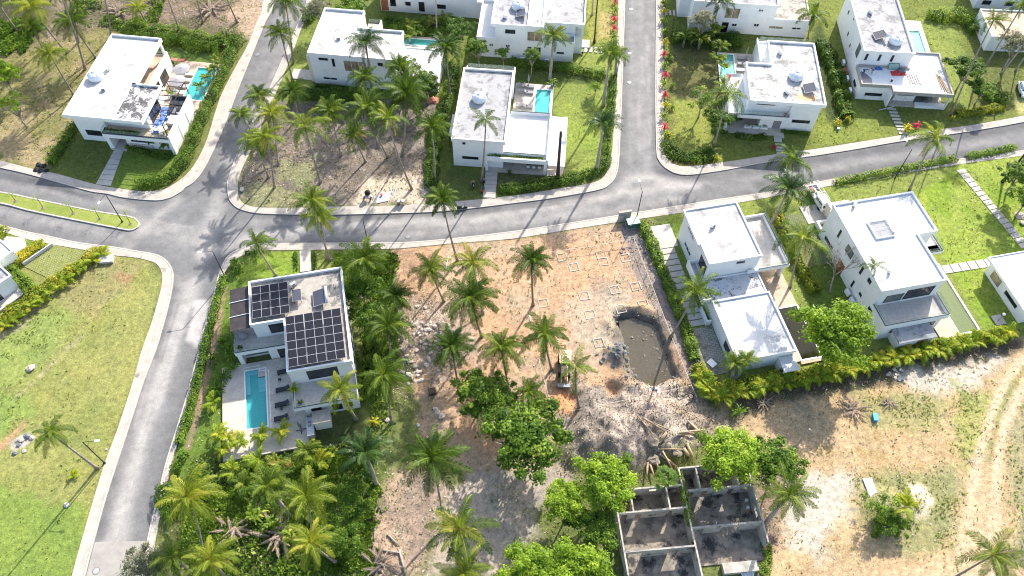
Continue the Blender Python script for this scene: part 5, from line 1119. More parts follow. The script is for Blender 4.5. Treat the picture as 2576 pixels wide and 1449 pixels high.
for a in [
 ('golden-fronded coconut palm in the upper left corner of the photo', 81, 20, None, (169,134), 3.6, 'y'),
 ('short coconut palm below the golden palm in the upper left corner', 77, 66, 5.5, None, 2.6, 'c'),
 ('bright coconut palm leaning over the scrub, left of the upper left villa', 125, 136, None, (186,241), 3.0, 'y'),
 ('coconut palm with thin crown between leaning trunks, above the upper left villa', 178, 53, None, (241,145), 3.0, 'c'),
 ('tall bare-trunked coconut palm, its crown above the top edge, nearest the upper left villa', 140, -45, None, (214,176), 3.0, 'c'),
 ('coconut palm whose trunk crosses the far upper left corner', -20, -15, None, (42,76), 3.0, 'c'),
 ('slim coconut palm trunk between two others in the upper left scrub', 168, -20, None, (197,108), 2.6, 'c'),
 ('small coconut palm sprouting by the leaf litter at the top edge, left part', 347, 20, 4, (370,58), 2.2, 'y'),
 ('coconut palm trunk leaving the top edge over the litter, first from the left', 248, -60, None, (279,92), 2.8, 'c'),
 ('coconut palm trunk leaving the top edge behind the villa hedge', 400, -60, None, (451,74), 2.8, 'c'),
 ('coconut palm trunk leaving the top edge above the hedge end', 478, -60, None, (510,58), 2.8, 'c'),
 ('coconut palm trunk leaving the top edge beside the sandy verge', 548, -60, None, (597,56), 2.8, 'c'),
 ('coconut palm beside the upper left street, in front of the L-shaped villa', 706, 84, None, (736,203), 3.1, 'c'),
 ('tall coconut palm behind the street palm, reaching the top edge', 716, -2, None, (737,160), 2.9, 'c'),
 ('small coconut palm at the upper left of the vacant lot by the dark hedge', 735, 228, None, (751,297), 2.4, 'c'),
 ('coconut palm leaning left in the middle of the vacant lot', 831, 277, None, (857,393), 2.7, 'c'),
 ('coconut palm with two-toned crown in the lower left of the vacant lot', 767, 320, None, (806,460), 2.9, 'c'),
 ('large full coconut palm at the centre of the vacant lot', 924, 272, None, (976,397), 4.0, 'c'),
 ('large coconut palm with drooping brown fronds, right of the biggest lot palm', 1021, 233, None, (1011,392), 4.0, 'c'),
 ('long-trunked coconut palm leaning down to the sand patch of the lot', 974, 300, None, (1036,476), 2.9, 'c'),
 ('coconut palm at the right edge of the vacant lot beside the tall hedge', 1087, 317, None, (1095,460), 2.7, 'c'),
 ('short dark coconut palm low in the middle of the vacant lot', 891, 337, None, (920,407), 2.4, 'c'),
 ('coconut palm against the shaded wall of the L-shaped villa', 916, 196, 8.5, (952,372), 3.0, 'c'),
 ('coconut palm beside the leafy tree at the L-shaped villa', 1007, 167, 7.5, None, 3.0, 'c'),
 ('coconut palm right of the cream low roof, between two villas', 1121, 120, None, (1134,248), 2.9, 'c'),
 ('coconut palm growing in front of the tank-roofed villa on the canopy street', 1222, 300, None, (1211,457), 2.5, 's'),
 ('leftmost coconut palm over the street edge of the vacant lot', 606, 287, None, (650,352), 2.3, 'c'),
 ('coconut palm beside the street curb at the upper left of the lot', 651, 238, None, (672,298), 2.5, 'c'),
 ('bushy coconut palm in the cluster at the left edge of the lot', 684, 285, 7, (700,417), 2.8, 'y'),
 ('bright coconut palm low in the cluster at the left edge of the lot', 668, 345, None, (690,472), 2.7, 'y'),
 ('coconut palm leaning over the curb, lowest of the left lot cluster', 640, 355, None, (676,447), 2.4, 'c'),
 ('wind-bent coconut palm over the right-hand road with its trunk in the lawn', 2349, 350, None, (2288,478), 3.3, 'w'),
 ('wind-bent coconut palm at the road edge right of the junction', 1992, 402, None, (1978,452), 3.0, 'w'),
 ('coconut palm with tufted crown leaning over the terrace left of the marble roof', 1831, 240, None, (1797,367), 2.9, 'w'),
 ('coconut palm between the two villas at the top right', 2045, 37, None, (2032,98), 3.3, 'c'),
 ('very long thin coconut palm crossing the lawn to the right road', 2499, 53, None, (2392,290), 2.4, 'w'),
 ('thin coconut palm reaching the upper right corner', 2570, 17, None, (2452,214), 2.4, 'w'),
 ('coconut palm leaning between the stepped villa and the tall villa', 2022, 602, None, (1987,724), 3.2, 'w'),
 ('small half-bare coconut palm against the wall of the tall villa', 2199, 668, None, (2150,750), 1.7, 's'),
 ('coconut palm over the slab driveway hedge, in front of the bright single-storey wing', 1750, 732, None, (1686,850), 3.2, 'c'),
 ('coconut palm at the top of the building plot, right of the pair', 1338, 655, None, (1341,768), 3.0, 'c'),
 ('large dark coconut palm at the centre of the building plot', 1371, 842, 8.5, (1388,930), 3.4, 'c'),
 ('small coconut palm beside the yellow machine on the building plot', 1448, 925, None, (1456,1030), 2.5, 's'),
 ('small coconut palm above the bright tree, left of the yellow machine', 1331, 985, 7, (1362,1080), 2.5, 'c'),
 ('tall coconut palm on the verge left of the road bend, front one of two', 785, 505, None, (829,656), 2.9, 'c'),
 ('shorter coconut palm of the pair at the road bend', 803, 545, 8.5, (824,650), 2.3, 'y'),
 ('coconut palm at the top of the thicket beside the solar-panel villa', 918, 650, 8.5, (935,775), 3.1, 'c'),
 ('wind-blown coconut palm on the lawn corner of the solar-panel villa', 645, 612, None, (694,693), 2.6, 'w'),
 ('coconut palm over the road in the middle, leaning from the building plot', 1113, 500, None, (1151,656), 2.6, 'c'),
 ('coconut palm at the upper left of the building plot', 1084, 675, None, (1117,758), 3.0, 'c'),
 ('coconut palm with wide crown, back one of the pair on the building plot', 1190, 662, 8, (1215,790), 3.6, 'c'),
 ('dark coconut palm, front one of the pair on the building plot', 1186, 748, 9, (1212,848), 3.7, 'c'),
 ('coconut palm beside the solar-panel villa, above the stone pile', 994, 743, 7, (1010,860), 2.6, 'c'),
 ('coconut palm left of the stone pile', 975, 820, 7, (985,925), 3.0, 'c'),
 ('coconut palm below the stone pile', 1136, 868, 8, (1155,985), 3.2, 'c'),
 ('coconut palm between the stone pile and the largest plot palm', 1263, 875, 7.5, (1280,980), 3.0, 'c'),
 ('large coconut palm at the lower right corner of the solar-panel villa', 968, 945, 8.5, (985,1065), 3.5, 'c'),
 ('yellow-tipped coconut palm on the near terrace of the solar-panel villa', 856, 980, None, (897,1056), 2.5, 'y'),
 ('leaning coconut palm with a pale trunk on the left lawn', 128, 1088, None, (245,1178), 2.3, 'w'),
 ('big coconut palm overhanging the street at the bottom left', 474, 1250, 10.5, (520,1440), 3.9, 'y'),
 ('coconut palm low in the bottom left thicket beside the street end', 437, 1400, 7.5, None, 3.0, 'c'),
 ('yellow-green coconut palm at the bottom edge, left thicket', 530, 1409, 8, None, 3.1, 'y'),
 ('huge coconut palm below the building plot, upper one', 1088, 1150, 11.5, (1120,1330), 4.0, 'c'),
 ('huge coconut palm below the building plot, lower one with orange frond', 1157, 1330, 11.5, (1180,1500), 4.0, 'c'),
 ('feathery coconut palm in the lower left thicket', 770, 1250, 9.5, (790,1400), 3.4, 'y'),
 ('golden coconut palm with an orange dead frond at the bottom', 783, 1365, None, (845,1414), 3.1, 'y'),
 ('coconut palm cut by the bottom edge below the huge pair', 1166, 1440, 9, None, 2.8, 'y'),
 ('coconut palm leaning out of the lower right corner', 2499, 1396, None, (2380,1465), 3.0, 'w'),
]:
    palm(a[0], a[1], a[2], a[3], a[4], a[5], a[6])
RG = 'royal palms'
for a in [
 ('royal palm behind the tank-roofed villa, against the shaded white wall', 1392, 92, 8.5, (1383,200), 2.9, 'r'),
 ('front royal palm of the pair on the lawn by the vertical street', 1535, 137, None, (1517,267), 2.8, 'r'),
 ('rear royal palm of the pair by the vertical street pavement', 1552, 135, 6, (1549,190), 2.2, 'r'),
 ('royal palm with glossy crown in the hedge by the street corner', 1518, 312, None, (1500,430), 2.7, 'd'),
 ('dark royal palm rising over the roof of the L-shaped villa', 920, 112, 10, None, 3.2, 'd'),
 ('dark drooping royal palm in front of the parked truck', 1982, 478, None, (1941,560), 3.3, 'd'),
 ('royal palm cut by the top edge above the dark-leaved tree', 1811, 2, 9.5, (1790,82), 3.0, 'd'),
 ('royal palm beside the white sand patch, right of the ruin', 1986, 1243, None, (1922,1320), 2.8, 'r'),
 ('dark royal palm with glossy fronds below the solar-panel villa', 920, 1138, 7, (948,1220), 2.9, 'd'),
 ('bright royal palm in the lower left thicket', 677, 1225, 8.5, (730,1300), 2.9, 'r'),
 ('young royal palm at the foot of the near terrace', 1848, 912, 4, (1842,960), 2.1, 'r'),
 ('second young royal palm stem beside the white shelter', 1878, 905, 4, (1850,958), 1.8, 'r'),
]:
    palm(a[0], a[1], a[2], a[3], a[4], a[5], a[6], RG, 'royal_palm', r0=.24, tr='bark_grey')
# headless trunks
for lb_, b, top, r, mt in (('tall headless black palm trunk in front of the slatted canopy', (1403,447), (1411,332), .3, 'bark_dark'), ('thin dark palm trunk leaving the top edge by the flower hedge', (1495,107), (1506,-30), .16, 'bark_dark'), ('thin grey palm trunk beside the dark one at the top edge', (1489,38), (1495,-30), .14, 'bark_grey'), ('slim palm trunk crossing the garden behind the L-shaped villa', (1099,87), (1094,-40), .15, 'bark_grey'), ('bare leaning trunk sticking out behind the tree right of the ruin', (2000,1125), (2037,1080), .18, 'bark_grey'), ('thin leaning palm trunk at the right edge of the photo by the white car', (2519,186), (2590,90), .16, 'bark_grey'), ('leaning palm trunk at the right edge, rooted by the lawn hedge', (2522,457), (2590,372), .2, 'bark_dark'), ('slender grey trunk beside the white car lawn', (2555,178), (2600,110), .14, 'bark_grey')):
    bb = at(*b, .1); z = min((abs((at(*top, q).to_2d()-bb.to_2d()).length), q) for q in np.arange(1, 18, .25))[1]; tp = at(*top, z)
    t = thing('palm_trunk', lb_, 'palm trunk', bb, 0, 'palm trunks without visible crowns'); trunk((0, 0, 0), tp-bb, r, r*.7, t, mt)
# ---- small clumping palms
def areca_mesh(seed, mat='areca_leaf', n=14, L=1.5, tone=.45, stems=3):
    rg = np.random.default_rng(seed); lb = LB()
    for k in range(n):
        a = rg.uniform(0, 6.28); sx, sy = rg.normal(0, .18, 2); frond(lb, a, R(75)-k/n*R(50), L*rg.uniform(.8, 1.15), R(85), seed*50+k, tone+rg.normal(0, .12), nl=12, width=1.5, lw=.14, droop=.25, origin=(sx, sy, .0))
    return lb.mesh('crown', mat)
AREC = [areca_mesh(5+i) for i in range(4)]; ARECG = [areca_mesh(15+i, 'palm_leaf', tone=.55) for i in range(3)]
def areca(label, x, y, h=1.2, s=1.0, grp='small feathery palms', gold=True, lift=0.0):
    p = at(x, y, h+.6*s); p.z = gz(p.x, p.y)-.03+lift; t = thing('areca_palm', label, 'small palm', p, random.random()*6, grp)
    m = MB()
    for k in range(3): a = k*2.1; m.tube([(.1*math.cos(a), .1*math.sin(a), 0), (.16*math.cos(a), .16*math.sin(a), h)], [.07, .045], 6)
    m.build('stems', M['bark_grey'], t, True)
    o = link(bpy.data.objects.new('crown', random.choice(AREC if gold else ARECG))); o.parent = t; o.location = (0, 0, h-.05); o.scale = (s, s, s); return t
def pick(lst, fmt):
    for k, q in enumerate(lst): yield k, q, fmt(k)
ordn = ('first', 'second', 'third', 'fourth', 'fifth', 'sixth', 'seventh', 'eighth', 'ninth', 'tenth', 'eleventh', 'twelfth', 'thirteenth', 'fourteenth', 'fifteenth', 'sixteenth', 'seventeenth', 'eighteenth', 'nineteenth', 'twentieth')
for k, (x, y, h, s) in enumerate(((545,1085,1.2,1.1),(530,1010,1.0,1.0),(575,1100,1.3,1.0),(600,1105,1.4,.9),(655,1092,1.4,1.1),(708,1080,1.4,1.1),(560,1130,1.0,.9))):
    areca(ordn[k]+' small yellow-green palm along the pool deck of the solar-panel villa', x, y, h, s)
for k, (x, y, h, s) in enumerate(((640,1150,1.6,1.3),(770,1130,1.8,1.5),(800,1150,1.5,1.2),(700,1160,1.6,1.3),(580,1180,1.2,1.1),(610,1215,1.6,1.3))):
    areca(ordn[k]+' feathery palm on the shaded grass below the pool deck', x, y, h, s, gold=k % 2 == 0)
for k, (x, y) in enumerate(((1000+30,85),(1028,55),(1060,55),(1090,50),(1045,70),(1120,40))):
    areca(ordn[k]+' small palm in the shaded garden at the top, behind the lap pool', x, y, 1.6, 1.2, gold=False)
for k, (x, y, s) in enumerate(((522,170,1.2),(508,190,1.1),(492,212,1.1),(535,160,1.0),(530,145,1.1))):
    areca(ordn[k]+' slim palm standing along the turquoise pool edge of the upper left villa', x+8, y, 2.0, s*.72, gold=False)
for k, (x, y, s) in enumerate(((375,347,1.1),(418,352,1.1))):
    areca(('left','right')[k]+' dark palm by the front wall of the upper left villa', x, y, 1.4, s, gold=False)
for k, (x, y, s) in enumerate(((1726,85,1.4),(1745,80,1.3),(1765,92,1.3),(1800,70,1.5),(1815,110,1.3),(1808,140,1.3),(1820,160,1.0),(1822,205,.9))):
    areca(ordn[k]+' feathery palm in the dark garden left of the marble-roofed villa', x, y, 2.4, s, gold=False)
areca('potted palm at the corner of the left terrace on the solar-panel villa', 588, 860, .5, .55, 'terrace plants', lift=3.3)
areca('potted palm at the corner of the near terrace on the solar-panel villa', 752, 1002, .5, .6, 'terrace plants', lift=3.3)
areca('small yellow sprouting palm on the left lawn', 182, 1194, .3, .55, 'young plants on the left lawn')
areca('yellowish palm in the bush of the dirt lot', 2283, 1272, 2.2, 1.3, 'palms on the dirt lot')
# ---- broadleaf trees
def tree_crown(seed, mat, Rr=4.0, flat=.62, n=70, per=150, leaf=.34, gaps=.0):
    rg = np.random.default_rng(seed); lb = LB()
    for k in range(n):
        v = rg.normal(size=3); v /= np.linalg.norm(v); v[2] = abs(v[2])*.9-.3
        q = Rr*rg.uniform(.3, 1.08)*(1+.16*math.sin(3*math.atan2(v[1], v[0])+seed)+.1*math.sin(7*math.atan2(v[1], v[0])))
        c = v*q*np.array([1, 1, flat]); cr = Rr*rg.uniform(.09, .25)
        d = rg.normal(size=(per, 3)); d /= np.linalg.norm(d, axis=1, keepdims=True); d[:, 2] = np.where(d[:, 2] < -.2, -d[:, 2], d[:, 2])
        C = c+d*cr*(rg.uniform(.25, 1.0, (per, 1))+np.abs(rg.normal(0, .35, (per, 1))))*np.array([1, 1, .7])
        Nn = d*.6+np.array([0, 0, .8])+rg.normal(0, .35, (per, 3))
        tone = .5+rg.normal(0, .14)
        lb.add(leaves(C, Nn, leaf, .6, rg=rg), tone+rg.normal(0, .13, per))
    return lb.mesh('crown', mat)
TREE = {('m', 0): tree_crown(8, 'tree_leaf_bright', n=95, per=130), ('g', 0): tree_crown(1, 'tree_leaf'), ('g', 1): tree_crown(2, 'tree_leaf'), ('b', 0): tree_crown(3, 'tree_leaf_bright'), ('b', 1): tree_crown(4, 'tree_leaf_bright'),
        ('k', 0): tree_crown(5, 'tree_leaf_dusty', per=90, leaf=.3), ('o', 0): tree_crown(6, 'tree_leaf_bright', n=34, per=70, leaf=.3), ('o', 1): tree_crown(7, 'tree_leaf', n=36, per=80, leaf=.28)}
def tree(label, x, y, hc, rad, kind='g', group='broadleaf trees', base=None, tall=1.0, ln=False):
    c = at(x, y+rad*4.5, hc)
    b = at(*base, .1) if base else Vector((c.x+.3, c.y-.2, .1)); b.z = gz(b.x, b.y)-.05
    t = thing('broadleaf_tree', label, 'tree', b, 0, group); cl = Vector((c.x-b.x, c.y-b.y, hc-b.z))
    m = MB(); fork = cl*.45+Vector((.1, 0, 0)); m.tube([(0, 0, 0), tuple(fork*.5), tuple(fork)], [.2*rad/3, .15*rad/3, .12*rad/3], 8); rg = random.Random(label)
    for k in range(11):
        a = k*.8+rg.random(); q = cl+Vector((math.cos(a)*rad*.8, math.sin(a)*rad*.8, rg.uniform(-.1, .45)*rad)); m.tube([tuple(fork), tuple((fork+q)/2+Vector((0, 0, .2))), tuple(q)], [.1*rad/3, .06*rad/3, .02], 5)
    m.build('trunk', M['bark_grey'], t, True)
    key = rg.choice([k for k in TREE if k[0] == kind]); o = link(bpy.data.objects.new('crown', TREE[key])); o.parent = t; s = rad/3.75
    o.location = cl; o.scale = (s, s, s*tall); o.rotation_euler.z = rg.random()*6.28; return t
for a in [
 ('large bright green tree between the stone yard and the ruin, left one', 1320, 1085, 6.5, 4.9, 'g'),
 ('dark green tree above the large bright tree, below the plot palms', 1205, 965, 5, 3.3, 'g'),
 ('green tree beside the dark one, under the small palms', 1262, 1000, 4.5, 2.8, 'g'),
 ('light green tree touching the spoil heap above the ruin', 1525, 1190, 6.5, 3.5, 'b'),
 ('round light green tree left of the ruin corner', 1425, 1250, 5.5, 2.5, 'b'),
 ('green tree hugging the left wall of the ruin', 1495, 1320, 4.5, 2.5, 'g'),
 ('very bright yellow-green tree at the bottom edge, left part of the crown mass', 1340, 1425, 6.5, 3.2, 'b'),
 ('very bright yellow-green tree at the bottom edge against the ruin', 1440, 1415, 6.5, 3.4, 'b'),
 ('light green tree spreading over the back wall of the ruin', 1835, 1130, 6.5, 3.6, 'b'),
 ('bright green tree on the right corner of the ruin', 1962, 1150, 6, 3.0, 'g'),
 ('large round green tree between the stepped and tall villas', 2108, 812, 7, 4.6, 'm'),
 ('dense green tree beside the palm at the road, right of the solar-panel villa', 905, 710, 5, 2.8, 'g'),
 ('green tree filling the strip right of the solar-panel villa', 935, 780, 4, 2.6, 'g'),
 ('low green tree at the back right corner of the solar-panel villa', 880, 660, 3.5, 1.7, 'g'),
 ('dusty-leaved tree against the wall of the L-shaped villa', 1025, 160, 6, 3.4, 'o'),
 ('leafy tree right of the dusty-leaved one at the L-shaped villa', 1070, 195, 5, 2.6, 'g'),
 ('dense tree at the top edge beside the L-shaped villa roof', 890, 5, 5, 2.8, 'g'),
 ('dense tree at the top edge, right of the street', 800, 12, 5, 2.5, 'k'),
 ('green tree between the two villas at the top centre', 1150, 60, 5, 2.6, 'g'),
 ('tall green tree left of the terrace of the large central villa', 1200, 110, 5, 2.0, 'g'),
 ('narrow pruned tree against the shaded wall of the large central villa', 1263, 125, 4, 1.1, 'g'),
 ('sparse yellow-green tree on the shaded lawn near the flower hedge', 1765, 235, 4.5, 2.6, 'o'),
 ('leafy green tree at the terrace corner left of the marble-roofed villa', 1810, 285, 3.6, 2.2, 'g'),
 ('dark dusty-leaved tree at the top edge in front of the long villa', 1768, 40, 6, 2.3, 'k'),
 ('green tree on the lawn crossed by long thin palm trunks', 2432, 160, 5, 2.9, 'g'),
 ('green tree lower on the lawn, below the crossed tree', 2470, 215, 3.5, 2.2, 'g'),
 ('big tree at the upper right edge behind the white car', 2560, 95, 6, 3.0, 'k'),
 ('dense dark tree at the right edge by the road', 2565, 420, 5, 2.6, 'g'),
 ('dark tree at the right edge above the stepping path', 2590, 480, 5, 2.5, 'g'),
 ('yellow-green sparse tree on the scrub at the left edge', 25, 250, 5.5, 2.4, 'o'),
 ('yellow-green tree at the far left edge in the scrub', 0, 170, 5, 2.6, 'b'),
 ('tree with grey leaves at the street end, bottom left', 370, 1405, 4.5, 2.5, 'k'),
 ('green tree in the bottom left thicket', 880, 1240, 4, 2.6, 'g'),
 ('green tree low in the bottom thicket, left of the dirt slope', 860, 1330, 3.5, 2.4, 'g'),
 ('small yellow-green bush tree on the dirt lot', 2218, 1262, 2.6, 2.2, 'o'), ('low dark bush under the yellow palm on the dirt lot', 2240, 1312, 1.6, 1.9, 'g'),
 ('small tree on the bright lawn beside the royal palms', 1495, 213, 2, 1.2, 'o'),
]:
    tree(*a)
tree('small tree with thin pale trunk behind the rear hedge', 1338, 128, 5, 1.4, 'g', base=(1335,197))
tree('yellow-leaved young tree on the lawn by the rear hedge', 1495, 212, 1.6, .9, 'o')
# bare tree
bt = thing('bare_tree', 'leafless grey branching tree between the stepped villa and the tall villa', 'tree', at(2088, 735, .1)); m = MB(); rg = random.Random(3)
tip = at(2112, 640, 6.0)-at(2088, 735, .1)
def branch(p, d, L, r, lev):
    q = p+d*L; m.tube([tuple(p), tuple((p+q)/2+Vector((rg.uniform(-.1, .1), rg.uniform(-.1, .1), .05))*L*.6), tuple(q)], [r, r*.8, r*.6], 5)
    if lev:
        for k in range(4 if lev < 4 else 4):
            dd = (d+Vector((rg.uniform(-1, 1), rg.uniform(-1, 1), rg.uniform(-.35, .6)))*.85).normalized(); branch(q, dd, L*rg.uniform(.55, .85), r*.55, lev-1)
branch(Vector((0, 0, 0)), tip.normalized(), 2.9, .17, 4); m.build('branches', M['bark_grey'], bt, True)
# papaya-like tree
lb = LB(); rg = np.random.default_rng(9)
for k in range(22):
    a = k*2.4; e = R(80)-k*R(3.6); L = rg.uniform(.7, 1.5); c = np.array([math.cos(a)*math.cos(e), math.sin(a)*math.cos(e), math.sin(e)*.7])*L
    for j in range(7):
        b = a+(j-3)*.42; d = np.array([math.cos(b), math.sin(b), -.15]); s_ = np.cross(d, [0, 0, 1]); l_ = .62-.05*abs(j-3)
        lb.add([[c, c+d*l_*.5+s_*.1, c+d*l_, c+d*l_*.5-s_*.1]], [.55+rg.normal(0, .12)])
me = lb.mesh('crown', 'tree_leaf'); p = at(1675, 1199, 4.2); t = thing('papaya_tree', 'papaya-like tree with star-shaped leaf clusters at the back wall of the ruin', 'tree', (p.x, p.y, .1)); MB().tube([(0, 0, 0), (.05, 0, 4)], [.12, .07], 7).build('trunk', M['bark_grey'], t, True); o = link(bpy.data.objects.new('crown', me)); o.parent = t; o.location = (.05, 0, 4); o.scale = (1.05, 1.05, 1)
# median saplings
sap = tree_crown(77, 'tree_leaf_bright', n=14, per=26, leaf=.3); 
for k, (bx_, by_, cx_, cy_) in enumerate(((39,506,28,490),(109,524,92,497),(185,537,170,512),(251,551,236,524),(329,564,312,533))):
    b = at(bx_, by_, .15); c = at(cx_, cy_, 2.3); t = thing('sapling', ordn[k]+' sapling from the left on the grassy median', 'young tree', b, 0, 'saplings on the median'); d = c-b
    MB().tube([(0, 0, 0), tuple(d)], [.045, .03], 6).build('trunk', M['bark_dark'], t, True); o = link(bpy.data.objects.new('crown', sap)); o.parent = t; o.location = d; o.scale = (.23, .23, .16); o.rotation_euler.z = k
    MB().lathe([(.35, 0), (.25, .05), (.05, .07)], 12).build('mulch', M['mud'], t)
# ---- hedges: leaf shells over rounded cores
def hedge(label, px, w, hgt, mat='hedge_leaf', leaf=.2, dens=52, name='hedge', cat='hedge', group='hedges', rough=.25, world=False):
    P = smooth_path(W2(px), 3); P = [Vector(p) for p in P]; rg = np.random.default_rng(abs(hash(label)) % 9999 if 0 else len(label)*31+int(px[0][0])); lb = LB()
    c0 = P[len(P)//2]
    for a, b in zip(P[:-1], P[1:]):
        d = b-a; L = d.length
        if L < .05: continue
        e = d/L; nn = Vector((-e.y, e.x)); per = 2*hgt+w*1.1; n = int(L*per*dens)
        s = rg.uniform(0, L, n); th = rg.uniform(-.08, 1.08, n)*math.pi
        X0 = a.x+e.x*s; Y0 = a.y+e.y*s
        bump = 1+rough*(np.sin(X0*1.7+Y0*1.1)+np.sin(X0*.63-Y0*2.3+1))*.5+rg.normal(0, .07, n)
        ct = np.cos(th); stt = np.maximum(np.sin(th), 0)
        off = np.sign(ct)*np.abs(ct)**.6*w/2*bump; z = stt**.55*hgt*bump; z = z*rg.uniform(.86, 1.03, n)
        C = np.stack([X0+nn.x*off-c0.x, Y0+nn.y*off-c0.y, np.maximum(z, .05)], 1)
        N = np.stack([nn.x*ct, nn.y*ct, stt+.45], 1)+rg.normal(0, .45, (n, 3))
        lb.add(leaves(C, N, leaf, .55, rg=rg), .42+.2*(vn1(X0*1.3, Y0*1.3))+rg.normal(0, .15, n))
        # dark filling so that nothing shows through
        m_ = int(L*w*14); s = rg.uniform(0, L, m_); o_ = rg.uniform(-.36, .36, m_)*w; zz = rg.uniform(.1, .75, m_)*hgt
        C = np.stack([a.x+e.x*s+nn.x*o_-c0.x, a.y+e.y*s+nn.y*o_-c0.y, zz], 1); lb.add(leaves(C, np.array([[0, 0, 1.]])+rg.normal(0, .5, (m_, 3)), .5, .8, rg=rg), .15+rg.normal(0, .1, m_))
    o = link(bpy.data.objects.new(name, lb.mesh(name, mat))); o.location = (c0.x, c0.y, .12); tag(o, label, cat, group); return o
def vn1(x, y): return np.sin(x+1.3*np.sin(y*.7))*np.cos(y*.9+np.sin(x*.5))
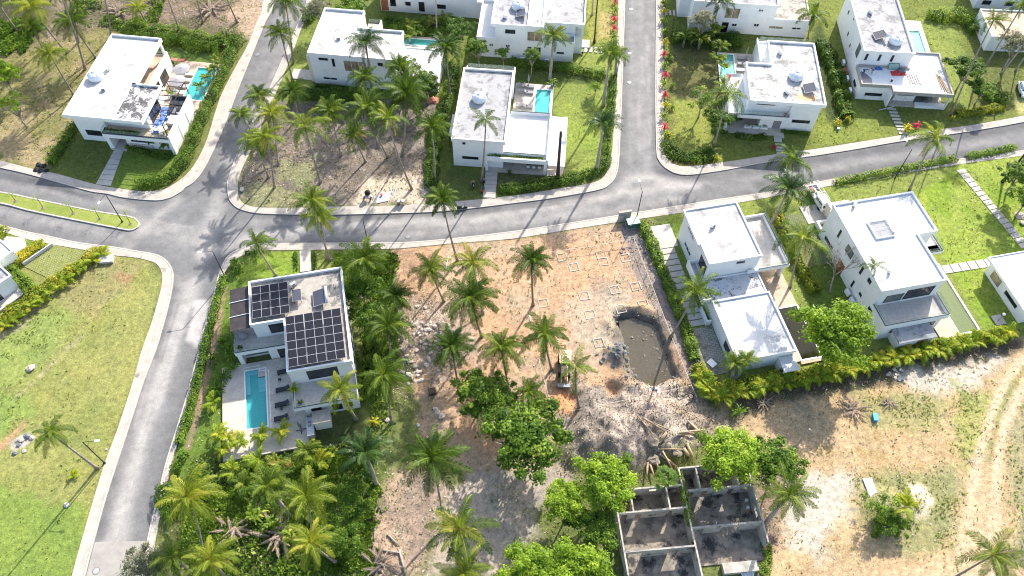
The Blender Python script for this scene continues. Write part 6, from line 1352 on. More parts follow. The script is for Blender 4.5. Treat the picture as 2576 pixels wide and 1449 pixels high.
HD = [
 ('street hedge curving along the right side of the upper left villa', [(345,470),(400,462),(440,440),(470,400),(492,345),(515,290),(545,225),(575,160),(598,110)], 1.9, 1.6, 'hedge_leaf', .2),
 ('thick bright shrub belt behind the upper left villa', [(320,78),(380,95),(440,98),(500,112),(560,120),(590,95)], 4.2, 1.8, 'hedge_leaf_light', .26),
 ('dark hedge at the left garden border of the upper left villa', [(128,418),(150,385),(175,345),(190,320)], 1.6, 1.4, 'hedge_leaf', .2),
 ('low front hedge curving before the upper left villa door', [(318,372),(350,378),(385,392),(430,398)], 1.1, .7, 'hedge_leaf', .18),
 ('dark clipped hedge between the L-shaped villa and the vacant lot', [(765,242),(820,245),(890,246),(905,248)], 2.2, 1.5, 'hedge_leaf', .2),
 ('low dark hedge at the foot of the L-shaped villa wall', [(795,218),(875,226)], .9, .6, 'hedge_leaf', .17),
 ('tall hedge between the vacant lot and the canopy villa', [(1147,175),(1135,225),(1122,265),(1108,310),(1095,360),(1088,420),(1082,478)], 2.2, 1.7, 'hedge_leaf', .21),
 ('hedge behind the canopy villa, below the large central villa', [(1285,160),(1340,172),(1400,176),(1460,184),(1522,196)], 1.5, 1.5, 'hedge_leaf', .2),
 ('hedge along the vertical street beside the bright lawn', [(1543,195),(1540,250),(1534,300),(1528,350),(1525,395)], 1.3, 1.1, 'hedge_leaf', .2),
 ('curved front hedge of the canopy villa along the main road', [(1256,480),(1310,478),(1370,467),(1430,455),(1480,444),(1515,424),(1528,400)], 1.8, 1.2, 'hedge_leaf', .2),
 ('brown-green corner shrubbery at the street corner', [(1678,362),(1690,385),(1720,397),(1760,398),(1795,388)], 2.6, .9, 'hedge_leaf', .22),
 ('low fern border at the porch of the marble-roofed villa', [(1790,331),(1830,336)], .8, .5, 'hedge_leaf', .18),
 ('rounded fern bed left of the porch step of the marble-roofed villa', [(1850,342),(1895,350),(1925,345)], 1.2, .6, 'hedge_leaf', .18),
 ('narrow fern border right of the porch step of the marble-roofed villa', [(1960,333),(2035,340)], .7, .5, 'hedge_leaf', .18),
 ('light green shrub strip along the main road before the tall villa', [(2098,462),(2180,446),(2270,428),(2350,412),(2402,403)], 1.1, .8, 'hedge_leaf_light', .24),
 ('light green shrub strip continuing right of the stepping path', [(2430,398),(2490,387),(2552,374)], 1.1, .8, 'hedge_leaf_light', .24),
 ('bright leafy hedge between the building plot and the slab driveway', [(1612,566),(1635,610),(1655,660),(1678,715),(1700,770),(1722,825),(1738,880),(1748,912)], 1.5, 1.2, 'hedge_leaf_light', .3),
 ('dense broad-leaved clump where the driveway hedge meets the dirt lot', [(1752,925),(1775,965),(1800,990),(1850,985)], 2.2, 1.5, 'hedge_leaf_gold', .34),
 ('golden broad-leaved border behind the stepped villa', [(1850,985),(1920,968),(2000,955),(2080,940),(2150,925)], 2.2, 1.4, 'hedge_leaf_gold', .34),
 ('orange-tinted broad-leaved border behind the tall villa', [(2150,925),(2230,905),(2320,885),(2400,868),(2470,852),(2545,838)], 1.9, 1.2, 'hedge_leaf_gold', .34),
 ('mixed shrub row right of the glass terrace of the stepped villa', [(1948,540),(1965,580),(1985,625),(2005,665),(2030,705),(2050,740)], 1.7, 1.2, 'hedge_leaf_gold', .3),
 ('shrub row along the left street beside the solar-panel villa', [(566,700),(548,760),(530,830),(515,890),(503,945),(488,1005),(470,1070),(452,1120)], 1.1, 1.0, 'hedge_leaf', .22),
 ('round dark shrub at the street corner lawn of the solar-panel villa', [(588,680),(605,672)], 2.2, 1.4, 'hedge_leaf', .3),
 ('dark low edging hedge on the corner lawn', [(618,640),(640,636),(665,634)], .6, .5, 'hedge_leaf', .17),
 ('low dark border left of the entry path on the corner lawn', [(744,636),(746,680)], .7, .4, 'hedge_leaf', .17), ('low dark border right of the entry path on the corner lawn', [(789,636),(792,680)], .6, .4, 'hedge_leaf', .17),
 ('round green shrub with stone edging below the street hedge', [(448,1165),(466,1170)], 2.7, 1.5, 'hedge_leaf', .26),
 ('leafy bushes overhanging the lower left pavement', [(418,1225),(430,1280),(450,1300)], 2.4, 1.5, 'hedge_leaf', .24),
 ('golden hedge on the right of the left paved yard', [(253,632),(225,655),(190,682),(155,702),(120,725),(90,748)], 1.4, 1.1, 'hedge_leaf_gold', .3),
 ('golden hedge running down the left edge above the lawn', [(90,750),(60,775),(30,800),(-5,825)], 2.0, 1.3, 'hedge_leaf_gold', .3),
 ('golden bushes behind the left paved yard', [(118,618),(95,630),(70,648),(40,668)], 1.7, 1.2, 'hedge_leaf_gold', .3),
 ('green bushes between the left villa and the golden hedge', [(25,680),(55,705),(85,740)], 1.8, 1.2, 'hedge_leaf_light', .3),
 ('golden bush at the left edge by the pavement', [(-10,590),(20,592)], 2.0, 1.3, 'hedge_leaf_gold', .3),
 ('lush broad-leaved planting between the two upper right villas', [(2060,110),(2085,150),(2100,190),(2112,230),(2120,270),(2130,300)], 2.4, 1.3, 'hedge_leaf', .36),
 ('shaded garden planting behind the small teal pool', [(1690,95),(1740,100),(1800,110),(1860,105)], 3.2, 1.5, 'hedge_leaf', .3),
 ('dark garden thicket behind the lap pool at the top', [(960,62),(1010,72),(1070,78),(1120,82)], 3.2, 1.6, 'hedge_leaf', .26),
 ('shrub border beside the street above the L-shaped villa', [(772,60),(785,35),(800,20)], 2.4, 1.6, 'hedge_leaf', .24),
 ('bushes at the top right behind the repaired villa pool', [(2330,40),(2360,48),(2400,45),(2440,60),(2460,90)], 3.0, 1.6, 'hedge_leaf_light', .28),
 ('tall shrubs below the crossed tree on the right lawn', [(2480,235),(2500,250),(2530,262)], 2.6, 1.4, 'hedge_leaf', .28),
 ('flowering border along the right road, left of the driveway', [(2400,290),(2440,288),(2480,280),(2520,272)], 1.6, .9, 'hedge_leaf_gold', .28),
 
 ('dense undergrowth left of the stone pile', [(930,850),(945,900),(915,960),(930,1010)], 2.2, 1.2, 'hedge_leaf', .26),
]
for hh in HD: hedge(*hh)
bpy.data.objects['hedge'].name = 'hedge'
def lhedge(label, fr, pts, z, *a):
    global W2
    w0 = W2; W2 = lambda l: [tuple(loc(fr, u, v).to_2d()) for u, v in l]
    try: o = hedge(label, pts, *a)
    finally: W2 = w0
    o.location.z = z; return o
lhedge('planter greenery along the front balcony of the upper left villa', FA, [(5.8,.5),(8,.5),(11.5,.5)], 3.37, .8, .55, 'hedge_leaf', .18)
lhedge('planter greenery along the balcony edge of the canopy villa', FC, [(6.0,-.1),(10,-.1),(15.2,-.1)], 3.05, .6, .5, 'hedge_leaf_light', .17)
lhedge('creeper climbing over the middle wall of the ruin', FR, [(8.75,5.0),(8.8,2.0),(8.75,-2.2)], 2.0, .75, .75, 'hedge_leaf_light', .26)
lhedge('weeds along the right outer wall of the ruin', FR, [(18.0,-4.5),(17.9,-6.5),(16.6,-8.4)], .1, 1.2, .5, 'hedge_leaf_light', .22)
for k in range(26):
    f_ = k/25; q_ = [(1765,950),(1800,1000),(1860,985),(1960,965),(2080,942),(2200,912),(2320,888),(2420,866),(2540,838)]; i_ = min(7, int(f_*8)); g_ = f_*8-i_
    areca(ordn[k % 20]+' golden-fronded palm '+('in the first stretch' if k < 20 else 'in the last stretch')+' of the long border below the right-hand villas', q_[i_][0]*(1-g_)+q_[i_+1][0]*g_, q_[i_][1]*(1-g_)+q_[i_+1][1]*g_-6, .9, 1.25, 'golden palms of the long border')
for k in range(12): areca(ordn[k]+' golden palm from the pavement along the left golden hedge', 253-k*22, 632+k*16.5, .6, .95, 'golden palms of the left hedge')
# ---- individual shrubs: rosettes with strap leaves
def rosette(seed, mat, n=34, L=.8, wd=.16, tone=.5):
    rg = np.random.default_rng(seed); lb = LB()
    for k in range(n):
        a = rg.uniform(0, 6.28); e = R(80)-k/n*R(70); l_ = L*rg.uniform(.7, 1.2); o_ = np.array([*rg.normal(0, .12, 2), rg.uniform(.1, .5)])
        d = np.array([math.cos(a)*math.cos(e), math.sin(a)*math.cos(e), math.sin(e)]); s_ = np.array([-math.sin(a), math.cos(a), 0])
        mid = o_+d*l_*.55; tip = mid+(d+[0, 0, -.9])*l_*.42; t_ = tone+rg.normal(0, .18)
        lb.add([[o_-s_*wd*.2, o_+s_*wd*.2, mid+s_*wd*.5, mid-s_*wd*.5], [mid-s_*wd*.5, mid+s_*wd*.5, tip+s_*.02, tip-s_*.02]], [t_, t_+.08])
    return lb.mesh('leaves', mat)
ROS = {'g': [rosette(i, 'hedge_leaf_light') for i in range(3)], 'r': [rosette(10+i, 'red_leaf', 26, .75, .15) for i in range(2)], 'y': [rosette(20+i, 'hedge_leaf_gold') for i in range(3)], 'f': [rosette(30+i, 'hedge_leaf', 44, .9, .1) for i in range(2)]}
def shrub(label, x, y, kind='g', s=1.0, grp='broad-leaved plants in the flower hedge', z=None, name='shrub', cat='plant'):
    p = at(x, y, .5); p.z = gz(p.x, p.y) if z is None else z
    t = thing(name, label, cat, p, random.random()*6, grp); MB().tube([(0, 0, 0), (.02, 0, .35*s)], [.05, .03], 6).build('stem', M['bark_grey'], t)
    o = link(bpy.data.objects.new('leaves', random.choice(ROS[kind]))); o.parent = t; o.scale = (s, s, s*1.1); return t
ys = [0,22,45,75,100,130,158,182,205,232,258,285,312,335]
for k, y in enumerate(ys):
    x = 1672+2*math.sin(k*2.1)-(4 if y < 60 else 0); kd = 'r' if k in (5, 7, 9, 12) else ('y' if k in (1, 4, 10) else 'g')
    shrub({'r': 'crimson', 'y': 'yellow-green', 'g': 'green'}[kd]+' strap-leaved plant, '+ordn[k]+' from the top in the flower row right of the vertical street', x, y+8, kd, 1.35)
for k, (x, y) in enumerate(((1683,140),(1690,150),(1692,215),(1694,270))): shrub('side green plant next to the flower row, '+ordn[k]+' from the top', x, y, 'g', 1.0)
for k, y in enumerate((5,28,50,72,95,108)):
    kd = 'r' if k in (0, 2, 3) else 'g'; shrub({'r': 'crimson', 'g': 'green'}[kd]+' strap-leaved plant, '+ordn[k]+' from the top, left of the vertical street', 1548-k, y, kd, 1.3)
shrub('crimson plant in the bed in front of the repaired villa', 2306, 318, 'r', 1.4); shrub('yellow-green plant left of the crimson one before the repaired villa', 2279, 325, 'y', 1.5); shrub('crimson plant by the stepping slabs of the marble-roofed villa', 1946, 370, 'r', .9); shrub('orange-leaved plant beside the long thin palm trunks', 2398, 298, 'y', 1.0); shrub('pale round shrub at the street corner bed', 1800, 398, 'y', 1.3); shrub('pale variegated shrub at the end of the flower row', 1683, 345, 'y', 1.4)
shrub('large-leaved yellow plant on the shaded grass near the outdoor kitchen', 943, 1062, 'y', 1.3); shrub('green weed tuft on the dirt slope below the spoil', 1855, 1038, 'f', 1.6); shrub('bushy green plant beside the villa wall by the red pot', 898, 905, 'f', 1.4)
k = 0
for (x, y) in ((2137,225),(2150,240),(2145,270),(2128,310),(2152,300)): shrub(ordn[k]+' golden plant at the street end of the upper right planting', x-20, y+0, 'y', 1.3); k += 1
for k, (x, y) in enumerate(((505,905),(535,950),(548,880),(540,860),(555,930),(520,980),(560,900))): shrub(ordn[k]+' dark fern beside the left wall of the solar-panel villa', x+28, y, 'f', 1.5)
for k, p in enumerate(PLANTERS):
    o = link(bpy.data.objects.new('fern', ROS['f'][k % 2])); o.parent = p; o.location = (.6, .22, .36); o.scale = (.6, .4, .6)
for k in range(6): shrub(ordn[k]+' low bush in the bottom left thicket', 640+k*45, 1300+25*(k % 3), 'g', 2.0, 'bushes in the thicket')
# ---- ground cover: litter, tufts, thicket (beyond counting)
def scatter(name, mat, weight, n, size, zoff, flat=True, kind='stuff', asp=.4, tone=.5, label=None, cat=None):
    w = np.maximum(weight, 0).ravel(); w = w/w.sum(); idx = rng.choice(len(w), n, p=w)
    x = X.ravel()[idx]+rng.uniform(-.5, .5, n)*STEP; y = Y.ravel()[idx]+rng.uniform(-.5, .5, n)*STEP; z = Z.ravel()[idx]+zoff+rng.uniform(0, .06, n)
    C = np.stack([x, y, z], 1); N = np.array([[0, 0, 1.]])+rng.normal(0, .35 if flat else 1.2, (n, 3)); lb = LB()
    lb.add(leaves(C, N, size*rng.uniform(.4, 1.6, n), asp), tone+rng.normal(0, .25, n)+.2*vn1(x, y))
    o = link(bpy.data.objects.new(name, lb.mesh(name, mat))); tag(o, label, cat, kind=kind); return o
ok = (rd > 1.9)
for fr_, (a_, b_, c_, d_) in ((FS, (-10, 8.7, -8, 16)), (FA, (0, 18, -.5, 22.6)), (FB, (0, 23, 0, 15)), (FC, (0, 19, -.8, 21.2)), (FD, (-4, 17, -1, 14)), (FE, (-3, 13, -1.2, 20)), (FE2, (0, 17, -1, 24)), (FT, (-24, 0, 0, 14)), (FF, (-5, 13.5, -15, 13)), (FG, (-.5, 16, -6.5, 18.5)), (FH, (-1, 9, 0, 10)), (FR, (-.2, 17.8, -9.5, 5.3)), (FL, (-14, .3, -8, 7))):
    ok = ok & (sdist(X, Y, [tuple(loc(fr_, *q).to_2d()) for q in ((a_, c_), (b_, c_), (b_, d_), (a_, d_))]) > .25)
fade = 1/(1+((Y-30)/70)**2)
scatter('leaf_litter', 'litter', LIT*ok*(.6+.8*(N2 > 0)), 46000, .24, .03, label='dry fallen leaves and debris on the vacant ground', cat='leaf litter')
scatter('grass_tufts', 'grass_blade', GRS*ok*(N2 > -.05)*(.3+.7*(N1 > -.1)), 52000, .26, .05, False, label='grass tufts and weeds on the open ground', cat='grass')
P_ = W2([(640,1110),(700,1150),(930,1110),(950,1200),(930,1449),(480,1449),(430,1360),(500,1180),(580,1210)]); thk = sstep(.5-(sdist(X, Y, P_)+3.2*N1+1.2*N2)/2.5)*(sdist(X, Y, ROADPOLY) > 2.2)
o = scatter('undergrowth', 'hedge_leaf', ok*thk*(.12+.88*(N1 > -.02)), 36000, .36, .25, False, asp=.6, tone=.5, label='tangled undergrowth below the palms at the bottom left', cat='undergrowth')
P_ = W2([(850,640),(985,632),(1000,760),(990,880),(960,1010),(940,1080),(905,1060),(895,800)]); thk = sstep(.5-(sdist(X, Y, P_)+3*N1+1.2*N2)/2.5)*(rd > 2.2)*(sdist(X, Y, [tuple(loc(FS, *q).to_2d()) for q in ((-10, -8), (9, -8), (9, 16), (-10, 16))]) > .6)
scatter('undergrowth', 'hedge_leaf', thk*(.15+.8*(N1 > -.1)), 16000, .34, .22, False, asp=.6, tone=.45, label='green undergrowth between the solar-panel villa and the building plot', cat='undergrowth')
wld = (sdist(X, Y, W2([(-60,-60),(100,-60),(110,70),(60,140),(-60,150)])) < 0)+.5*(sdist(X, Y, W2([(180,0),(420,0),(400,60),(300,80),(180,40)])) < 0)
scatter('undergrowth', 'hedge_leaf', wld*(N1 > -.1)*1.0, 9000, .4, .3, False, asp=.6, tone=.35, label='dark undergrowth in the upper left corner', cat='undergrowth')
# ================================================================ OBJECTS
def xyz(v): return (v.x, v.y, v.z)
# ---- street lamps
def lamp(label, top, head, hgt=6.8):
    p = at(*top, hgt); hd = at(*head, hgt+.15); g = .15
    t = thing('street_lamp', label, 'street lamp', (p.x, p.y, g), 0, 'black street lamps'); H_ = hgt-g; d = Vector((hd.x-p.x, hd.y-p.y, 0)); d = d.normalized()*min(1.9, d.length)
    MB().tube([(0, 0, 0), (0, 0, H_*.5), (0, 0, H_)], [.085, .075, .06], 8).build('pole', M['black_metal'], t, True)
    MB().lathe([(.2, 0), (.2, .05), (.12, .07), (.1, .3)], 10).build('base', M['black_metal'], t)
    MB().tube([(0, 0, H_-.02), (d.x*.5, d.y*.5, H_+.08), (d.x, d.y, H_+.12)], [.045, .04, .035], 6).build('arm', M['black_metal'], t)
    m = MB().box(-.02, .55, -.14, .14, -.04, .04); m.xf(Matrix.Translation((d.x, d.y, H_+.13)) @ rotm(math.atan2(d.y, d.x))); o = m.build('lamp_head', M['lamp_glass'], t)
    return t
lamp('black street lamp on the grassy median', (265,488), (251,506)); lamp('black street lamp in the hedge at the junction corner by the solar-panel villa', (535,633), (507,634)); lamp('black street lamp on the left lawn by the leaning palm', (208,1112.5), (238,1109))
lamp('black street lamp at the road edge above the thicket palm', (914,558), (916,537)); lamp('black street lamp beside the green transformer box', (1616,482), (1609,457)); lamp('black street lamp in the shrub strip before the tall villa', (2293.7,376.7), (2282,355)); lamp('black street lamp hidden by the royal palms on the vertical street', (1560,134), (1580,133))
plain('cover_rim', (.2, .18, .165), .9, .2, var=.3)
# ---- manholes
for k, (x, y, q) in enumerate(((242,1436,'concrete apron at the bottom left'),(1583,207,'middle of the vertical street'),(1588,23,'vertical street near the top edge'),(647,137,'upper left street'),(1026,595,'main road above the building plot'),(2494,385,'main road near the right edge'))):
    p = at(x, y, .05); t = thing('manhole_cover', 'round manhole cover in the '+q, 'manhole cover', (p.x, p.y, .05 if k else .076), 0, 'manhole covers')
    MB().lathe([(.46, 0), (.46, .015), (.36, .018)], 20).build('frame', M['cover_rim'], t); MB().lathe([(.35, .018), (.3, .024)], 18).build('lid', M['grey_metal'] if k in (0, 2) else M['steel_dark'], t)
# ---- pit water
pw = MB().prism([tuple(v) for v in pp([(1558,800),(1600,792),(1650,797),(1712,950),(1690,975),(1575,965)])], -1.4, -.78, bottom=False).build('water', M['murky_water']); tag(pw, kind='structure')
# ---- loungers, parasols, tables
def lounger(label, pos, rz, fab='charcoal_fabric', fr='black_metal', grp='sun loungers by the pools', back=35):
    t = thing('sun_lounger', label, 'sun lounger', pos, rz, grp)
    MB().ring(rect(-.95, .95, -.35, .35), rect(-.9, .9, -.3, .3), .26, .32).build('frame', M[fr], t)
    MB().box(-.93, .35, -.32, .32, .325, .40).build('seat', M[fab], t)
    m = MB().box(0, .72, -.32, .32, 0, .07); m.xf(Matrix.Translation((.36, 0, .33)) @ Matrix.Rotation(-R(back), 4, 'Y')); m.build('backrest', M[fab], t)
    l = MB()
    for sx in (-.85, .85):
        for sy in (-.31, .31): l.box(sx-.03, sx+.03, sy-.03, sy+.03, 0, .26)
    l.build('leg', M[fr], t); return t
for k, (u, v) in enumerate(((-1.55,4.05),(-1.9,1.3),(-2.1,-.95),(-2.3,-3.0))):
    lounger(ordn[k]+' dark lounger from the villa beside the long pool', loc(FS, u+.1, v-.3, .5), R(13)+R(2))
for k, (u, v) in enumerate(((-2.3,2.6),(-2.3,-1.9))):
    t = thing('side_table', ('upper','lower')[k]+' small black table between the dark loungers', 'side table', loc(FS, u+.2, v, .5), R(13), 'poolside tables'); MB().box(-.22, .22, -.2, .2, .36, .4).build('top', M['black_metal'], t); MB().lathe([(.12, 0), (.1, .02), (.03, .04), (.03, .36)], 8).build('leg', M['black_metal'], t)
def lg(fr, c, x, y, z):     # pixel of a zoomed crop -> overview pixel
    pass
CD = lambda x, y: ((1700+x/3.22)*.638889, (200+y/3.22)*.638889)
for k, (x, y) in enumerate(((1165,455),(1235,465),(1150,530),(1225,540),(1135,705),(1215,720))):
    p = at(*CD(x, y), .36); p.z = .36; lounger(('far left','far right','middle left','middle right','near left','near right')[k]+' grey lounger on the white deck beside the turquoise pool', p, R(176), 'grey_fabric', 'grey_metal')
def parasol(label, pos, r=1.5, closed=False, mat='grey_fabric', h_=2.5):
    t = thing('parasol', label, 'parasol', pos, .3, 'parasols on the pool decks')
    MB().tube([(0, 0, 0), (0, 0, h_+.1)], .03, 8).build('pole', M['grey_metal'], t); MB().lathe([(.3, 0), (.3, .06), (.06, .1)], 14).build('base', M['steel_dark'], t)
    if closed: MB().lathe([(.05, 1.1), (.2, 1.25), (.17, 1.7), (.09, 2.3), (.03, h_+.05)], 8).build('canopy', M[mat], t)
    else:
        m = MB(); n_ = 8
        for k in range(n_):
            a, b = 2*math.pi*k/n_, 2*math.pi*(k+1)/n_; A = (r*math.cos(a), r*math.sin(a), h_-.35); B = (r*math.cos(b), r*math.sin(b), h_-.35)
            m.quad((0, 0, h_), A, B); m.quad(A, (A[0]*.99, A[1]*.99, h_-.5), (B[0]*.99, B[1]*.99, h_-.5), B)
        o = m.build('canopy', M[mat], t); w = MB()
        for k in range(n_): a = 2*math.pi*k/n_; w.tube([(0, 0, h_-.1), (r*.96*math.cos(a), r*.96*math.sin(a), h_-.38)], .012, 4)
        w.build('rib', M['grey_metal'], o)
    return t
parasol('farther open grey parasol on the tan deck of the upper left villa', loc(FA, 12.2, 18.0, .36), 1.55); parasol('nearer open grey parasol on the tan deck, behind the pergola', loc(FA, 12.5, 14.9, .36), 1.55)
for k, v in enumerate((18.8, 17.2, 15.6, 14.0)): lounger(ordn[k]+' white lounger under the grey parasols of the upper left villa', loc(FA, 12.6, v, .36), R(175), 'white_wall', 'white_plastic')
p = at(*CD(1225, 440), .4); p.z = .36; parasol('closed dark grey parasol among the grey loungers', p, closed=True)
CE = lambda x, y: ((2600+x/3.22)*.638889, y/3.22*.638889)
for k, (x, y) in enumerate(((1040,750),(1040,820),(1030,900))): p = at(*CE(x, y), .4); p.z = .34; lounger(('farthest','middle','nearest')[k]+' grey lounger between the teal pool and the marble-roofed villa', p, R(-4), 'grey_fabric' if k < 2 else 'white_wall', 'steel_dark')
p = at(*CE(1075, 740), .4); p.z = .34; parasol('closed grey parasol behind the loungers of the marble-roofed villa', p, closed=True)
p = loc(FS, .25, -5.4, .5); t = parasol('folded dark cantilever parasol on a cross base by the outdoor kitchen', p, closed=True, mat='steel_dark', h_=3.0)
MB().box(-.7, .7, -.05, .05, 0, .06).box(-.05, .05, -.7, .7, .061, .12).build('cross_base', M['black_metal'], t)
t = thing('drying_rack', 'thin metal star-shaped stand on the sunny corner of the pool deck', 'stand', loc(FS, -9.0, -6.0, .5)); m = MB()
for k in range(5): a = k*1.257; m.tube([(.0, 0, .35), (.75*math.cos(a), .75*math.sin(a), .03)], .025, 4)
m.tube([(0, 0, .35), (-.25, .4, 1.7)], .04, 5); m.build('frame', M['grey_metal'], t)
for k, (u, v, s_) in enumerate(((-4.6,9.3,.75),(-6.2,8.9,.85))):
    t = thing('bean_bag', ('dark','large')[k]+' grey bean bag under the awning edge on the left terrace', 'bean bag', loc(FS, u, v, 3.34), 0, 'bean bags'); MB().lathe([(.3*s_, 0), (.75*s_, .12), (.8*s_, .35), (.5*s_, .62), (.15*s_, .72)], 14, (0, 0), 1, .85).build('cushion', M['grey_fabric'], t, True)
def pot(label, pos, s=.3, mat='pot_black', plant='f', ps=.6, grp='potted plants'):
    t = thing('plant_pot', label, 'potted plant', pos, 0, grp); MB().lathe([(s*.6, 0), (s, s*.9), (s*1.05, s*1.3), (s*.85, s*1.3), (s*.8, s*1.1)], 14).build('pot', M[mat], t, True)
    o = link(bpy.data.objects.new('foliage', random.choice(ROS[plant]))); o.parent = t; o.location = (0, 0, s*1.0); o.scale = (ps,)*3; return t
pot('black pot under the palm at the left terrace corner', loc(FS, -6.6, 6.9, 3.34), .32); pot('blue pot on the near terrace of the solar-panel villa', loc(FS, .9, -3.1, 3.34), .3, 'pot_blue'); p = at(*CD(1530, 450), .36); p.z = .36; pot('blue pot with a small tree at the corner of the white pool deck', p, .4, 'pot_blue', 'g', 1.3)
pot('red pot on the balcony of the marble-roofed villa', loc(FE, 6.8, .6, 3.33), .28, 'red_plastic', 'f', .3); pot('red-potted plant at the far corner of the white terrace', loc(FE, -2.1, 9.3, 3.33), .28, 'salmon', 'r', .5)
pot('tall potted plant by the pergola of the upper left villa', loc(FA, 13.6, 10.0, 3.37), .35, 'grey_wall', 'f', 1.0); pot('potted plant at the front corner of the pergola terrace', loc(FA, 16.2, 1.0, 3.37), .3, 'grey_wall', 'g', .8); pot('left potted shrub at the front of the canopy villa porch', loc(FC, 9.6, -.9, .15), .25, 'pot_black', 'f', .7)
pot('black bin-like pot with cactus by the wall of the large central villa', loc(FD, 6.5, -1.9, .15), .3, 'pot_black', 'g', .6)
# terrace furniture villa A
t = thing('blue_tarp', 'crumpled blue tarpaulin spread over the pergola terrace', 'tarpaulin', loc(FA, 0, 0), -R(5.4)); nx, ny = 14, 26; V_ = []; Q_ = []
for i in range(nx):
    for j in range(ny): V_.append((13.3+1.9*i/(nx-1)+.25*math.sin(j*.5), 1.0+6.2*j/(ny-1), 3.42+abs(.22*math.sin(i*1.3+j*.6)*math.cos(j*.9-i*.4))+random.uniform(0, .08)))
for i in range(nx-1):
    for j in range(ny-1): Q_.append((i*ny+j, (i+1)*ny+j, (i+1)*ny+j+1, i*ny+j+1))
o = link(bpy.data.objects.new('sheet', npmesh('sheet', V_, Q_, M['blue_tarp'], smooth=True))); o.parent = t
t = thing('sofa', 'dark grey modular sofa at the back of the pergola terrace', 'sofa', loc(FA, 15.4, 8.6, 3.37), -R(5.4)); MB().box(-1.3, 1.3, -.9, .6, .1, .42).build('seat', M['charcoal_fabric'], t); MB().box(-1.3, 1.3, .6, .85, .1, .85).build('backrest', M['charcoal_fabric'], t)
t = thing('sofa', 'slatted dark grey couch in the middle of the pergola terrace', 'sofa', loc(FA, 15.6, 6.4, 3.37), -R(5.4)); MB().box(-1.1, 1.1, -.8, .8, .1, .45).build('seat', M['steel_dark'], t); MB().box(-1.1, -.4, -.85, .85, .455, .6).box(.3, .9, -.85, .85, .455, .6).build('cushion', M['charcoal_fabric'], t)
t = thing('dining_table', 'table under a pale cloth on the pergola terrace', 'table', loc(FA, 16.0, 3.9, 3.37), -R(5.4)); MB().box(-.6, .6, -1.0, 1.0, .1, .76).build('tablecloth', M['curtain_cloth'] if 'curtain_cloth' in M else M['cream_wall'], t); MB().box(-.04, .04, -.5, -.42, 0, .1).box(-.04, .04, .42, .5, 0, .1).build('leg', M['black_metal'], t)
t = thing('round_table', 'round pale table at the front of the pergola terrace', 'table', loc(FA, 15.2, 1.7, 3.37)); MB().lathe([(.05, .7), (.85, .7), (.85, .75), (.05, .76)], 20).build('top', M['cream_wall'], t); MB().lathe([(.3, 0), (.05, .05), (.05, .7)], 10).build('leg', M['white_plastic'], t)
def chair(label, pos, rz, mat='white_plastic', grp='terrace chairs'):
    t = thing('chair', label, 'chair', pos, rz, grp); MB().box(-.24, .24, -.24, .24, .42, .47).build('seat', M[mat], t); MB().box(-.24, .24, .2, .25, .48, .9).build('backrest', M[mat], t)
    l = MB()
    for sx in (-.2, .2):
        for sy in (-.2, .2): l.box(sx-.02, sx+.02, sy-.02, sy+.02, 0, .42)
    l.build('leg', M['steel_dark'], t); return t
for k, (u, v, a) in enumerate(((15.1,4.6,90),(15.1,3.2,90),(16.6,5.2,0),(14.1,1.5,80),(15.3,.75,180))): chair(('left rear','left front','far-end','blue-tarp side','front-edge')[k]+' white chair at the pale tables of the pergola terrace', loc(FA, u, v, 3.37), R(a))
t = thing('bench', 'low orange wooden bench by the glass doors on the tan deck', 'bench', loc(FA, 10.3, 12.6, .36), -R(5.4)); MB().box(-.6, .6, -.25, .25, .4, .46).build('seat', M['wood_mat'], t); MB().box(-.55, -.48, -.2, .2, 0, .4).box(.48, .55, -.2, .2, 0, .4).build('leg', M['wood_mat'], t)
t = thing('hammock', 'dark red hammock on a curved wooden stand at the back of the tan deck', 'hammock', loc(FA, 9.6, 22.0, .36), -R(5.4)); m = MB(); m.tube([(-2.1+.42*k, 0, .12+.9*((k-5)/5)**2) for k in range(11)], .06, 6); m.build('stand', M['wood_door'], t); m = MB()
for j in range(8): a = -1.3+j*.33; m.quad((a, -.35, .5+.25*(a/1.3)**2), (a+.33, -.35, .5+.25*((a+.33)/1.3)**2), (a+.33, .35, .5+.25*((a+.33)/1.3)**2), (a, .35, .5+.25*(a/1.3)**2))
m.build('bed', M['salmon'], t)
t = thing('stump_stool', 'dark tree-stump stool beside the hammock', 'stool', loc(FA, 8.6, 21.4, .36)); MB().lathe([(.28, 0), (.24, .3), (.3, .55), (.25, .56)], 10).build('trunk', M['bark_dark'], t)
# porch furniture
t = thing('bench', 'blue-grey bench on the porch of the canopy villa', 'bench', loc(FC, 9.2, 1.0, .32), -R(3.7)); MB().box(-.9, .9, -.2, .2, .42, .5).build('seat', M['shirt_grey'], t); MB().box(-.88, -.8, -.18, .18, 0, .42).box(.8, .88, -.18, .18, 0, .42).build('leg', M['shirt_grey'], t)
t = thing('dining_table', 'dark table behind the wire chairs on the canopy villa porch', 'table', loc(FC, 13.6, 1.3, .32), -R(3.7)); MB().box(-1.3, 1.3, -.45, .45, .7, .76).build('top', M['bark_dark'], t); MB().box(-1.2, -1.1, -.4, .4, 0, .7).box(1.1, 1.2, -.4, .4, 0, .7).build('leg', M['bark_dark'], t)
for k in range(3): chair(('left','middle','right')[k]+' white wire chair on the canopy villa porch', loc(FC, 12.6+k*.95, .35, .32), R(180-4), 'white_plastic', 'wire chairs on the porch')
